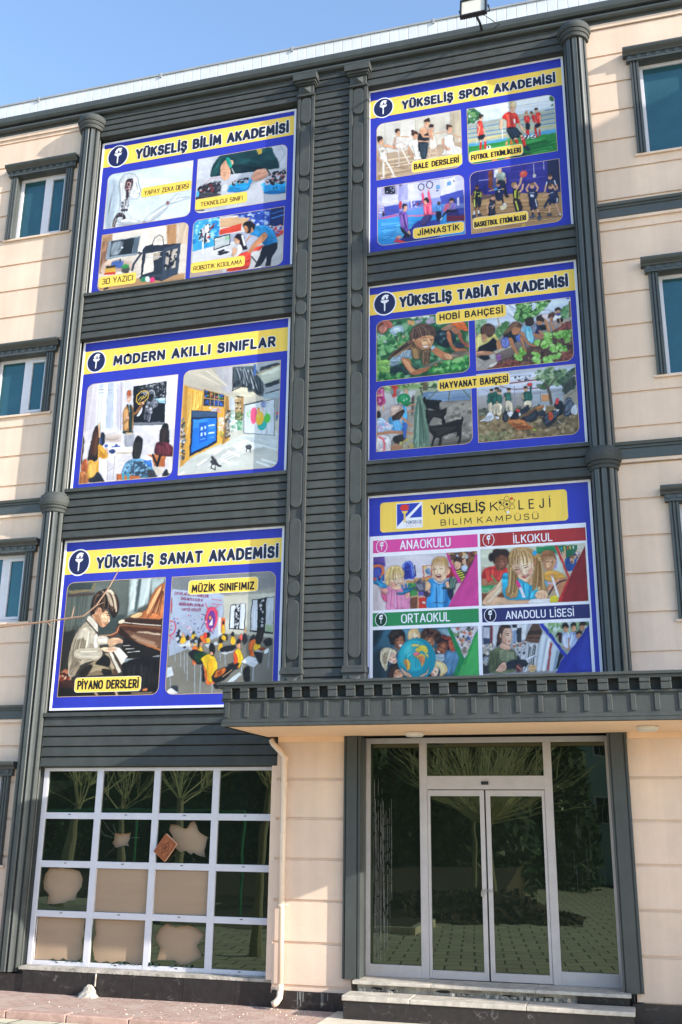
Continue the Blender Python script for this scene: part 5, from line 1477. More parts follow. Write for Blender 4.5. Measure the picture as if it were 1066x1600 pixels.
BANNERS['R1'] = {"rect":(-0.600,2.454,10.357,13.364),
"band":(-0.580,2.434,12.843,13.172),
"title":('YÜKSELİŞ SPOR AKADEMİSİ',(-0.055,2.328,12.905,0.169)),
"emblem":(-0.354,13.006,0.170),
"caps":[('BALE DERSLERİ','b',(0.091,0.877,11.715,11.928),(0.129,0.828,11.768,0.106)),('FUTBOL ETKİNLİKLERİ','b',(0.984,1.791,11.729,11.924),(1.011,1.761,11.770,0.093)),('JİMNASTİK','b',(0.101,0.877,10.554,10.738),(0.171,0.806,10.599,0.101)),('BASKETBOL ETKİNLİKLERİ','b',(1.006,1.819,10.573,10.760),(1.026,1.789,10.604,0.089))],
"pics":[
((-0.462,0.876,11.684,12.716),(1,0,1,0),"""G d4cec2 c8b8a6
P dcd8d0 15 -5,1036 1335,1028 1328,447 2,476
P e4e0da 11 159,1003 608,989 602,437 158,466
P d8d2c6 11 624,990 1098,985 1088,438 618,453
P c8baa4 15 1164,1010 1335,1022 1327,429 1184,457
L b0a898 7 4 134,1008 138,469
L b0a898 7 4 621,990 618,453
L a89c8c 7 4 1220,979 1232,447
L c8c0b0 6 4 376,998 376,462
P bca48c 15 2,476 1336,446 1336,1 5,0
H d0bca4 7 22 42,393 438,393 925,375 42,53 598,63 1081,85
H a88c72 6 15 42,317 437,318 925,319 42,16 597,26 1000,63
S 9c8068 19 42,91 272,11 140,-2 25,19
S a88c74 19 256,239 501,156 403,137
S ded4ca 6 17,569 58,599 125,577 166,502 158,428 171,321 100,325 25,358
H fbf8f4 7 11 42,574 58,466 58,352 125,567 133,451 141,336
S 9a9088 7 67,531 125,539 92,497
S dca888 4 17,741 42,775 100,744 108,656 67,632 25,673
S 32221c 4 5,744 25,798 84,790 100,744 58,733 33,700
E 32221c 4 25,778 26,30
L 6a4030 6 2 75,711 95,711
S dca888 4 108,637 192,615 291,554 348,520 290,512 191,573 125,582
S d09c7c 4 8,551 28,509 33,413 83,356 67,331 17,378 5,476
H f4eee6 12 6 91,327 100,193 99,33 121,321 124,188 121,30
H c8bcb0 5 4 75,311 83,177 88,45 83,309 91,176 91,44
H f4eee6 13 6 141,317 207,192 272,30 161,323 231,187 291,27
L ece4da 26 4 75,32 121,35
L ece4da 26 4 239,36 296,16
S e6dfda 6 300,715 341,735 391,716 394,649 357,599 316,626
S d4c8c0 6 291,564 341,621 423,590 496,524 422,487 332,499
H f4eeea 6 17 340,602 324,557 307,523 390,592 439,545 480,514
S dca888 4 312,827 334,862 372,835 366,759 333,741 312,770
S 32221c 4 295,850 312,885 359,876 372,835 342,841 322,806
L dca888 20 4 399,728 522,696
S d09c7c 4 283,718 300,724 294,573 332,518 307,513 271,568
H e8dcd2 10 6 340,497 347,354 346,194 360,493 364,351 363,191
H e8dcd2 11 6 389,497 454,353 518,209 414,502 478,348 531,207
L e0d4c8 22 4 322,193 364,200
S f0ece6 6 513,587 571,614 653,626 701,570 683,422 714,285 600,269 593,364 545,486
H fffdfa 8 13 554,579 586,441 600,287 669,595 667,444 690,289
H c8c0b4 5 7 537,544 585,403 600,287 685,554 675,423 706,286
S dca888 4 569,719 597,752 654,721 653,645 612,629 580,660
S 4a3024 4 556,741 581,793 646,771 662,714 613,729 588,702
E 4a3024 4 576,794 26,26
L 6a4030 6 2 621,690 650,690
S d09c7c 4 505,532 534,498 528,414 593,345 576,320 512,398
S d8a484 6 679,726 696,799 754,826 818,774 841,694 800,660 735,680
S 22242c 6 674,727 752,683 825,716 833,657 815,529 668,557
S e0ac8c 4 763,919 788,962 845,932 844,846 802,806 770,841
S 32221c 4 763,929 785,969 837,958 856,910 836,905 796,922
E 32221c 4 824,961 26,26
L 6a4030 6 2 784,896 807,891
L b04848 6 2 787,848 811,846
L d8a484 34 6 704,759 751,655 865,636
L e0ac8c 30 6 677,589 766,557 888,552
S 26303c 6 668,557 815,538 805,399 786,252 714,266 675,423
H 3a4858 8 11 693,533 707,417 730,272 790,524 780,403 770,274
S e8ddd4 6 848,598 914,641 943,428 845,419
S d8a080 6 818,755 883,780 898,645 888,571 849,635
S 32221c 4 835,809 849,860 901,844 903,796 868,803
S dca888 4 867,793 900,792 896,736 870,741
H d8b8a4 10 6 837,420 836,355 819,255 862,416 861,350 843,260
H d8b8a4 10 6 910,425 933,355 956,267 929,422 954,351 972,264
S f4f0ec 6 1074,572 1123,610 1203,584 1208,433 1325,336 1339,240 1116,264 1020,282 1070,348
H ffffff 8 19 1106,566 1071,422 1053,295 1194,549 1246,370 1307,265
H d8d0c8 6 11 1088,438 1086,345 1068,273 1216,432 1293,323 1331,260
S e0ac8c 4 1118,734 1143,767 1198,736 1197,661 1156,631 1124,666
S 4a3024 4 1102,746 1114,791 1175,783 1198,740 1150,746 1125,704
E 4a3024 4 1124,789 22,22
L 6a4030 6 2 1161,716 1190,710
L d8a484 19 4 931,680 1011,675 1092,682
L d8a484 20 4 1211,602 1282,550 1330,531
S d09c7c 4 1038,542 1066,555 1072,441 1150,360 1126,337 1070,385 1040,457"""),
((0.967,2.295,11.695,12.710),(0,1,0,1),"""G d8e8f8 2c8a40
P e0ecfa 15 -10,1018 1323,1012 1314,690 -9,727
P eef4fc 19 500,994 1306,1000 1304,807 510,816
L b0bcc8 6 2 186,922 1309,902
L b8c4d0 6 2 342,929 338,783
L b8c4d0 6 2 514,913 510,797
L b8c4d0 6 2 1080,951 1073,797
N 4a8050,2c5c38,78a868,386c40 80 39 -10,1012 171,984 184,844 115,741 -8,756
N 3a6840,58885c 14 31 1274,997 1321,977 1314,786 1279,783
P b8c0b0 8 -14,728 1313,767 1325,373 6,375
P a8b0ac 8 -4,726 491,742 489,665 -6,658
H 5c8cc0 9 3 -3,638 358,643 553,643 -3,634 358,639 553,639
L 4a80c0 15 6 -3,638 276,640
L 4a80c0 15 6 292,643 520,644
L 4a80c0 15 6 5,559 241,551
L 4a80c0 15 6 273,550 581,541
L 4a80c0 15 6 6,481 157,480
L 4a80c0 15 6 295,472 595,471
L 4a80c0 15 6 811,648 987,651
L 4a80c0 15 6 1115,663 1313,671
L 4a80c0 15 6 823,559 855,561
L 4a80c0 15 6 1111,578 1317,584
L 4a80c0 15 6 1107,502 1316,498
L 4a80c0 15 6 1182,746 1317,747
P d8c890 8 -1,453 594,452 593,413 1,410
P d0c894 6 821,502 1326,458 1325,430 828,472
P 58a8d8 8 10,374 591,375 589,309 8,326
P 58a8d8 8 848,382 1322,387 1322,322 845,326
L c8e8f4 8 2 8,320 589,307
P 2e8c40 10 8,326 1327,325 1333,-10 10,10
H 48a858 12 19 36,253 587,262 1317,271 31,63 579,55 1320,26
H 1c6c30 12 15 422,141 744,193 1315,233 579,36 897,51 1323,82
S 1c5c2c 15 612,67 928,45 894,-24 641,5
L e8ecf0 13 2 531,580 530,368
L e8ecf0 8 2 137,349 136,446
S e03428 4 150,714 173,758 214,756 236,677 248,520 173,487 151,559
H f05c48 6 10 172,729 178,631 182,514 221,729 226,621 232,533
L f4ece8 8 2 163,712 169,633
S e8b898 4 183,815 200,851 236,830 228,767 194,760
S 3a2a24 4 180,822 193,878 237,876 258,839 233,830 207,800
L e8b898 17 2 187,658 175,554 154,500
L e8b898 15 2 239,599 273,535
S 1c2430 4 165,479 256,509 270,439 229,427 187,388
L e8b898 27 2 195,405 199,356
L d83028 35 4 199,356 191,252
L d83028 35 4 268,381 264,257
L e8b898 25 2 262,440 268,381
E eef2f4 2 316,257 35,35
N 20242c 5 13 294,280 339,272 338,234 293,242
S e43428 4 532,744 583,811 657,825 736,789 780,684 793,594 728,598 734,539 606,545 602,671
H f4604c 8 15 607,796 611,699 614,563 719,773 723,657 723,551
H a01c18 7 8 638,771 650,652 662,544 750,728 763,668 761,601
P f8f4f4 2 703,684 732,684 732,607 706,606
S e8b898 4 661,941 679,977 735,955 736,867 704,806 665,823
S d8c090 4 653,943 672,1007 728,1001 755,951 740,886 725,928 677,928 659,893
H f4e4b8 5 8 679,996 675,968 664,921 728,986 739,954 744,904
L 5a3828 8 2 676,899 695,895
L 5a3828 8 2 708,889 724,885
L a05848 8 2 687,848 709,843
S f0c0a0 4 506,710 539,713 526,581 533,550 501,547 490,607
S f0c0a0 4 777,598 808,582 851,467 873,415 849,411 805,505
S 1a222e 4 597,537 726,540 787,452 824,377 798,344 735,347 693,317 640,385
H 38465a 7 12 621,523 642,442 686,347 717,523 755,458 792,374
S e8b898 4 689,337 735,347 749,306 709,305
S e03428 4 701,306 749,310 759,247 715,247
S e8b898 4 784,376 824,377 830,338 798,325
S e03428 4 798,325 846,341 871,188 839,166 819,255
L f4ece8 10 2 805,305 853,315
S 283040 4 839,175 886,170 931,101 914,76 868,113
S 283040 4 803,78 857,40 840,15 809,30
P f08840 2 567,247 583,316 596,317 603,249
P f08840 2 634,243 648,336 664,338 675,249
L f8e0d0 10 2 572,284 597,283
P f08840 4 354,22 394,42 434,29 436,-13 356,-13
P f08840 4 538,15 587,34 634,16 628,-15 545,-11
S 20242c 4 690,24 738,43 760,1 720,-6
S e43428 4 861,686 886,716 938,700 946,621 927,558 880,586
L f4a090 8 2 901,688 906,620
E e0b090 4 898,746 25,33
S c89058 4 880,760 889,793 916,787 920,755
S 1a222e 4 879,563 938,559 939,469 915,455 880,462
L d83028 23 2 892,450 892,383
L d83028 23 2 919,444 916,350
S e03428 4 976,692 1013,703 1031,633 1023,557 997,582
E c8987c 4 978,730 23,31
S 5a3c2c 4 960,753 973,779 995,755 990,727
S d83028 4 1003,466 1034,460 1051,304 1023,310
S e43428 4 1034,709 1062,732 1105,714 1110,616 1097,543 1046,543
S e0b090 4 1033,777 1050,802 1073,782 1067,737 1042,736
S 2c2420 4 1028,787 1039,820 1066,818 1076,787 1050,783
L f4a090 8 2 1061,694 1065,625
L e0b090 17 2 1102,666 1102,551
S 1a222e 4 1021,529 1096,533 1093,471 1027,471
L d83028 25 2 1080,431 1080,317
L e0b090 17 2 1081,469 1082,427
E f0f2f4 2 887,333 39,39
E f0f2f4 2 985,321 39,39
N 20242c 6 15 863,364 913,354 911,301 861,311
N 20242c 6 15 961,352 1011,342 1009,290 959,299
L d0b8b0 6 2 865,417 881,410"""),
((-0.452,0.894,10.516,11.553),(0,1,0,1),"""G bcbcf0 4060c8
P c8c8f4 15 -8,1043 1346,1032 1346,709 0,685
P dcdcfa 15 332,1038 660,1035 657,720 347,737
P e0e0fc 11 985,1014 1210,1010 1211,715 995,716
P a8a8e4 11 332,1038 480,1040 478,733 330,730
L 8888c8 8 4 33,1035 660,1026
L 6868a8 9 4 660,1017 1178,1016
L f4f4ff 15 6 431,1030 464,1033
L f4f4ff 15 6 529,984 570,986
P b0a8c8 8 67,1048 315,1041 314,873 66,894
P 1c2030 4 113,1030 277,1029 282,882 120,903
N 6878a0,a0a8c8 14 15 133,1008 266,1013 265,900 133,914
P d8d8f8 8 75,859 323,862 327,685 83,693
P 6a9cd0 4 915,915 975,919 974,840 917,837
P 6a9cd0 4 1086,936 1152,943 1156,872 1088,869
L 3c3c48 19 2 925,817 949,816
L 3c3c48 19 2 357,1015 381,1014
L 3c3c48 15 2 1185,955 1195,929
P 4450b4 8 108,676 346,681 345,515 119,513
P 4450b4 8 979,719 1332,767 1342,528 985,571
P 4854b8 8 510,690 721,687 720,617 509,589
P c83c44 4 338,729 383,727 382,592 342,593
P e8e0f4 6 526,724 549,724 548,591 528,585
P e8e0f4 6 1233,638 1265,641 1265,505 1233,501
N 3c3c68,6c6cb0,d8d8f4,b04858 24 17 550,664 705,675 703,583 558,589
H f0e8f8 4 13 17,729 66,726 103,727 20,552 66,540 107,541
L d888a8 6 2 17,738 33,494
L d888a8 6 2 99,739 116,517
S 282838 4 83,578 99,594 119,544 91,512
P d05890 6 17,478 329,527 443,535 443,508 312,484 66,470
P 5c98e4 8 231,507 719,562 897,586 1040,562 1008,512 718,452
P e0789c 6 329,481 718,434 910,441 910,411 717,412 345,451
P 3898e4 8 8,461 345,460 717,407 1069,375 1341,203 1347,-4 712,0 8,4
H 64b8f4 12 19 33,420 263,382 555,370 33,109 294,103 585,111
H 2878c8 10 11 33,365 181,359 312,355 33,36 180,67 294,103
P e07090 8 1014,442 1056,559 1128,574 1094,470 1054,428
P 38409c 8 473,183 636,347 972,300 978,209 713,72
P 303488 9 342,59 553,170 969,174 967,13 423,10
P 3c48a8 8 1070,465 1340,456 1344,310 1068,348
P 6c2440 6 1068,353 1344,328 1347,238 1069,252
P 302c70 8 1070,429 1198,462 1260,433 1258,325 1076,352
L 30303c 15 2 643,927 655,971 692,987 728,958 737,919 720,876 688,866 655,891 643,927
L 30303c 15 2 770,950 787,994 823,1006 858,977 870,932 853,889 818,877 781,902 770,950
L e8a8a0 17 2 707,869 713,803
L e8a8a0 17 2 797,881 804,814
S f45078 4 693,797 722,801 734,697 728,615 712,637
S f45078 4 787,808 817,812 843,614 825,599
S f45078 4 723,607 769,627 833,607 846,412 797,393 733,413
H ff86a0 7 13 739,595 743,521 750,429 824,590 828,507 830,415
H c82c58 6 8 752,575 767,499 774,415 808,583 799,511 798,420
S e0a898 4 729,670 753,694 777,662 772,608 736,610
S 2a1c20 4 729,698 762,738 799,704 809,638 777,635 761,674
S 443870 4 733,404 846,403 829,342 747,256 675,268
H 6858a0 6 9 749,392 716,325 691,274 821,389 780,332 731,268
S 7c50b4 4 345,515 394,547 451,516 475,420 481,254 497,188 457,186 368,300
H a078d0 7 15 370,502 377,400 393,287 451,497 462,385 473,238
H 543088 6 9 394,507 410,394 441,243 435,500 442,407 465,221
S e0a898 4 403,616 428,649 468,623 460,560 419,543
S 2c2024 4 392,636 404,675 452,667 469,632 428,634 408,587
S e0b0a0 4 473,183 505,192 521,139 496,121
S 201c28 6 363,292 408,230 489,144 517,104 488,81 391,97 424,137 376,217
S e8a090 4 286,114 335,133 375,117 367,95 302,84
S d03048 4 294,49 326,76 407,31 439,4 326,11
S c84058 4 261,45 302,102 318,96 286,32
S 5c98e0 4 909,529 948,563 989,525 990,442 958,433 910,447
S 4a3430 4 932,580 942,624 974,610 970,565
S 241c38 4 918,446 982,440 972,300 924,305
S c89888 4 1117,576 1130,638 1170,631 1176,575 1136,560
S 2c2024 4 1113,613 1135,659 1178,638 1188,582 1153,611
S 8c78c8 4 1128,546 1184,573 1215,513 1205,451 1134,454
L c89888 15 2 1136,545 1093,410
S 201c30 4 1102,451 1205,442 1196,408 1069,402 1004,322 988,343 1054,432
L e8e8f4 15 2 972,300 1004,335"""),
((0.980,2.309,10.499,11.563),(1,0,1,0),"""G 2a2a7c b08a5c
P 302c8c 16 -2,1070 1326,1058 1327,467 3,662
P 24247a 12 22,1026 280,1037 268,653 20,668
L 14144c 10 4 114,1029 111,816
L 14144c 10 4 217,1020 219,662
L 9098d0 12 4 140,898 276,892
P 3a3494 12 579,1059 1165,1065 1148,555 570,619
H 4844a4 3 18 592,980 869,967 1161,970 579,637 854,607 1142,594
L 18185c 10 4 816,1044 805,597
P 282c50 12 1157,1057 1326,1058 1330,523 1148,555
L d8d8e8 8 2 954,1038 954,856
L d8d8e8 8 2 1100,1055 1100,915
E e0d8d0 2 957,832 24,32
P 7a3c28 8 280,1037 344,1041 339,717 279,728
N 9c5838,5c2c20 12 24 283,1017 343,1025 337,737 281,737
P d8dce8 6 364,1045 438,1051 425,914 367,905
P 50588c 12 345,890 408,897 401,687 343,678
P 3c3c70 8 119,632 1314,525 1327,467 117,575
P b89064 10 3,662 1335,484 1333,-16 2,16
P 604c50 12 20,649 447,593 445,546 26,581
H d0a878 9 18 49,519 443,489 1308,414 38,104 591,107 1320,41
H 8c6844 8 14 47,444 441,433 1304,340 39,142 593,162 1322,77
H 7a5c44 6 8 756,210 995,170 1297,193 750,62 989,59 1320,41
S e8d8b8 12 440,395 538,416 519,344 454,336
S 8c9c94 4 401,918 419,977 461,984 518,964 539,883 521,829 423,841
H acbcb4 6 10 427,962 425,914 431,855 509,947 515,888 513,840
E d8a888 4 454,1015 28,40
E c8b8a8 4 454,1040 26,18
L d8a888 20 2 404,879 402,818
L d8a888 20 2 531,875 536,788
S 161c28 4 423,837 513,830 533,702 560,573 584,541 527,541 483,692
S 262c44 6 455,822 488,816 507,669 482,673
S 161a28 4 63,728 89,752 139,744 163,710 159,596 60,604
H d8e048 7 4 75,735 70,669 62,613 82,734 77,668 68,612
H d8e048 7 4 151,712 156,654 154,597 158,711 162,653 161,596
L d8e048 8 2 96,693 140,691
P d8e048 2 111,652 139,651 138,615 112,616
S 161a28 4 55,605 154,597 150,445 105,443 103,529 88,440 55,442
H e0e468 6 4 58,594 56,518 57,451 68,593 66,517 67,450
E 7c4c34 4 103,788 28,38
S 2a1c18 4 82,802 91,829 124,823 128,793
L 7c4c34 20 2 55,720 32,618 25,543
L 7c4c34 20 2 157,702 202,636 242,601
L 7c4c34 22 2 72,439 58,366
L 7c4c34 22 2 121,440 119,374
L e8e8ec 24 2 55,376 47,320
L e8e8ec 24 2 118,378 117,333
S 384458 4 27,323 69,326 67,279 26,280
S 384458 4 102,335 151,321 158,288 106,297
S 1c2030 4 280,499 306,542 355,533 369,464 357,371 362,276 264,274
H 384058 6 10 297,515 285,422 281,290 354,505 342,412 347,298
L d0d4e0 8 2 285,422 335,428
E d8a484 4 339,564 32,44
S 5a3c2c 4 307,580 325,624 365,608 368,575 332,581
L d8a484 22 2 280,499 245,429 255,332
L d8a484 18 2 357,447 322,387
S 1c2244 4 381,681 410,714 468,714 482,654 477,512 382,519
L d8dce8 8 2 409,686 458,685
P d8dce8 2 420,665 449,663 448,637 422,638
S 4898d8 4 361,714 394,736 405,706 376,682
E b88464 4 421,780 28,40
S 2a1c18 4 396,794 406,825 442,814 441,786
L d8a888 16 2 360,704 286,689
L d8a888 16 2 467,695 499,685
L 1c2030 28 2 474,522 483,454
S e8ecf0 4 477,436 507,444 535,413 489,413
S 2a2024 4 645,644 678,676 726,649 730,553 710,462 646,473
H d8e048 7 6 661,641 658,566 658,480 684,647 680,562 680,477
H d8e048 6 4 712,613 712,537 706,472 721,611 721,536 719,470
S 2a1c28 4 630,476 727,463 756,270 670,271
H e0e860 9 6 657,462 674,374 695,276 673,459 691,371 711,274
S d8a888 4 623,715 649,758 694,734 691,678 653,662
S b08858 4 612,717 625,772 674,772 694,740 648,743 630,685
L d8a888 30 2 694,654 746,740 766,832
L d8a888 26 2 737,599 774,640 786,714
E e05848 4 801,893 56,58
E f08870 6 789,914 24,20
S 1c2448 4 853,588 886,611 966,597 997,563 967,445 864,463
H 343c68 6 12 877,593 879,527 880,470 957,579 954,514 947,458
P d8dcec 2 885,516 930,514 931,461 888,461
L d8dcec 8 2 867,552 940,550
S 1c2244 4 863,458 962,446 981,284 919,257 879,254
H e8e8f0 5 4 946,440 959,362 968,286 956,438 968,361 976,285
E d8a484 4 917,662 32,44
S 7a5a3c 4 886,687 904,721 942,709 947,681
L d8a484 26 2 850,585 831,630 871,699
L d8a484 26 2 981,575 999,619 955,712
L d8a484 26 2 910,249 909,212
L d8a484 26 2 975,257 993,198
L 202840 28 2 904,213 902,167
L 202840 28 2 996,197 1002,150
S 405068 4 858,146 923,172 926,135 873,125
S 405068 4 977,126 1022,137 1019,73 982,75
S 283050 4 1117,664 1164,713 1236,709 1256,630 1237,567 1134,586
L e8ecf4 16 2 1120,635 1131,690
L e8ecf4 16 2 1243,698 1253,630
E d8a484 4 1183,766 30,40
S 5a4030 4 1160,789 1172,819 1209,809 1212,780
L d8a484 24 2 1115,636 1095,536
L d8a484 22 2 1264,628 1276,551
S 1c2448 4 1146,517 1172,551 1251,546 1277,419 1181,408 1144,461
H 38406c 6 10 1163,533 1168,476 1189,416 1243,529 1248,481 1261,422
L d8dcec 8 2 1169,495 1218,505
S 1c2244 4 1157,412 1277,419 1280,326 1223,307 1177,325 1143,284
H e8e8f0 5 4 1252,405 1255,367 1248,322 1273,401 1277,363 1268,318
E d8a484 4 1183,605 36,44
S 6a4c34 4 1152,630 1170,668 1217,652 1220,617
L d8a484 22 2 1153,488 1072,465
L d8a484 24 2 1208,629 1251,537
L d8a484 26 2 1151,283 1141,182
L d8a484 26 2 1247,303 1285,130
L 1c2244 32 2 1149,404 1088,303
S 404858 4 1104,142 1161,160 1170,121 1111,122
S d8d8e0 4 1274,132 1301,136 1300,100
S 303850 4 1063,279 1097,320 1112,299 1078,263
N c8b048,b08058,d86848 14 24 637,43 814,51 812,14 636,25""")]}
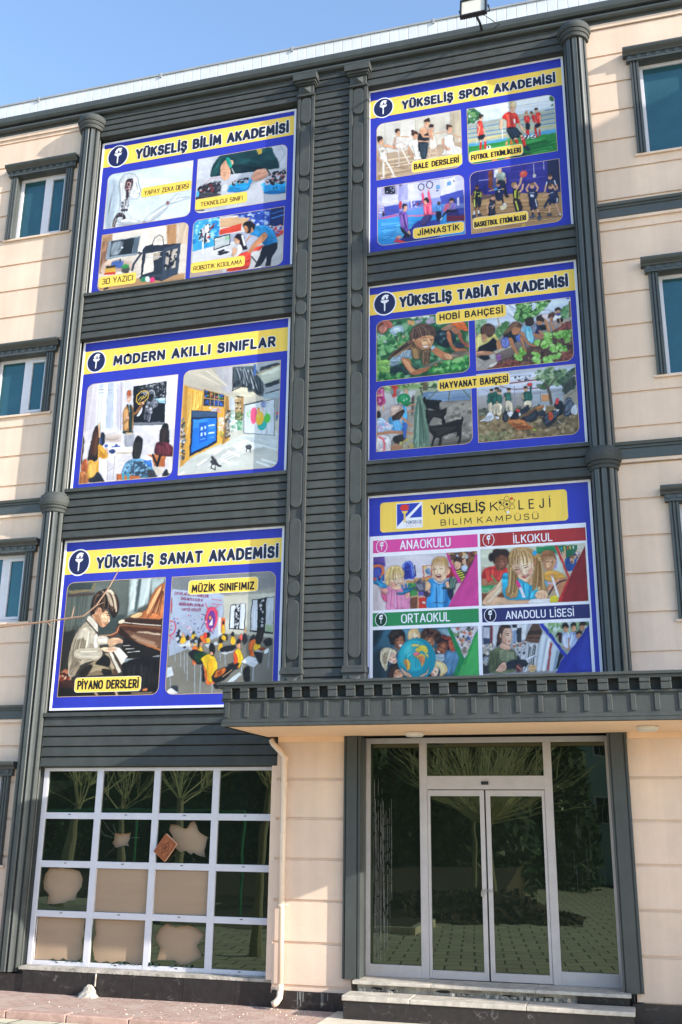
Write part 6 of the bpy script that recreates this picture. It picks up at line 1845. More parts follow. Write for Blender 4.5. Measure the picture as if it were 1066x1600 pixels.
BANNERS['R2'] = {"rect":(-0.600,2.454,7.039,9.852),
"band":(-0.580,2.434,9.364,9.704),
"title":('YÜKSELİŞ TABİAT AKADEMİSİ',(-0.115,2.329,9.432,0.179)),
"emblem":(-0.336,9.547,0.177),
"caps":[('HOBİ BAHÇESİ','b',(0.426,1.445,9.082,9.285),(0.479,1.398,9.139,0.107)),('HAYVANAT BAHÇESİ','b',(0.431,1.457,8.025,8.212),(0.466,1.432,8.060,0.106))],
"pics":[
((-0.466,0.901,8.284,9.256),(1,0,1,0),"""G 3a6c4c 2c6a3c
N 3a7848,57986a,285838,70a878,1e4a30,88b890,2a6040 260 67 -2,1009 1366,931 1361,6 2,-6
N 98c8a0,d8e8d8,b8a8c0 20 57 532,999 891,981 861,849 558,889
S 8a5048 13 27,975 97,993 182,954 196,876 139,777 55,773 12,854
S c88070 12 41,866 125,900 167,849 125,779 69,771
S c06858 10 97,988 182,969 252,869 237,833 153,866
S a8c4d8 17 195,785 252,846 349,856 412,802 390,715 307,688 237,734
S d0e0ec 17 251,808 335,827 377,777 293,742
S c8ccd8 13 20,732 125,733 153,609 55,637
N e89050,e8b060,d8a080 12 27 489,913 559,904 558,844 489,853
N e8b098,d88868,c8a888 24 37 334,692 459,676 445,587 341,601
N c88848,a8b048 20 30 264,610 431,574 361,493 250,522
N 4a8850,70b070,2c6438,90c888 120 40 6,703 529,727 430,470 180,441 13,371
S 1c2c34 10 856,565 886,681 1023,723 1143,663 1167,497 1071,420 923,468
N 3a5058,5a7880,243840 18 27 886,681 1049,690 1114,533 937,496
S a88068 8 968,715 1065,777 1146,781 1172,718 1090,684
S b87858 8 1124,710 1226,711 1237,636 1183,606 1130,649
S e06c34 5 1112,771 1147,804 1255,804 1321,758 1352,658 1292,658 1212,698 1159,750
S c87850 7 1049,660 1096,654 1139,456 1311,361 1343,313 1283,299 1137,375 1060,540
S a86048 7 1203,610 1257,618 1288,496 1359,414 1351,378 1259,441
S 303848 10 1180,480 1286,438 1271,381 1178,407
S 8a7a68 17 1095,314 1337,329 1347,225 1107,210
S 6a6058 13 1123,326 1284,335 1269,293 1149,293
S 9cb4c4 5 194,231 236,359 333,452 458,496 554,499 636,415 566,320 429,321 318,260 235,226
S b4c8d4 8 305,411 444,468 512,430 484,344 360,359
H 7890a4 8 13 291,353 319,379 361,419 498,328 512,371 526,458
S 88a0b0 8 180,292 277,340 332,244 221,213
S 1e3438 7 193,142 249,209 387,238 524,192 523,74 358,49 235,93
S 284840 7 359,211 428,262 551,189 564,70 454,68
S 386850 5 538,264 607,285 688,246 701,171 632,142 565,172
S 4c8060 8 579,259 661,249 660,190 592,198
S c07850 5 367,314 443,320 511,267 537,161 591,125 768,148 931,188 985,181 971,154 795,101 631,47 522,53 455,141
S d89468 8 401,295 456,288 510,164 550,101 496,107
H e0a478 6 13 401,295 448,201 523,89 484,285 524,177 591,110
S c88058 5 800,469 855,469 962,375 1069,318 1121,253 1107,210 1013,222 880,326 813,408
S e0a880 8 1001,326 1095,292 1114,239 1040,233
S 9ab8c8 7 814,467 855,479 875,444 827,413
P 707868 7 687,158 973,241 979,218 714,125
L 8a8a80 13 3 742,166 973,241
S d89c70 3 569,572 611,641 721,657 844,627 856,551 814,467 745,416 663,434 596,509
S ecb88c 8 679,588 789,596 815,526 746,475 692,497
S c07c58 8 596,568 651,547 664,456 623,491
S 5a4038 5 500,625 529,757 613,836 751,836 860,759 888,651 864,609 803,654 721,650 624,622 569,572 541,590
H 8a6c58 12 13 557,768 529,697 528,607 723,829 805,766 872,653
H 3a2824 9 10 571,782 556,693 555,589 751,818 832,748 865,639
S 644838 5 486,597 555,589 568,468 499,446 388,445 305,396 222,346 166,323 250,432 361,508
H 9a7858 10 13 500,595 361,493 194,335 541,501 430,440 277,369
H 3a2a24 7 10 493,581 347,480 208,348 527,517 388,460 263,386
S 6e5038 5 513,504 582,511 663,411 648,295 566,290 526,369
H a88858 9 13 527,488 540,397 566,290 622,431 635,356 634,282
S 6a4c38 5 690,408 800,424 798,292 769,178 701,178 675,292
H a08060 10 12 704,406 689,305 701,186 786,411 784,308 755,179
H 38281f 6 8 718,405 703,303 708,192 799,395 791,292 769,192
S c88860 3 535,614 576,616 583,570 548,574
L 4a3020 12 2 699,573 761,574
L 4a3020 12 2 802,565 850,574
L 6a4830 8 2 686,605 762,610
L b07048 8 2 761,548 787,507 760,503
S fff4ec 2 691,485 760,485 787,478 746,460 712,468
L 9a4838 7 2 685,490 787,485
N 58b058,3c9048,78c070,2c7838,98d080,206030 150 43 686,56 958,170 1334,241 1356,36 1062,12
N 78b860,a0c870,589848 60 37 6,357 180,322 193,142 13,74
N 3a8848,68a860,205830 50 40 13,133 386,90 399,1 13,8
S 90c060 13 13,312 152,325 187,276 55,270
S 88b860 13 27,236 152,206 193,113 82,155"""),
((0.991,2.344,8.287,9.266),(0,0,1,0),"""G ccd8ea 5a463a
P d0dcf0 14 0,1004 1356,986 1364,647 -8,688
H f0f4fc 8 14 413,995 478,859 571,721 1053,969 1075,856 1099,775
L 98a8c0 12 5 496,967 605,874
L a8b4c8 12 5 450,863 598,718
L 98a8c0 11 5 964,840 1099,791
L b8a890 21 5 328,785 351,641
S 78a078 14 0,734 66,804 151,777 131,591 3,592
N 88b088,a8c8a0,5a8858 40 32 2,797 151,785 117,593 -4,608
N 6a9868,8ab880,4a7848 80 36 285,571 402,697 513,682 437,520 310,474
S 4a7c40 11 565,753 605,889 623,981 777,992 887,961 1067,975 1021,879 950,827 878,758 764,696 653,679
N 3c7038,6aa858,284c28,90c078,4a8848,b0d898 190 32 573,768 609,983 888,984 1067,967 964,840 850,747 680,668
N c8d8ec,d8e4f4 14 25 776,976 887,968 883,883 827,859
S 78a878 14 1209,791 1280,844 1342,851 1345,665 1216,666
N 68a068,98c090,4a8048 50 28 1217,806 1342,851 1346,680 1230,680
P 7a6048 5 1318,916 1350,920 1345,665 1322,660
P b8a898 11 1200,622 1338,658 1348,587 1210,544
P 54403a 14 297,106 605,191 859,343 1028,445 1224,557 1349,618 1348,-5 306,-25
N 44342c,6a4c3e,7c5a4a,342420,8a6856,5a4034 230 32 324,87 858,328 1224,557 1348,603 1348,-5 320,-19
N 7a4038,8a5048,5a2c28 120 28 297,90 615,98 638,-11 210,1
N 8a4840,6a3830,9a6050 90 28 1149,155 1338,162 1342,-4 1169,17
N a05850,7a3c38 60 25 1183,563 1350,633 1343,511 1152,475
P b0a8a4 11 6,202 273,231 311,104 126,3 1,10
L 8a8480 9 4 17,108 244,173
L 8a8480 9 4 43,28 159,153
L 8a8480 9 4 19,170 141,32
S d8d4cc 7 177,59 269,101 289,76 225,30
N 70b048,88c860,5a9838,a8d880,b8e090 70 28 974,467 1056,456 1049,319 968,330
N 78b850,98d070,5a9838,b0e088 60 27 920,336 1009,340 1004,249 923,251
N 78b850,98d070,5a9838,b0e088 60 28 1040,275 1249,264 1250,150 1042,176
N 88c860,a0d878,5a9838 70 27 1083,468 1327,452 1321,346 1119,372
N 78b850,98d070,b8e898 50 27 790,184 885,172 884,5 817,13
N 88c860,a8e080,68a848 90 28 928,76 1065,105 1161,123 1144,65 1047,1 939,14
N 78b850,98d070 40 25 550,198 647,201 629,96 560,105
N 78b850,98d070,5a9838 50 25 615,274 697,264 687,173 618,182
N 88c860,a0d878 30 23 832,362 900,353 891,293 836,300
N 88b860 20 21 1240,356 1307,348 1303,272 1243,280
S d8d078 5 -4,327 8,513 88,581 257,559 330,441 294,414 240,483 138,372 52,336
H f0e8a0 7 14 30,526 27,432 24,339 129,544 141,465 124,373
S b88868 4 94,549 158,556 154,447 105,438
S 4a3028 5 87,565 83,660 163,717 261,684 286,602 241,514 184,506 144,558
H 7a5848 9 12 119,687 103,626 115,546 233,687 258,606 227,524
S 14161c 5 37,307 53,367 181,413 254,481 301,413 289,291 219,269 107,290
S c08860 5 301,437 349,407 367,312 331,286 298,321
S c89070 5 2,295 149,285 267,247 266,224 147,223 7,240
S 14161c 7 35,214 161,214 187,165 103,152
P b8b0a0 4 247,273 500,334 506,310 273,231
S b8b8b8 5 189,211 260,233 264,171 215,154
S 8a5898 5 286,199 343,215 353,129 298,128
S 282c30 5 395,495 439,567 509,573 519,463 462,440
S 232b34 5 479,515 590,516 614,420 528,354 489,421
S 5868b8 5 363,406 394,471 456,468 475,407 443,303 381,318
H 8898e0 6 11 386,449 377,388 388,325 456,448 453,379 437,319
S 5a70c8 5 575,472 617,482 642,432 620,381 579,402
S c08058 5 470,454 518,440 554,304 605,191 591,177 525,262 487,359
S c08058 5 629,449 670,429 692,287 716,223 689,226 652,338
S b87c58 4 525,618 594,609 648,571 618,513 548,491 515,541
S 5a4030 5 395,510 454,596 528,688 611,692 664,631 655,578 581,618 524,595 494,544 437,520
H 8a6a50 8 11 469,610 439,567 409,516 611,677 567,628 524,587
S 88b4d0 5 649,586 706,625 799,551 821,410 804,335 720,315 684,442
S 60b8d8 5 703,564 773,570 814,426 804,335 736,359
H a8e0f0 6 11 716,546 733,451 750,357 785,538 802,443 804,350
S b87c58 5 639,525 674,521 724,391 829,301 856,282 801,282 708,347
S 281c1c 5 707,656 724,724 794,741 836,702 830,625 774,601 726,607
H 503c38 6 9 731,716 722,670 727,623 814,720 825,672 817,626
S 202c58 5 815,580 871,619 925,581 892,462 862,420 837,469
S 788098 5 801,597 844,623 869,558 823,471
S b87c58 5 810,488 864,466 944,409 943,386 862,404 822,440
S b87c58 5 888,524 934,487 965,422 944,417 899,476
S c08860 4 874,681 942,656 940,610 884,602
S 3a2c28 5 867,682 877,743 947,757 992,704 969,645 915,660
S 14161c 5 911,583 1008,601 1011,524 935,518
S e8d8dc 5 946,749 1016,763 1081,700 1051,642 997,665
S c08860 5 978,683 1017,646 1043,489 1016,485 981,605
S c08860 5 1052,657 1089,591 1112,503 1085,499 1056,595
S b88060 4 1047,704 1095,698 1099,651 1065,648
S 5a3c30 5 1033,691 1043,759 1099,778 1141,739 1128,686 1082,708
S f4f4f8 5 1093,652 1145,738 1205,714 1202,653 1147,645
S 5060a8 4 1139,762 1201,761 1191,716 1151,719
S c09070 4 1141,793 1195,785 1200,754 1141,754
S 2c2424 4 1130,794 1143,832 1197,832 1212,791 1168,797
S 14161c 5 1148,660 1230,665 1234,618 1172,595
L c09070 18 2 1119,633 1176,541
L c09070 18 2 1188,655 1203,552
P 3848b8 4 1294,974 1339,976 1337,948 1294,948"""),
((-0.465,0.913,7.196,8.201),(1,0,1,0),"""G a8b098 8c8a84
P c8c8cc 17 2,932 338,949 593,885 455,629 368,246 11,-3
P b4b0b4 17 45,636 558,798 539,549 148,374
P 9c9890 17 421,561 590,651 550,18 282,-28 385,298
N 48783c,7ca868,a0b890,385c30,c8d8a8 150 46 97,1031 899,1059 896,888 627,917 201,937 106,939
P 88b060 13 149,961 661,950 661,923 166,932
P a8b8a0 10 115,941 627,917 610,883 149,897
P 6c5844 8 688,1001 755,1003 753,867 686,875
P 708cb0 10 677,840 1373,835 1372,648 892,664 676,768
P 88a0c0 13 761,812 1360,818 1366,729 793,737
L 56604c 25 4 636,916 897,906
L 56604c 25 4 652,906 677,804
L 66705c 17 2 896,852 751,720
L 66705c 19 2 1070,823 1046,665
L 66705c 17 2 1253,830 1364,676
L 5a5c50 17 4 792,674 1368,649
P 908a84 17 759,678 1372,657 1373,2 765,-2
P a09a92 21 892,637 1371,622 1373,410 1021,446
N 7a746c,a8a298,b8b2a8,6c665e 90 38 790,523 1371,622 1367,11 782,14
S 6c665e 17 783,48 1211,130 1354,12 815,-3
P 6e8c78 6 600,794 668,804 739,475 782,14 533,5 555,494
H 8ca898 9 15 617,774 597,454 558,17 659,769 689,445 733,18
H 4c6858 9 13 626,773 622,451 616,12 659,716 705,390 766,15
P 587464 6 600,794 626,798 597,454 558,3 533,5 558,493
S b83878 6 14,985 63,989 115,947 114,846 131,736 20,711
N d878a8,8c2858,e098c0 24 21 20,966 106,957 123,737 25,729
L e0b090 25 2 37,700 42,618
L e0b090 25 2 101,712 111,620
L e0b090 25 2 20,866 80,868
S d84838 6 227,980 287,1001 330,950 312,843 243,814
S 889098 6 209,927 244,942 252,868 218,863
S 889098 6 304,944 355,911 337,822 295,845
H c8c8d0 8 8 243,814 248,759 255,695 295,818 294,755 299,691
S d8a888 6 423,913 457,918 465,827 431,830
S 50483c 6 516,785 550,790 539,567 521,515
S 14120f 4 684,749 726,759 743,724 893,699 943,694 946,671 917,652 915,546 882,540 849,561 758,589 741,573 708,639
S 15130f 4 715,566 757,566 790,550 940,552 1015,574 1027,555 1014,482 988,450 999,334 961,329 938,419 822,440 771,357 741,368
S 17140f 4 754,346 787,320 886,319 1019,341 1151,377 1225,373 1234,416 1253,387 1240,319 1223,268 1220,146 1192,19 1168,21 1186,115 1170,134 1146,119 1155,187 1016,166 949,129 930,17 898,17 908,115 858,129 807,11 782,14 826,149 769,242
H 34302a 6 17 803,292 919,280 1018,288 884,161 1016,201 1182,272
H 2c2822 5 13 740,546 857,516 956,524 756,491 856,463 955,471
L 17140f 15 2 718,752 706,773
E 209058 4 402,770 100,88
H 50b880 5 10 354,820 389,835 440,829 354,748 405,752 464,709
S 1c7848 4 396,672 507,723 506,669 455,656
N d8f0e0 6 13 397,780 456,782 456,746 405,743
S d8b090 4 337,723 387,681 379,655 336,669
S 3c98dc 6 311,699 379,673 430,632 454,468 444,345 394,385 370,584
H 68b8f0 7 10 336,660 370,566 403,420 404,635 420,525 436,399
S d0b0a0 4 208,583 226,671 294,691 370,665 395,600 302,556 225,501
H e8d0c4 5 10 243,652 268,667 319,662 233,527 285,557 370,593
L a88878 8 2 225,528 387,610
S 3a2820 6 225,492 285,557 404,608 395,528 309,430 267,416
H 5a4030 6 10 259,497 284,486 284,432 370,584 370,549 327,463
S 48a0e0 6 182,496 225,510 259,435 335,454 393,314 384,262 266,282 199,387
H 78c0f4 7 13 216,475 233,384 266,291 326,437 351,372 368,290
L c08868 33 4 378,485 453,415 511,338
L c08868 25 4 489,662 557,673
L c08868 25 4 454,558 539,576
S 2c2018 4 11,604 37,637 71,579 54,518 11,522
S b0d0f0 6 15,495 97,501 173,416 241,392 224,331 131,313 20,298
N d8a8d0,88c0f0,e8e8f8,c8b0e0 40 25 28,476 148,446 216,367 28,315
L c08868 46 4 20,271 199,280 443,256
L c08868 33 4 443,256 519,231
L c08868 42 4 206,41 316,92 451,159
S b07858 4 307,58 383,60 349,10 215,14
S ece8ea 6 15,227 79,256 164,230 212,155 215,66 189,7 20,-4
N a8c8b8,e0a8b0,98a8c8 24 13 28,226 181,211 198,33 45,12
L f07080 29 4 45,224 105,183 122,110 113,5
S 2a2420 8 249,204 401,225 400,102 282,104
S 3860b0 8 385,386 444,363 434,169 401,207
N a8b860,c8c880,787048,b89868 40 21 350,107 535,230 533,19 383,7
L c8b868 8 2 358,71 535,212"""),
((0.987,2.355,7.198,8.233),(0,0,1,0),"""G c0c8dc 7a6850
P ccd4ea 17 2,960 1369,1000 1358,663 963,689 3,703
P dce0f0 17 481,943 910,948 887,805 508,793
L 8c4848 19 4 460,844 1362,878
L 8c4848 15 4 334,813 506,748
L 8c4848 15 4 506,748 965,724
L 98a0b8 9 4 481,943 762,938
L 7880a0 9 4 525,792 521,485
L 98a0b0 9 2 74,805 514,522
L a8b0c0 9 2 310,834 636,689
N 505868,3c4450,687080 20 17 530,937 746,949 742,858 545,880
P a8b0bc 13 752,703 1175,701 1178,451 758,469
P c89060 11 887,625 1025,619 1020,521 891,526
P 98a0ac 11 767,683 1158,685 1155,641 765,638
L 808894 11 2 873,672 873,501
P b0a898 13 1184,575 1368,698 1365,431 1184,415
P 8c8478 11 1199,556 1366,671 1364,636 1197,520
N 5a7c58,7c9c70,405c40,98b088,b8c8a8 170 39 780,963 979,1013 1238,982 1198,842 1110,708 904,804 809,887
N 385438,4c6848,64806c 40 30 853,773 1001,784 965,716 867,726
N 405c44,587058,2c4430 90 39 1132,814 1368,985 1361,716 1202,609
P 4c5450 11 1185,736 1345,862 1352,699 1193,583
H 2c3430 7 15 1200,716 1197,663 1201,591 1335,827 1340,772 1344,700
L 564c40 39 6 974,733 1001,631 1015,477
L 564c40 19 4 989,722 1068,821 1119,869
L 564c40 19 4 984,713 936,800
P 585c50 11 14,502 165,504 154,415 20,393
N 3c443c,6c7464,586050,889080 50 28 14,502 513,504 889,482 886,429 162,414 20,393
P 84704e 17 11,394 919,443 1367,414 1368,2 3,-2
N 948060,a08c68,6c5c44,b0a080,5c4e3a 240 35 19,375 951,422 1369,308 1360,12 17,9
S 5c5040 22 877,235 1166,241 1098,160 872,129
N 8c9068,787c50 40 30 21,160 449,118 444,-5 17,18
S c83830 4 698,799 724,824 765,810 763,769 722,770
E d0a888 4 207,754 26,35
E 241c18 2 207,772 28,19
S 286458 4 146,688 172,721 222,716 226,588 151,574
S d8ccb4 4 159,568 209,572 205,437 160,436
E d0a888 4 277,764 28,39
E 241c18 2 278,788 35,19
S 286458 4 197,700 248,740 306,716 295,653 219,607
S 1c4c44 4 212,662 263,702 330,695 349,620 324,542 217,549
H 387468 6 11 229,660 235,605 242,559 321,669 327,614 317,560
E d0a888 4 315,733 32,43
S 241c18 2 282,746 299,771 332,762 340,730
S 585c60 2 290,754 316,769 340,743 315,738
L d0a888 19 2 276,583 307,507
S dcd0b8 4 216,544 336,549 328,397 278,393 273,493 248,402 216,418
H b8ac94 5 9 233,533 234,479 237,416 316,533 317,470 315,408
E d0a888 4 446,737 28,39
E 241c18 2 447,760 30,19
S 20544c 4 385,689 422,708 471,698 477,643 467,581 392,580
H 387468 5 9 404,687 406,641 409,590 462,680 462,635 459,585
S dcd0b8 4 397,574 466,572 491,434 461,428 439,511 420,427 398,435
L d0a888 15 2 386,643 384,589
E d0a888 4 678,738 32,43
S 241c18 2 647,751 665,780 697,772 701,750
S 1c5048 4 635,671 669,699 727,700 761,729 751,685 758,558 647,547
H 387468 6 11 660,668 658,614 664,560 734,678 740,623 738,570
L d0a888 17 2 635,653 640,589
S dcd0b8 4 655,543 745,542 733,463 660,467
L 1c5048 26 2 744,704 751,766
S e0e4ee 4 26,320 93,349 146,425 188,433 228,381 218,337 175,309 109,312
H b0b8c8 5 11 76,333 128,382 195,393 109,315 160,334 210,347
L 6c7484 9 2 167,315 174,273
L b88c58 9 2 233,299 248,262
S d8dce8 4 244,370 293,365 300,332 259,333
S 1c2028 4 339,342 358,403 398,435 429,369 420,298 392,266 357,287
H 404858 5 9 360,376 367,331 381,284 402,408 409,353 403,300
S 1c2028 4 449,340 476,400 535,430 567,417 580,336 546,295 472,302
S d03838 4 527,434 560,448 579,416 558,395 539,411
S e0e0e8 4 411,407 461,419 493,407 458,348 433,351
S 242c38 4 583,407 660,470 702,493 715,429 672,380 606,360
S e0e4ec 4 574,390 599,378 585,335 569,346
S 1c222c 4 595,290 638,339 738,400 804,411 833,345 806,277 731,235 651,257
S 6c4c34 4 621,331 722,392 789,430 795,403 687,334
H 3c4858 6 13 637,312 704,350 803,384 667,256 732,258 808,312
S 252d3a 4 826,364 868,395 916,381 921,319 864,307
S e4e8f0 4 893,410 921,478 934,424 924,380
S a86c40 4 789,439 839,460 904,462 902,427 821,418
S b06430 4 423,289 456,304 635,277 665,220 744,160 759,132 678,140 613,137 532,145 469,205
H d89058 6 17 455,277 536,260 634,250 501,184 582,167 680,175
H 7c4020 5 13 471,258 535,225 617,225 516,164 597,148 727,152
L b88858 11 2 556,143 565,71
L b88858 11 2 562,72 611,76
S a0d048 4 742,125 783,124 774,100
S 1a1e26 4 887,269 913,319 979,348 1029,378 1111,396 1165,373 1154,312 1089,284 1036,201 986,153 922,168 892,215
H 485468 6 17 928,300 1011,345 1141,358 923,195 989,223 1090,301
S b84828 4 971,349 1012,353 1032,272 1006,230 978,260
N c8c8d0,e8e8f0 10 15 1046,394 1142,393 1141,358 1060,357
L 786858 11 2 983,154 986,87
L b0a898 11 2 1086,222 1131,174
S 1c222c 4 1049,447 1083,497 1148,508 1178,451 1166,382 1094,389
S d83840 4 1069,472 1078,542 1110,551 1116,511 1098,460
S 384050 4 1163,329 1186,450 1230,534 1279,547 1300,491 1321,436 1283,334 1265,283 1192,273
H 687488 6 15 1193,432 1237,507 1286,520 1201,290 1252,337 1305,438
L 3c3c40 11 2 1177,292 1166,232
L 3c3c40 11 2 1232,278 1238,233
S d8deec 4 1267,336 1304,420 1361,432 1358,309 1313,287""")]}
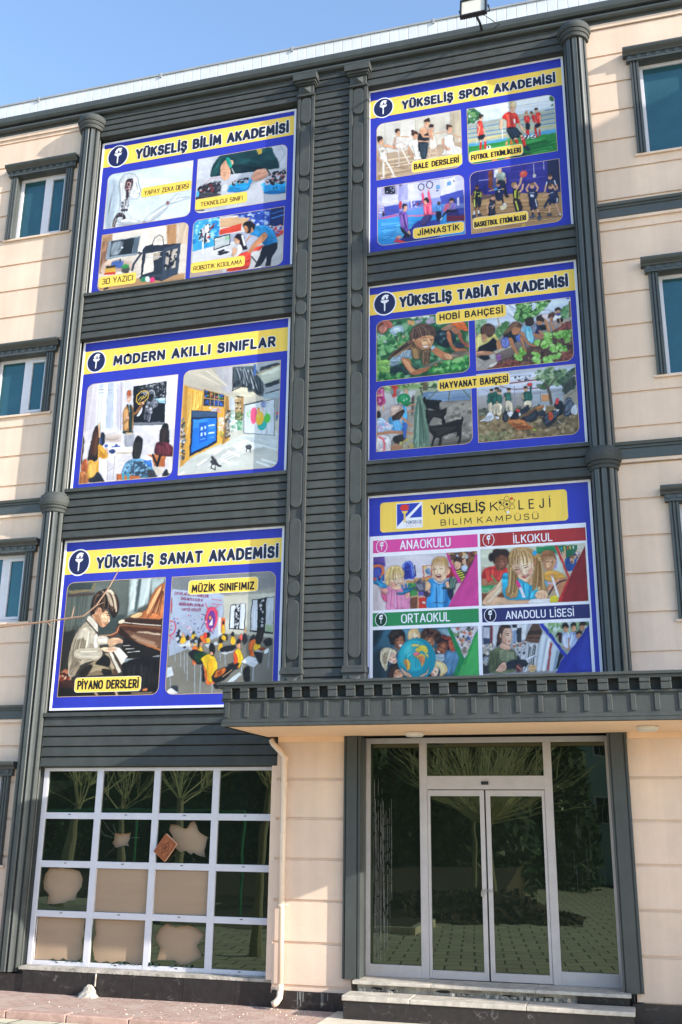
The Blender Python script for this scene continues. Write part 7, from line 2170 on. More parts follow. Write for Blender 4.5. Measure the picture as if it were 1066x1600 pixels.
BANNERS['R3'] = {"rect":(-0.600,2.454,3.620,6.544),
"white":(-0.557,2.361,3.640,5.952),
"bars":[('ANAOKULU','d8489a',(-0.509,0.937,5.711,5.891),(-0.130,0.571,5.739,0.130),(-0.386,5.814),'0'),('İLKOKUL','a82e30',(0.969,2.350,5.710,5.889),(1.409,1.923,5.729,0.116),(1.082,5.808),'0'),('ORTAOKUL','27854f',(-0.511,0.923,4.689,4.874),(-0.120,0.541,4.719,0.127),(-0.397,4.785),'0c3c24'),('ANADOLU LİSESİ','2a2c66',(0.966,2.342,4.685,4.867),(1.273,2.143,4.715,0.108),(1.071,4.777),'141634')],
"pill":(-0.407,2.140,5.999,6.432),
"logo":(-0.179,0.191,6.039,6.404),
"texts":[('YÜKSELİŞ','h',(0.303,1.053,6.202,0.142)),('K','s',(1.118,1.226,6.197,0.130)),('L E J İ','s',(1.498,1.921,6.192,0.137)),('BİLİM KAMPÜSÜ','s',(0.439,1.755,6.042,0.087)),('YÜKSELİŞ','l',(-0.047,0.176,6.099,0.044)),('KOLEJİ','m',(-0.042,0.173,6.055,0.033))],
"atom":(1.345,6.280,0.131),
"caps":[],
"pics":[
((-0.507,0.929,4.910,5.658),(0,0,0,0),"""G d8d2dc cfc0b8
P e0dae4 18 172,748 1006,740 1068,411 172,446
P d8cad0 18 0,427 157,404 199,-7 1,2
P 6a48a0 11 -1,751 158,746 172,604 0,599
P 3a3a90 11 0,671 86,666 158,648 157,404 0,413
L e87840 37 7 2,613 72,624 129,606 146,533 107,464
P 4a5ab8 15 7,584 100,586 107,478 7,455
S d85a58 11 3,455 57,438 72,395 14,383
P 3a44b0 6 407,619 443,659 514,662 559,617 582,438 540,409 441,406 420,489
P 2a3494 7 442,588 513,598 528,427 448,417
L 7a9ae8 17 4 425,575 436,638 485,657 535,618 557,453
L 5868c8 11 2 463,544 534,547
L 2a2f70 18 4 577,594 593,451
P c83a38 6 689,588 819,587 819,418 687,418
P e8d8c8 6 703,580 808,578 806,433 701,431
S 6888b0 9 723,487 744,535 786,533 799,440
P e8d060 6 703,580 738,579 737,543 702,542
P d8a068 7 554,418 819,422 819,385 553,390
P c89058 7 462,388 763,393 763,351 462,357
P 489a50 7 483,356 623,358 621,176 481,173
P 6a5ab8 9 622,239 740,239 739,170 621,169
P 7a4a38 11 509,160 621,162 612,-5 515,-5
P d83a30 6 628,147 746,148 744,-2 626,-2
S f0e0e0 4 669,82 717,94 703,60
L d8a060 11 4 506,167 760,164
L d8a060 11 4 616,351 619,-6
P b03038 9 989,571 1099,536 1137,407 1013,400
S f090c0 6 121,179 126,278 207,323 299,297 426,319 499,259 506,118 477,-3 199,4 185,106
H f8b0d4 9 17 200,274 206,147 206,13 454,261 460,134 459,9
L c05a90 13 6 327,268 333,15
L c05a90 11 6 256,257 241,19
S e06090 9 126,207 185,204 192,119 143,136
S c87880 7 114,279 157,276 200,232 185,204 129,221
S e8a89c 6 93,308 193,303 197,232 157,234
S f0c0a0 4 207,416 229,529 329,544 427,475 429,361 384,293 327,270 256,300 221,358
S f8d4b8 7 257,456 328,480 399,448 391,363 313,353
S e8988a 9 264,370 313,353 299,319 264,335
S dcb878 6 179,346 172,475 208,573 286,608 379,592 435,517 434,446 399,488 328,516 257,484 226,429 228,344 200,331
H f0d8a0 10 13 258,599 207,487 186,346 386,584 414,518 427,432
H a88848 8 9 243,585 200,473 193,360 371,578 399,505 424,447
L 805848 7 2 285,423 328,429
L 805848 7 2 378,435 413,439
L a0848c 6 2 250,430 292,404 342,406 359,422 377,409 424,421
L b04848 9 2 320,342 377,350
S fff0ec 2 330,344 370,350 356,334
S 2888c0 4 0,413 50,417 36,461 54,460 79,416 107,418 119,480 140,469 129,399 200,317 186,300 100,315 57,353 3,370
L 58b0dc 11 2 57,395 143,334
S 1c6898 4 327,232 383,239 423,249 384,328 405,331 440,290 447,343 469,342 471,288 497,332 513,321 496,276 559,291 569,276 503,238 439,208 334,211
L 40a0d0 11 2 383,225 496,252
S e8a89c 6 446,205 503,231 495,161 460,148
S f0c4a0 4 820,495 820,609 879,676 977,678 1031,610 1036,497 1006,415 943,369 874,380 833,431
S f8d4b4 7 849,564 933,588 988,542 958,445 875,436
S f0b494 6 1008,513 1043,525 1063,496 1041,448 1007,443
S b89058 6 819,580 823,651 879,690 963,693 1025,660 1037,568 1016,534 996,591 934,630 850,621
H dcb478 9 11 851,678 839,636 829,587 991,677 1017,611 1027,547
L 6a4838 9 2 835,523 877,532
L 6a4838 9 2 921,525 960,530
L c89878 9 2 890,513 883,471
S 903038 4 864,444 903,448 938,439 916,405 882,410
S f8f0ec 2 875,441 928,441 903,432
S 3a9ce0 6 741,-4 761,217 756,358 819,397 956,333 1040,385 1058,230 1039,-4
S 2a80c8 7 956,319 1040,357 1048,120 977,-1
H 68b8f0 8 17 818,341 829,186 813,6 984,318 988,178 971,6
L 2060a0 13 6 872,268 875,3
S e8e4f4 4 840,389 943,334 1013,393 998,366 942,320 874,345
L 283468 9 2 827,68 883,72 924,54 1000,74
S f0c098 6 710,353 763,358 797,314 782,251 719,248
S 585868 6 561,411 581,353 638,400 666,405 679,348 708,403 721,332 705,234 608,239 546,306 594,296 581,367
H 888898 6 11 595,338 622,295 650,251 686,334 692,291 699,249
S 4a3a50 7 705,234 761,224 788,174 732,149 698,179
S e8a888 6 754,239 789,230 774,203
S 384848 6 1082,431 1095,382 1137,407 1150,379 1170,350 1134,296 1120,241 1037,231 955,249 962,270 1038,280 1047,384
H 6a8878 6 11 1068,397 1060,328 1051,258 1143,379 1128,324 1106,256
S f0b898 6 998,345 1039,350 1045,273 1004,275
S 202848 7 1016,218 1092,242 1104,158 1061,91
P d83c98 2 1002,743 1036,742 1221,347 1203,317 1162,322
P d8489e 4 1440,741 1435,-5 1018,-3 1220,333
P b03080 15 1376,660 1433,713 1230,305 1160,197
P 4a3a38 6 1036,744 1433,739 1220,326
N c8a070,8a5a38,d8c8a8,302428,b8c8d8,903830 80 29 1048,740 1428,736 1318,537 1140,534
S e0b090 4 1121,605 1163,645 1210,600 1202,530 1153,505 1124,549
S 3a2a20 4 1111,606 1129,654 1198,664 1210,600 1156,624
S e0b898 4 1232,627 1273,653 1278,582 1244,563
S c8d8f0 6 1216,543 1278,568 1290,483 1228,486
P d8d848 4 1139,484 1208,495 1260,401 1218,340
L 202020 15 2 1159,469 1214,473
L 202020 15 2 1172,436 1234,447
L 202020 15 2 1189,405 1247,418
L 202020 15 2 1205,373 1239,385"""),
((0.967,2.334,4.905,5.675),(0,0,0,0),"""G d4d8c4 b89878
P dce0cc 19 7,786 432,776 381,525 -1,533
P 208a58 15 742,757 983,755 1016,627 738,658
P c8d8d0 19 817,639 1003,642 1094,346 908,328
P b8a8e0 19 951,659 991,657 994,462 954,450
P 38a060 9 -1,280 196,281 126,217 -3,224
P 6ab888 7 -2,245 127,245 84,178 -4,182
P 7a4a30 11 -1,168 314,166 271,85 -3,71
S c83030 7 2,406 53,502 178,530 340,506 336,401 238,309 75,318
H e05048 7 19 67,487 51,417 75,332 299,488 309,403 252,322
S b88060 7 1,350 70,360 88,289 6,279
S b07858 7 81,303 144,335 225,324 210,283 101,281
L 38a860 17 4 139,405 191,325
S 7a4a34 7 180,607 203,677 279,708 347,682 370,582 326,500 257,462 204,500
S 94604a 11 221,591 303,600 313,515 245,505
S 2c1c18 9 166,594 156,708 199,755 295,759 375,723 384,595 363,561 346,654 251,674 202,641 186,572
E 201414 9 143,652 37,59
L 3a2018 9 4 220,584 255,589
L 3a2018 9 4 295,579 322,578
S c8946c 9 818,514 829,611 911,648 974,588 963,491 913,425 859,414
S e0b088 13 854,567 934,576 916,480 862,469
S 9a6844 9 788,585 806,682 900,704 978,658 987,573 949,617 856,623 820,555
L 5a3828 9 6 859,546 886,551
L 5a3828 9 6 919,543 945,541
S e0a848 9 805,375 887,426 1018,405 1093,332 1076,264 906,287 828,319
S d89070 11 848,180 986,310 1091,291 1058,169 926,162
S c88860 11 1025,294 1104,304 1029,116 989,105
P d8b0d0 11 840,277 958,264 957,243 838,252
S f0c4a0 6 32,14 27,83 83,150 195,242 295,376 347,317 302,208 204,116 365,101 525,73 617,41 615,7 469,0 227,-2
S f8d8b8 9 67,68 193,172 292,306 304,250 205,144 107,38
H fce0c4 6 15 123,120 208,213 293,334 177,118 247,183 319,291
L d09870 11 4 204,109 405,79 537,52
L d09870 7 2 538,72 609,28
L d09870 7 2 550,44 602,14
S 30b0d8 6 281,384 351,422 372,274 456,353 535,321 666,245 828,305 842,194 710,64 498,60 298,105
H 58d0f0 8 17 480,282 503,184 512,74 772,253 729,173 685,79
L 1c80a8 15 6 546,265 566,98
L 1c80a8 15 6 638,232 618,82
S b88c58 6 369,540 424,579 471,394 485,254 459,104 352,95 313,152 353,303
H dcb880 10 15 395,524 367,330 333,124 461,492 474,296 453,104
H 7a5830 8 9 408,509 386,301 353,123 473,436 479,268 433,119
S f2caa8 4 409,537 453,619 576,654 695,605 710,492 685,382 614,296 535,321 459,423 421,495
S fbdcc0 9 505,574 614,596 664,523 632,399 551,390 515,475
S e8a890 9 474,478 513,447 498,392 459,437
S e8a890 9 621,441 675,466 666,411 632,385
S d8a880 6 615,317 698,381 699,257 626,261
S b89058 6 382,539 374,681 458,753 594,759 699,703 734,588 709,478 680,578 575,640 480,618 423,537 394,510
H dcb884 12 13 417,735 399,637 409,523 580,746 684,662 712,534
H 886438 9 9 444,740 413,650 396,538 620,743 697,647 718,519
L f0d0b0 7 2 505,743 495,645
S b08850 6 717,660 777,642 810,486 826,278 847,167 768,157 719,242 661,149 674,286 703,479
H dcb47c 12 15 736,630 726,394 688,161 789,613 811,375 821,168
H 7a5428 8 9 729,617 712,394 676,175 775,600 798,376 782,170
E 28a0d8 4 716,677 30,33
S b87850 4 707,576 728,589 718,519 701,506
L 4a3020 11 2 453,462 508,469
L 4a3020 11 2 569,483 623,497
L 9a7048 9 2 448,490 509,501
L 9a7048 9 2 557,512 617,523
L d09878 9 4 541,474 536,404 565,389
S c85058 4 537,362 578,381 624,372 583,346
S fff4f0 2 571,368 611,370 590,360
S f0c4a0 6 693,106 755,171 834,154 857,84 815,45 736,52
L d09870 7 2 730,63 740,131
L d09870 7 2 770,58 780,129
L d09870 7 2 809,59 816,124
L e83c90 41 4 474,296 511,211
L f4eef8 33 4 511,211 553,99
P f0eef4 6 631,54 882,55 879,1 588,1
P e8d830 4 883,83 988,91 991,9 886,4
L 202428 19 6 871,111 928,203 1011,268 1091,291
L f4f4fa 26 4 925,348 988,84
L e08088 15 2 921,376 929,341
P d03438 2 976,759 1007,758 1145,336 1119,324
P 287050 4 1007,758 1274,751 1251,585 1080,582
P e8e0d0 7 1274,751 1372,751 1306,637 1253,627
P d8d0c8 7 1091,539 1265,598 1173,369 1123,399
L e8d050 15 2 1101,734 1106,699
L 60b0d8 15 2 1061,729 1066,701
L e8d050 15 2 1174,732 1179,704
L d84838 15 2 1141,731 1142,703
L e8e8e0 15 2 1214,738 1219,710
S 2858a8 4 1099,567 1159,584 1223,559 1257,571 1217,449 1176,410 1111,427
L e0b090 19 2 1104,587 1105,685
L e0b090 19 2 1251,578 1256,675
L e0b090 19 2 1089,553 1078,665
S e0b090 4 1158,563 1180,603 1211,581 1214,518 1181,499
S 7a5030 4 1156,584 1181,617 1219,594 1211,571 1179,583
S 602028 2 1173,534 1198,536 1186,509
N 503028,e0b090,284888,f0e8e0 26 22 1228,642 1294,652 1264,584 1231,586
P 8e2428 6 1375,750 1363,1 1010,6 1145,329
P c83034 6 1145,329 1023,5 984,7 1121,324"""),
((-0.510,0.905,3.780,4.642),(0,0,0,0),"""G 3a6880 2a4458
S 5a90a8 55 327,850 674,850 604,716 257,743
S 20343e 55 2,533 145,596 186,283 6,126
S 6090b8 44 969,527 1157,494 1071,257 937,288
S 88a8b4 29 879,828 1016,836 1067,712 946,757
S 182c38 37 1,863 145,858 61,668 2,642
S 6a6a70 7 250,606 326,624 437,613 457,565 367,534 298,550
S 94583c 4 296,687 313,768 397,786 431,723 421,641 381,591 326,610
S b87858 7 327,713 396,738 410,655 354,630
S 1c1412 6 243,675 222,758 250,833 341,864 425,833 449,763 431,695 410,765 334,761 301,700 292,653
N 2c2018,100c0a,40302a 50 26 229,772 327,864 445,804 424,750 313,755 257,674
L 2a1810 9 2 327,706 352,712
L 2a1810 9 2 382,714 403,716
S fff4ec 2 357,641 403,655 389,622 368,623
S f4d0b8 4 507,720 515,788 577,813 639,769 631,695 596,655 534,664
S d8b078 6 486,707 483,803 536,856 605,856 652,783 645,701 625,770 570,806 521,774 507,693
H f0d8a8 8 9 508,816 496,761 493,707 605,839 639,783 642,715
L 6a4838 9 2 538,739 562,742
L 6a4838 9 2 590,741 615,743
L c04848 11 2 545,688 603,692
S d83038 7 644,674 672,686 658,646 617,654
S a86848 4 678,659 700,740 783,757 830,708 821,613 766,581 712,604
S c88860 7 713,685 795,695 794,621 733,623
S 4a2c20 6 665,714 660,810 729,855 839,843 920,786 918,691 863,652 836,707 769,753 700,726 685,659
N 6a4430,2c1812,54342a 60 26 666,755 729,855 920,786 890,665 837,721 728,752
L 2a1810 9 2 713,685 738,691
L 2a1810 9 2 770,669 798,668
S fff4ec 2 719,630 767,626 750,605
S e08c38 6 732,576 821,606 834,532 779,507
S 8a4c34 4 862,598 883,665 958,682 1012,633 990,553 928,502 867,524
S a86448 7 896,624 971,635 956,554 902,550
S 2c1a1c 6 877,665 919,731 1000,742 1067,685 1051,578 1004,566 1005,634 958,676 890,651
N a84838,7a2c28,c86848 50 24 1041,727 1094,698 1105,563 1050,538 1039,632
N 903830,5a2420 30 22 933,751 1054,733 1040,700 945,717
L 1c0c0a 9 2 896,617 930,603
L 1c0c0a 9 2 950,588 973,574
S fff4ec 2 875,555 915,529 894,523
S a8bcc8 7 806,492 874,510 962,501 953,420 818,398
S f0c8b0 4 207,471 228,525 298,550 337,508 332,427 290,401 235,416
S d0c0a0 6 103,529 124,597 201,619 284,591 326,535 256,545 214,498 200,404 172,310 110,420
H f0e4c8 9 11 131,569 117,474 145,365 256,599 228,525 186,391
H 8a7458 7 7 145,555 131,474 158,378 229,580 207,512 186,404
L 5a3a30 9 2 228,464 249,457
L 5a3a30 9 2 277,483 300,489
L c04848 9 2 277,426 325,451
S 384878 9 312,509 381,547 395,492 353,413
S d89c78 4 269,267 297,333 380,331 414,263 393,196 296,199
S 241816 6 207,282 228,376 311,400 380,371 421,289 380,317 311,326 276,226 227,201 200,228
H 4a342c 7 9 242,348 221,282 220,214 352,379 311,333 283,253
L 2a1810 9 2 297,279 324,272
L 2a1810 9 2 352,298 373,291
L fff0e8 9 2 324,225 372,234
S f4ccb0 4 769,306 790,345 871,343 883,263 855,224 788,232
S e0bc7c 6 783,332 804,398 899,422 979,366 1005,299 950,234 896,229 924,315 857,343
H f8e4b0 9 11 818,385 885,356 923,248 926,408 979,326 964,247
L 6a4838 9 2 789,312 809,298
L 6a4838 9 2 836,291 856,277
L c04848 11 2 782,265 822,238
S 1c1c24 9 693,215 749,333 788,225 868,183 719,161
S 302820 7 406,223 503,247 639,230 665,182 420,169
E 1890a8 4 594,455 257,279
E 30b4c4 15 560,501 193,205
S 58d0d8 29 437,586 534,637 574,568 464,490
S f0d868 4 527,637 575,649 630,654 616,627 547,620
S e8d048 4 588,588 644,633 712,617 752,548 711,543 670,564 629,539 595,547
S e87890 4 560,528 602,546 642,518 615,485 567,494
S f0c058 4 553,514 601,499 656,524 697,509 710,455 681,375 654,352 634,431 587,479
S e88050 4 628,471 683,483 696,415 661,389
S e8d858 4 704,529 751,508 744,467
S f0b848 4 422,444 456,457 511,414 504,354 476,301 455,342 419,417
S e08848 4 429,437 463,409 469,342 442,383
H 187888 6 6 450,518 436,437 462,342 751,508 764,426 722,334
S e0a888 6 380,358 421,316 503,260 530,226 489,220 420,262
S e8b498 6 749,333 721,281 653,243 625,223 666,222 734,267
P 18854a 2 1013,855 1057,855 1233,431 1137,222 1070,224 1163,427
P 45ae5c 4 1233,431 1428,857 1413,215 1137,222
P 2e9448 15 1391,754 1427,833 1247,358 1207,359
P 3a9850 7 1137,222 1413,215 1409,90 1068,99
P d8d4e0 4 1061,855 1421,858 1233,438
N 4a4048,e8e4ec,c86858,789868,d0ccd8,585060,e8c8a8,3858a0 90 29 1084,847 1407,853 1295,650 1174,641
S d0a080 4 1202,694 1222,713 1242,692 1234,645 1207,640
N c8b8b0,e0d8d8,a89890,887870 60 33 1187,640 1308,663 1236,465 1204,519"""),
((0.954,2.323,3.780,4.643),(0,0,0,0),"""G b8bcc8 888488
P d4d8e0 16 147,857 217,858 222,592 138,595
P e4e8f0 16 385,861 593,862 557,664 377,657
P 3a4460 12 20,866 112,865 104,610 12,600
P 7a3038 6 112,863 144,861 136,595 103,596
P c8ccd8 12 22,841 104,837 100,695 18,698
P 202838 6 385,868 462,865 460,816 397,818
P 8aa0c0 16 396,783 507,793 486,610 389,600
P 30343c 8 455,809 522,813 506,596 451,591
P 2a2c34 8 6,614 146,616 92,233 -6,236
N d8dce4,a8a49c,c8a878,788090,e8e4e0,b0a8b0 60 25 12,600 139,609 121,483 9,487
N c8ccd4,a8a49c,8890a0 30 25 7,431 91,442 89,358 5,361
N b06848,c8ccd4,30343c,d8d4d0,a8a098 60 27 390,614 556,622 551,524 428,529
N d8dce4,303840,b0b4bc,e8e8ec 70 25 428,529 565,524 560,413 437,417
P d0d4dc 8 569,607 720,616 677,271 512,248
H f0f4f8 9 17 582,593 562,454 513,262 706,602 685,450 650,272
H 30343c 7 12 595,592 576,454 533,262 699,603 678,450 643,272
S d8b080 10 598,329 679,312 648,244 581,260
P 5a4034 6 662,860 738,861 788,753 726,609 554,643 603,760
P 3c2a24 8 603,760 782,781 766,726 587,712
P 6a4c3c 8 587,712 752,712 726,609 554,643
L 2c1e1a 12 2 579,684 743,671
P b8c8d8 12 726,602 781,753 861,708 1023,439 946,249 690,257
L e0e8f0 50 10 792,697 711,270
L 98a8b8 19 8 831,654 758,269
L f0f4f8 43 10 857,639 772,268
P b04848 8 869,610 893,596 838,253 809,253
L d0dce8 47 10 921,553 866,265
L 7a98a8 23 10 959,496 906,264
P 182430 10 985,495 1030,439 954,277 920,264
S 667052 6 92,470 108,526 221,578 304,554 414,529 444,417 403,252 99,240 82,358
S 7e8868 14 234,535 372,517 354,419 243,395
H 505a40 8 14 121,497 118,399 114,274 219,494 201,397 183,272
H 8e987a 7 14 261,520 271,422 280,283 399,502 403,418 391,293
S 545e42 8 85,456 142,496 174,425 156,300 113,260 88,330
S e0b098 6 235,577 251,633 320,617 360,559 317,532 255,549
S e4b8a0 4 246,690 257,788 328,828 376,798 391,727 377,657 354,601 306,610 266,647
S f0ccb4 8 305,758 368,770 371,671 322,659
S d09880 8 253,689 288,688 299,617 259,647
S 2a1a18 4 187,593 199,720 223,818 273,862 343,862 377,826 314,822 270,774 253,675 237,620 208,585
H 503830 8 10 245,846 220,747 202,607 329,849 278,788 244,633
S d8a890 4 234,747 253,746 254,697 237,704
L 3a2018 10 2 322,743 360,749
L 3a2018 8 2 317,722 352,721
L a04848 12 2 338,637 366,646
L c89078 8 2 373,720 386,677 367,671
S 1e2430 4 275,332 395,411 573,392 564,330 418,293 308,289
P e8ecf4 4 560,406 693,467 699,450 579,360
H a8b0bc 5 6 566,396 629,424 692,461 572,368 635,403 696,447
S e0b098 4 162,272 242,360 297,359 301,282 224,250
L b88468 8 2 234,340 289,324
L b88468 8 2 226,312 292,303
S 5a3038 6 420,334 488,332 499,263 437,244
L c88870 14 2 440,320 493,270
P 2c3ab0 2 742,860 797,861 1074,444 1036,425
P 2a35a2 4 1074,444 1389,857 1375,88 858,102 1036,425
P 3644b4 19 1201,502 1349,745 1359,251 1187,256
P b0c8b0 6 800,861 1362,855 1074,444
N 587850,a8c890,e0f0e0,88b078,d8e8e8 70 35 813,856 1355,853 1296,761 891,763
S c0d0f0 6 1004,717 1067,756 1118,712 1116,546 1067,506 1029,563
S a8bce8 6 1103,685 1174,738 1218,694 1194,612 1135,531 1104,574
H e0e8fc 6 12 1023,702 1040,632 1055,534 1198,695 1168,627 1137,559
S d8a078 4 1042,799 1063,819 1099,804 1093,741 1059,735
S 201818 4 1028,785 1038,848 1086,856 1108,817 1098,790 1063,812
S d8a078 4 1144,802 1165,822 1202,806 1195,751 1160,738
S 201818 4 1134,795 1146,843 1194,851 1205,813 1165,815
S c89070 4 1252,811 1280,831 1310,816 1296,754 1255,755
S 2a1c1c 4 1242,805 1254,853 1308,860 1327,829 1299,809 1266,818
S c08868 4 1206,709 1240,721 1258,693 1216,646
S 301c18 4 1199,709 1221,750 1268,741 1266,706 1233,715
S d8a880 4 969,697 1003,710 1015,667 986,634
S 301c1c 4 948,677 964,732 1011,730 1023,702 1011,605 985,620 976,697
L c08868 16 2 1102,657 1102,533
L c08868 16 2 1022,549 1107,505
L 303038 8 2 1055,791 1089,790""")]}

def ban(name, h, rough=.42, k=1.0, bump=0.0): return mat(name, tuple(lin(h)*k), rough, .09, 1.6, bump, 4.5, .35, stretch=(4, 1, .25))
BLUE = ban('banner blue', '2d37ae', .4, 1.0, .22); YEL = ban('banner yellow', 'f3cd58', .42, 1.0, .15); NAVY = ban('banner navy', '1c2350'); WHT = ban('banner white', 'e9e9f2'); GOLD = ban('banner gold line', 'd9b784'); INK = ban('dark navy lettering', '1e2238'); BLK = ban('black lettering', '17161a')
KRED = ban('logo red', 'd8382a'); KBLUE = ban('logo blue', '2a3fae')
def disc(mb, cx, cz, rx, rz, y, n=36, mi=0): mb.add([(cx+rx*math.cos(2*math.pi*i/n), y, cz+rz*math.sin(2*math.pi*i/n)) for i in range(n)], [tuple(range(n))], mi)
def flat(mb, pts, y, mi=0): mb.add([(p[0], y, p[1]) for p in pts], [tuple(range(len(pts)))], mi)
def torch(mb, cx, cz, s, y, mi=0, fl=None):
    flat(mb, [(cx-.05*s, cz-.02*s), (cx+.05*s, cz-.02*s), (cx+.035*s, cz-.50*s), (cx-.02*s, cz-.62*s), (cx-.045*s, cz-.50*s)], y, mi)
    flat(mb, [(cx-.27*s, cz+.20*s), (cx+.27*s, cz+.20*s), (cx+.25*s, cz+.10*s), (cx+.15*s, cz+.02*s), (cx+.06*s, cz-.021*s), (cx-.06*s, cz-.021*s), (cx-.15*s, cz+.02*s), (cx-.25*s, cz+.10*s)], y-.0001, mi)
    f = [(-.20, .24), (-.22, .36), (-.12, .52), (.02, .60), (.20, .58), (.30, .50), (.22, .47), (.16, .50), (.24, .40), (.20, .30), (.14, .25), (.08, .24), (.10, .32), (.06, .40), (-.02, .42), (.0, .34), (-.04, .26), (-.08, .24)]
    flat(mb, [(cx+a*s, cz+b*s) for a, b in f], y-.0002, mi if fl is None else fl)
def emblem(parent, cx, cz, r, y, fill=NAVY, ringm=WHT, rz=1.12):
    e = MB()
    if fill is None:
        n = 36; e.add([(cx+r*s*math.cos(2*math.pi*i/n), y, cz+r*s*rz*math.sin(2*math.pi*i/n)) for s in (1, .9) for i in range(n)], [(i, (i+1) % n, n+(i+1) % n, n+i) for i in range(n)])
        E_ = e.build('emblem', ringm, parent)
    else:
        disc(e, cx, cz, r, r*rz, y, mi=0); disc(e, cx, cz, r*.9, r*rz*.9, y-.0006, mi=1); E_ = e.build('emblem', [ringm, fill], parent)
    t = MB(); torch(t, cx, cz+.04*r, r*1.3, y-.0012); t.build('torch', WHT, E_)
    return E_
LBL = {'L1': ('blue and yellow science academy banner with a robot, a 3D printer and a coding class', ), 'L2': ('blue banner on smart classrooms with two tall classroom pictures', ), 'L3': ('blue banner on the art academy with a boy at a piano and a music class', ),
 'R1': ('blue banner on the sports academy with ballet, football, gymnastics and basketball pictures', ), 'R2': ('blue banner on the nature academy with gardening children, goats and hens', ), 'R3': ('blue and white college campus banner naming four schools, standing above the entrance canopy', )}
for key, D in BANNERS.items():
    x0, x1, z0, z1 = D['rect']
    R = empty('billboard_banner', ((x0+x1)/2, 0, z0)); tag(R, LBL[key][0], 'banner', 'printed banners on the facade')
    R.location = (0, 0, 0)
    t = .034
    MB().box(x0+t, x1-t, .0, .012, z0+t, z1-t).build('banner_sheet', BLUE, R)
    MB().box(x0, x1, -.010, .014, z0, z0+t).box(x0, x1, -.010, .014, z1-t, z1).box(x0, x0+t, -.010, .014, z0+t, z1-t).box(x1-t, x1, -.010, .014, z0+t, z1-t).build('banner_frame', WHT, R)
    if 'band' in D:
        a, b, c, d = D['band']; BD = MB(); BD.box(x0+t, x1-t, -.0008, -.0002, c, d)
        BD.build('title_band', YEL, R)
        lettering('title_lettering', D['title'][0], D['title'][1], -.0030, INK, R, .235, halo=WHT, gap=.37, space=.62, halo_w=.055)
        ex, ez, er = D['emblem']; emblem(R, max(ex, x0+t+er+.015), (c+d)/2, er, -.0022)
    for i, (rc, rnd, src) in enumerate(D['pics']):
        picture(R, rc, rnd, src, -.0010, hash_ if False else (ord(key[0])*7+int(key[1])*31+i), GOLD, r=.115, edge='band' in D)
    for txt, st, rc, tb in D['caps']:
        a, b, c, d = rc; cp = MB(); r = .05; o = rr_outline(b-a, d-c, (1, 1, 1, 1), r); flat(cp, [(a+p[0], c+p[1]) for p in o], -.0024)
        CP = cp.build('caption', YEL, R)
        cb = MB(); border(cb, a, c, b-a, d-c, (1, 1, 1, 1), r, .009, -.0029); cb.build('caption_border', WHT if st == 'b' else GOLD, CP)
        if st == 'b': lettering('caption_lettering', txt, tb, -.0034, BLK, CP, .19, gap=.34, space=.6)
        else: lettering('caption_lettering', txt, tb, -.0034, BLK, CP, .125, font=T_, gap=.26, space=.5)
    if key == 'R3':
        a, b, c, d = D['white']; MB().box(a, b, -.0008, -.0002, c, d).build('white_panel', WHT, R)
        a, b, c, d = D['pill']; pp = MB(); flat(pp, [(a+p[0], c+p[1]) for p in rr_outline(b-a, d-c, (1, 1, 1, 1), .05)], -.0012); pp.build('title_plate', YEL, R)
        for txt, col, rc, tb, em, fill in D['bars']:
            a, b, c, d = rc; bm_ = MB().box(a, b, -.0016, -.0009, c, d); BR = bm_.build('school_bar', ban('bar '+col, col), R)
            lettering('bar_lettering', txt, tb, -.0024, WHT, BR, .13, gap=.28)
            emblem(BR, em[0], (c+d)/2, (d-c)*.44, -.0022, None if fill == '0' else ban('emblem '+fill, fill), WHT, 1.2)
        for txt, st, tb in D['texts']:
            if st == 'h': lettering('title_lettering', txt, tb, -.0020, BLK, R, .17, gap=.26)
            elif st == 's':
                lettering('title_lettering', txt, tb, -.0020, BLK, R, .125, gap=.40, space=.3)
            elif st == 'l': lettering('logo_lettering', txt, tb, -.0034, NAVY, R, .13)
            else: lettering('logo_lettering', txt, tb, -.0034, GOLD, R, .10, gap=.5)
        a, b, c, d = D['logo']; lg = MB(); w, h = b-a, d-c
        flat(lg, [(a, c), (b, c), (b, d), (a, d)], -.0018, 0)
        m_ = .03*w
        flat(lg, [(a+m_, c+m_*3), (a+m_, d-m_), (b-m_*3, d-m_)], -.0023, 1); flat(lg, [(a+w*.50, c+h*.40), (b-m_, c+h*.40), (b-m_, d-m_*3.5)], -.0023, 1)
        flat(lg, [(a+w*.20, c+h*.68), (a+w*.46, c+h*.68), (a+w*.40, c+h*.60), (a+w*.355, c+h*.57), (a+w*.355, c+h*.26), (a+w*.29, c+h*.20), (a+w*.29, c+h*.57), (a+w*.25, c+h*.60)], -.0028, 2)
        flat(lg, [(a+w*u, c+h*v) for u, v in ((.20, .71), (.14, .82), (.22, .92), (.36, .95), (.52, .88), (.44, .84), (.50, .78), (.44, .71))], -.0029, 3)
        lg.build('college_logo', [WHT, KBLUE, YEL, KRED], R)
        ax, az, ar = D['atom']; at = MB()
        for q in range(3):
            th = math.pi*q/3+.52; n = 40; pts = []
            for s in (.92, .87):
                for i in range(n):
                    u, v = ar*s*math.cos(2*math.pi*i/n), ar*.38*(.92 if s > .9 else .80)*math.sin(2*math.pi*i/n); pts.append((ax+u*math.cos(th)-v*math.sin(th), -.0020-q*.0003, az+u*math.sin(th)+v*math.cos(th)))
            at.add(pts, [(i, (i+1) % n, n+(i+1) % n, n+i) for i in range(n)], 0)
        for (u, v), mi in zip(((-.75, .25), (.55, .65), (.1, -.95), (0, 0)), (0, 1, 2, 0)): disc(at, ax+u*ar*.9, az+v*ar*.9, ar*.15, ar*.15, -.0032, 16, mi)
        at.build('atom_symbol', [BLK, KRED, WHT], R)

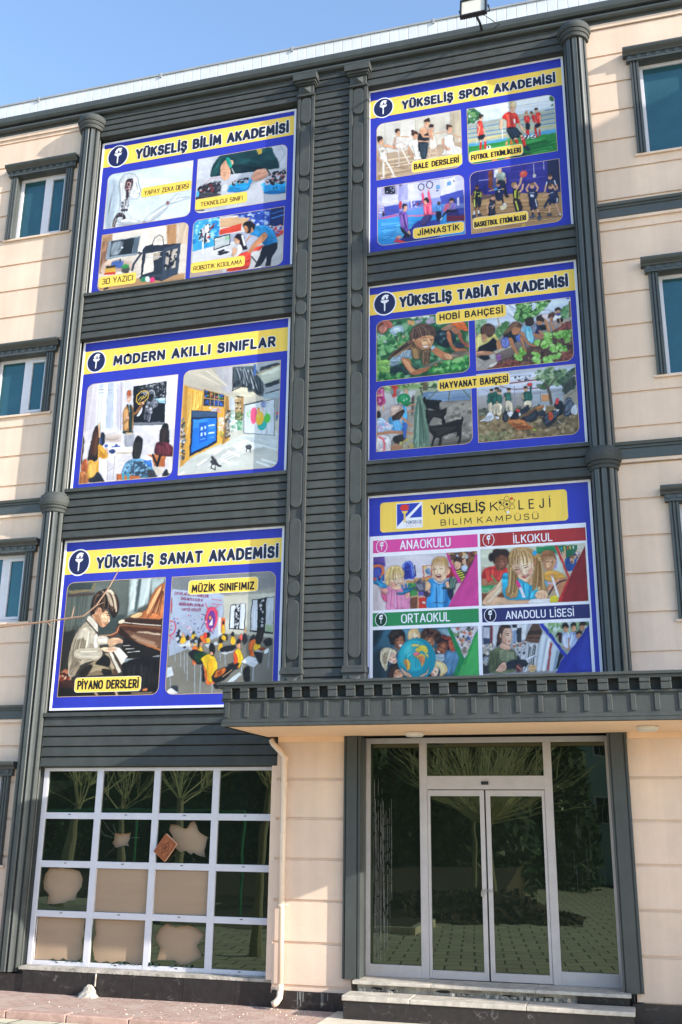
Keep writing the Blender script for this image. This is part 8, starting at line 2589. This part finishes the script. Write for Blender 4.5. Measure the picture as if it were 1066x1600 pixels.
# ------------------------------------------------------------------ the yard opposite the facade (seen mirrored in the dark glass)
def tree(name, x, y, h, r, nb, spread, L, label, lean=(0, 0), seed=1, cat='tree', extra=None, sub=3, z0=-.1):
    rng = random.Random(seed); T = empty(name, (x, y, z0)); tag(T, label, cat, 'bare trees in the yard')
    tr = [(lean[0]*t + .05*math.sin(4*t+seed)*t, lean[1]*t, h*t) for t in np.linspace(0, 1, 7)]
    MB().tube(tr, [r*(1.25 if i == 0 else 1-.06*i) for i in range(7)], 10).build('trunk', BARK, T)
    top = Vector(tr[-1]); br = MB()
    for i in range(nb):
        a = rng.uniform(0, 2*math.pi); el = rng.uniform(.35, 1.35); d = Vector((math.cos(a)*math.cos(el)*spread, math.sin(a)*math.cos(el)*spread, math.sin(el))).normalized()
        l_ = L*rng.uniform(.6, 1.1); st = top + Vector((0, 0, rng.uniform(-.25, 0))); pts = [st]; cur = Vector(d)
        for k in range(5):
            cur = (cur + Vector((rng.uniform(-.16, .16), rng.uniform(-.16, .16), rng.uniform(-.06, .14)))).normalized(); pts.append(pts[-1]+cur*l_/5)
        r0 = r*rng.uniform(.09, .22); br.tube(pts, [r0*(1-.17*k) for k in range(6)], 5)
        for q in range(sub):
            k = rng.randint(1, 4); dd = (cur + Vector((rng.uniform(-.8, .8), rng.uniform(-.8, .8), rng.uniform(-.2, .6)))).normalized(); p2 = [pts[k]]
            for e in range(3): dd = (dd + Vector((rng.uniform(-.2, .2), rng.uniform(-.2, .2), rng.uniform(-.1, .2)))).normalized(); p2.append(p2[-1]+dd*l_*.14)
            br.tube(p2, [r0*.45, r0*.36, r0*.25, r0*.12], 4)
    br.build('branches', SHOOT, T)
    if extra: extra(T)
    return T
def twig(T):
    o = Vector(T.location); pts = [(-3.42, -5.05, 3.2), (-3.15, -5.0, 3.72), (-2.84, -5.0, 3.845), (-2.4, -5.0, 3.872), (-1.98, -5.0, 3.91), (-1.86, -5, 4.0), (-1.74, -5.0, 4.17), (-1.655, -5.0, 4.33)]
    m = MB().tube([Vector(p)-o for p in pts], [.022, .013, .010, .009, .008, .007, .006, .004], 7)
    for p, d in (((-2.1, -5, 3.895), (.02, 0, .11)), ((-2.62, -5, 3.855), (.03, 0, -.05)), ((-2.35, -5, 3.875), (.05, 0, -.05)), ((-1.86, -5, 4.0), (.08, 0, .03)), ((-2.8, -5, 3.845), (.05, 0, .05))):
        m.tube([Vector(p)-o, Vector(p)-o+Vector(d)*.6, Vector(p)-o+Vector(d)], [.005, .004, .002], 5)
    m.build('twig', TWIG, T)
tree('bare_tree', -3.9, -5.1, 3.0, .09, 12, .9, 1.3, 'bare tree by the left of the yard reaching one thin pale twig across the facade', (.15, 0), 3, extra=twig, sub=1)
tree('bare_tree', -1.15, -16.2, 2.5, .13, 110, 1.5, 3.4, 'pollarded bare tree with a broad fan of shoots mirrored in the right door leaf', (-.15, 0), 5)
tree('bare_tree', -1.9, -17.6, 2.6, .10, 40, 1.3, 3.0, 'slender bare tree standing behind the pollarded tree mirrored in the doors', (.1, 0), 8)
tree('bare_tree', -8.1, -11.0, 2.9, .13, 12, 1.1, 3.6, 'bare tree mirrored in the right column of the grid window', (0, 0), 13, sub=16)
tree('bare_tree', -13.2, -14.2, 2.8, .15, 8, .9, 4.2, 'forked bare tree mirrored in the left column of the grid window', (.4, 0), 17, sub=16)
tree('bare_tree', -10.8, -13.5, 2.7, .10, 9, 1.0, 3.6, 'thin bare tree mirrored near the middle of the grid window', (-.3, 0), 23, sub=16)
def clump(x, y, w, d, h, n, seed, label, name='shrub', m=LEAFM, s=.10):
    rng = random.Random(seed); T = empty(name, (x, y, -.1)); tag(T, label, 'shrub')
    mb = MB()
    for i in range(n):
        a = rng.uniform(0, 6.28); q = math.sqrt(rng.random()); z = h*rng.random()**.8; f = 1-.5*(z/h)**2
        p = Vector((w*q*f*math.cos(a), d*q*f*math.sin(a), z)); u = Vector((rng.gauss(0, 1), rng.gauss(0, 1), rng.gauss(0, 1))).normalized(); v = u.cross(Vector((.3, .5, .8))).normalized(); k = s*rng.uniform(.6, 1.4)
        mb.add([p-u*k, p+v*k*.45, p+u*k, p-v*k*.45], [(0, 1, 2, 3)])
    mb.build('foliage', m, T)
    st = MB()
    for i in range(7): st.tube([(rng.uniform(-.1, .1), rng.uniform(-.1, .1), 0), (rng.uniform(-w, w)*.5, rng.uniform(-d, d)*.5, h*.8)], [.02, .006], 5)
    st.build('stem', BARK, T)
    return T
clump(-1.1, -15.4, .8, .4, .6, 2600, 1, 'low green shrub beside the soil heap mirrored in the doors', m=LEAF2, s=.04)
clump(-.2, -28.5, 1.6, 1.0, 6.0, 3000, 9, 'added tall evergreen shrub hiding the sky beside the pale house', s=.2)  # evergreens from here on are made tall to keep sky out of the reflections
clump(-3.6, -24, 3.2, 1.5, 6.2, 4200, 2, 'tall dark evergreen shrub raised to hide the sky in the doors reflection', s=.22)
clump(-8.5, -25, 3.4, 1.5, 6.6, 4200, 3, 'dark evergreen thicket left of the tall shrub across the yard, raised to hide the sky', s=.22)
clump(-14.5, -24, 3.6, 1.5, 7.0, 4200, 4, 'dark evergreen thicket raised to hide the sky mirrored in the grid window', s=.22)
clump(-20.5, -25, 3.8, 1.5, 7.0, 4200, 6, 'dark evergreen thicket at the far left end of the yard, raised to hide the sky', s=.22)
clump(-26.5, -22, 3.8, 1.8, 7.0, 4200, 7, 'large dark evergreen shrub beyond the left wing, raised to hide the sky', s=.22)
# soil heap with clods, a kerb, a bank
sm = MB(); random.seed(31); nx, ny = 40, 14
def hz(u, v): return .62*math.exp(-((u-.0)/1.9)**2)*math.exp(-((v)/.75)**2) + .45*math.exp(-((u+2.6)/1.6)**2)*math.exp(-(v/.8)**2) + random.uniform(-.045, .045)
vs = [(-4.8+7.0*i/(nx-1), -2.0+3.6*j/(ny-1), max(-.04, hz(-4.8+7.0*i/(nx-1), -2.0+3.6*j/(ny-1)))) for j in range(ny) for i in range(nx)]
sm.add(vs, [(j*nx+i, j*nx+i+1, (j+1)*nx+i+1, (j+1)*nx+i) for j in range(ny-1) for i in range(nx-1)])
for i in range(900):
    x, y = random.uniform(-4.6, 2.0), random.uniform(-1.9, 1.5); z = max(-.02, hz(x, y)); q = random.uniform(.02, .07)*(2 if random.random() < .08 else 1)
    if z < .03 and random.random() < .8: continue
    a = random.random()*6
    sm.add([(x+q*math.cos(a+t)*random.uniform(.6, 1.2), y+q*math.sin(a+t)*random.uniform(.6, 1.2), z+dz) for dz in (-q*.4, q*random.uniform(.5, 1.1)) for t in (0, 1.6, 3.1, 4.7)], [(0, 1, 2, 3), (4, 5, 6, 7), (0, 1, 5, 4), (1, 2, 6, 5), (2, 3, 7, 6), (3, 0, 4, 7)])
o = sm.build('soil_heap', SOIL); o.location = (-.9, -14.4, -.07); tag(o, 'heap of dark clods of soil lying on the yard paving', 'soil heap', kind='stuff')
bkm = MB().prism([(-30, -.2), (-30, 1.1), (-22, .9), (-17.4, .12), (-16.9, -.2)], -30, -1.2, 'x', 0)
struct(bkm.build('soil_bank', SOIL))
ck = MB().box(-8, -2.2, -10.1, -9.95, -.1, .05); ck.box(-2.19, -2.05, -12.2, -9.95, -.1, .05)
struct(ck.build('bed_kerb', CONC))
struct(MB().box(-9, -2.2, -16.5, -10.1, -.1, .0).build('planting_bed', SOIL))
# green steel frame of a swing
gp = empty('bar_frame', (-9.6, -12.4, -.07)); tag(gp, 'green steel bar frame standing in the planting bed', 'bar frame')
MB().tube([(-3.2, 0, 2.55), (2.6, 0, 2.55)], .04, 8).build('top_bar', GPIPE, gp)
for sx in (-3.2, -.4, 2.6):
    MB().tube([(sx, 0, 0), (sx, 0, 2.55)], .035, 8).build('post', GPIPE, gp)
# neighbour house and an added dark wall hiding the sky from the glass
H = empty('neighbour_house', (4.2, -33, -.1)); tag(H, 'pale blue green house across the yard with barred windows, mirrored in the right pane', 'house')
MB().box(-4.4, 8, -8, 0, 0, 7.2).build('wall', HOUSEP, H)
MB().add([(-4.9, .5, 7.2), (8.5, .5, 7.2), (8.5, -8.5, 7.2), (-4.9, -8.5, 7.2), (-2.5, -4, 9.2), (6, -4, 9.2)], [(0, 1, 5, 4), (1, 2, 5), (2, 3, 4, 5), (3, 0, 4), (0, 3, 2, 1)]).build('roof', ROOFT, H)
for wx_, wz_ in ((-3.2, 2.5), (.6, 2.5), (4.4, 2.5), (-3.2, 5.2), (.6, 5.2)):
    w_ = MB().box(wx_, wx_+1.5, .001, .05, wz_, wz_+.07).box(wx_, wx_+1.5, .001, .05, wz_+1.13, wz_+1.2).box(wx_, wx_+.07, .001, .05, wz_+.07, wz_+1.13).box(wx_+1.43, wx_+1.5, .001, .05, wz_+.07, wz_+1.13)
    for i in range(1, 6): w_.box(wx_+.07+.23*i, wx_+.09+.23*i, .02, .04, wz_+.07, wz_+1.13)
    w_ = w_.build('window', WHITE, H)
    MB().box(wx_+.07, wx_+1.43, .002, .012, wz_+.07, wz_+1.13).build('pane', BACK, w_)
o = MB().box(-40, -.6, -31.0, -30.7, -.2, 5.6).build('sky_screen_wall', mat('dark grey green wall', (.05, .06, .055), .9, .3, 1)); tag(o, 'long dark added wall behind the evergreens, hiding the sky from the glass', 'wall')
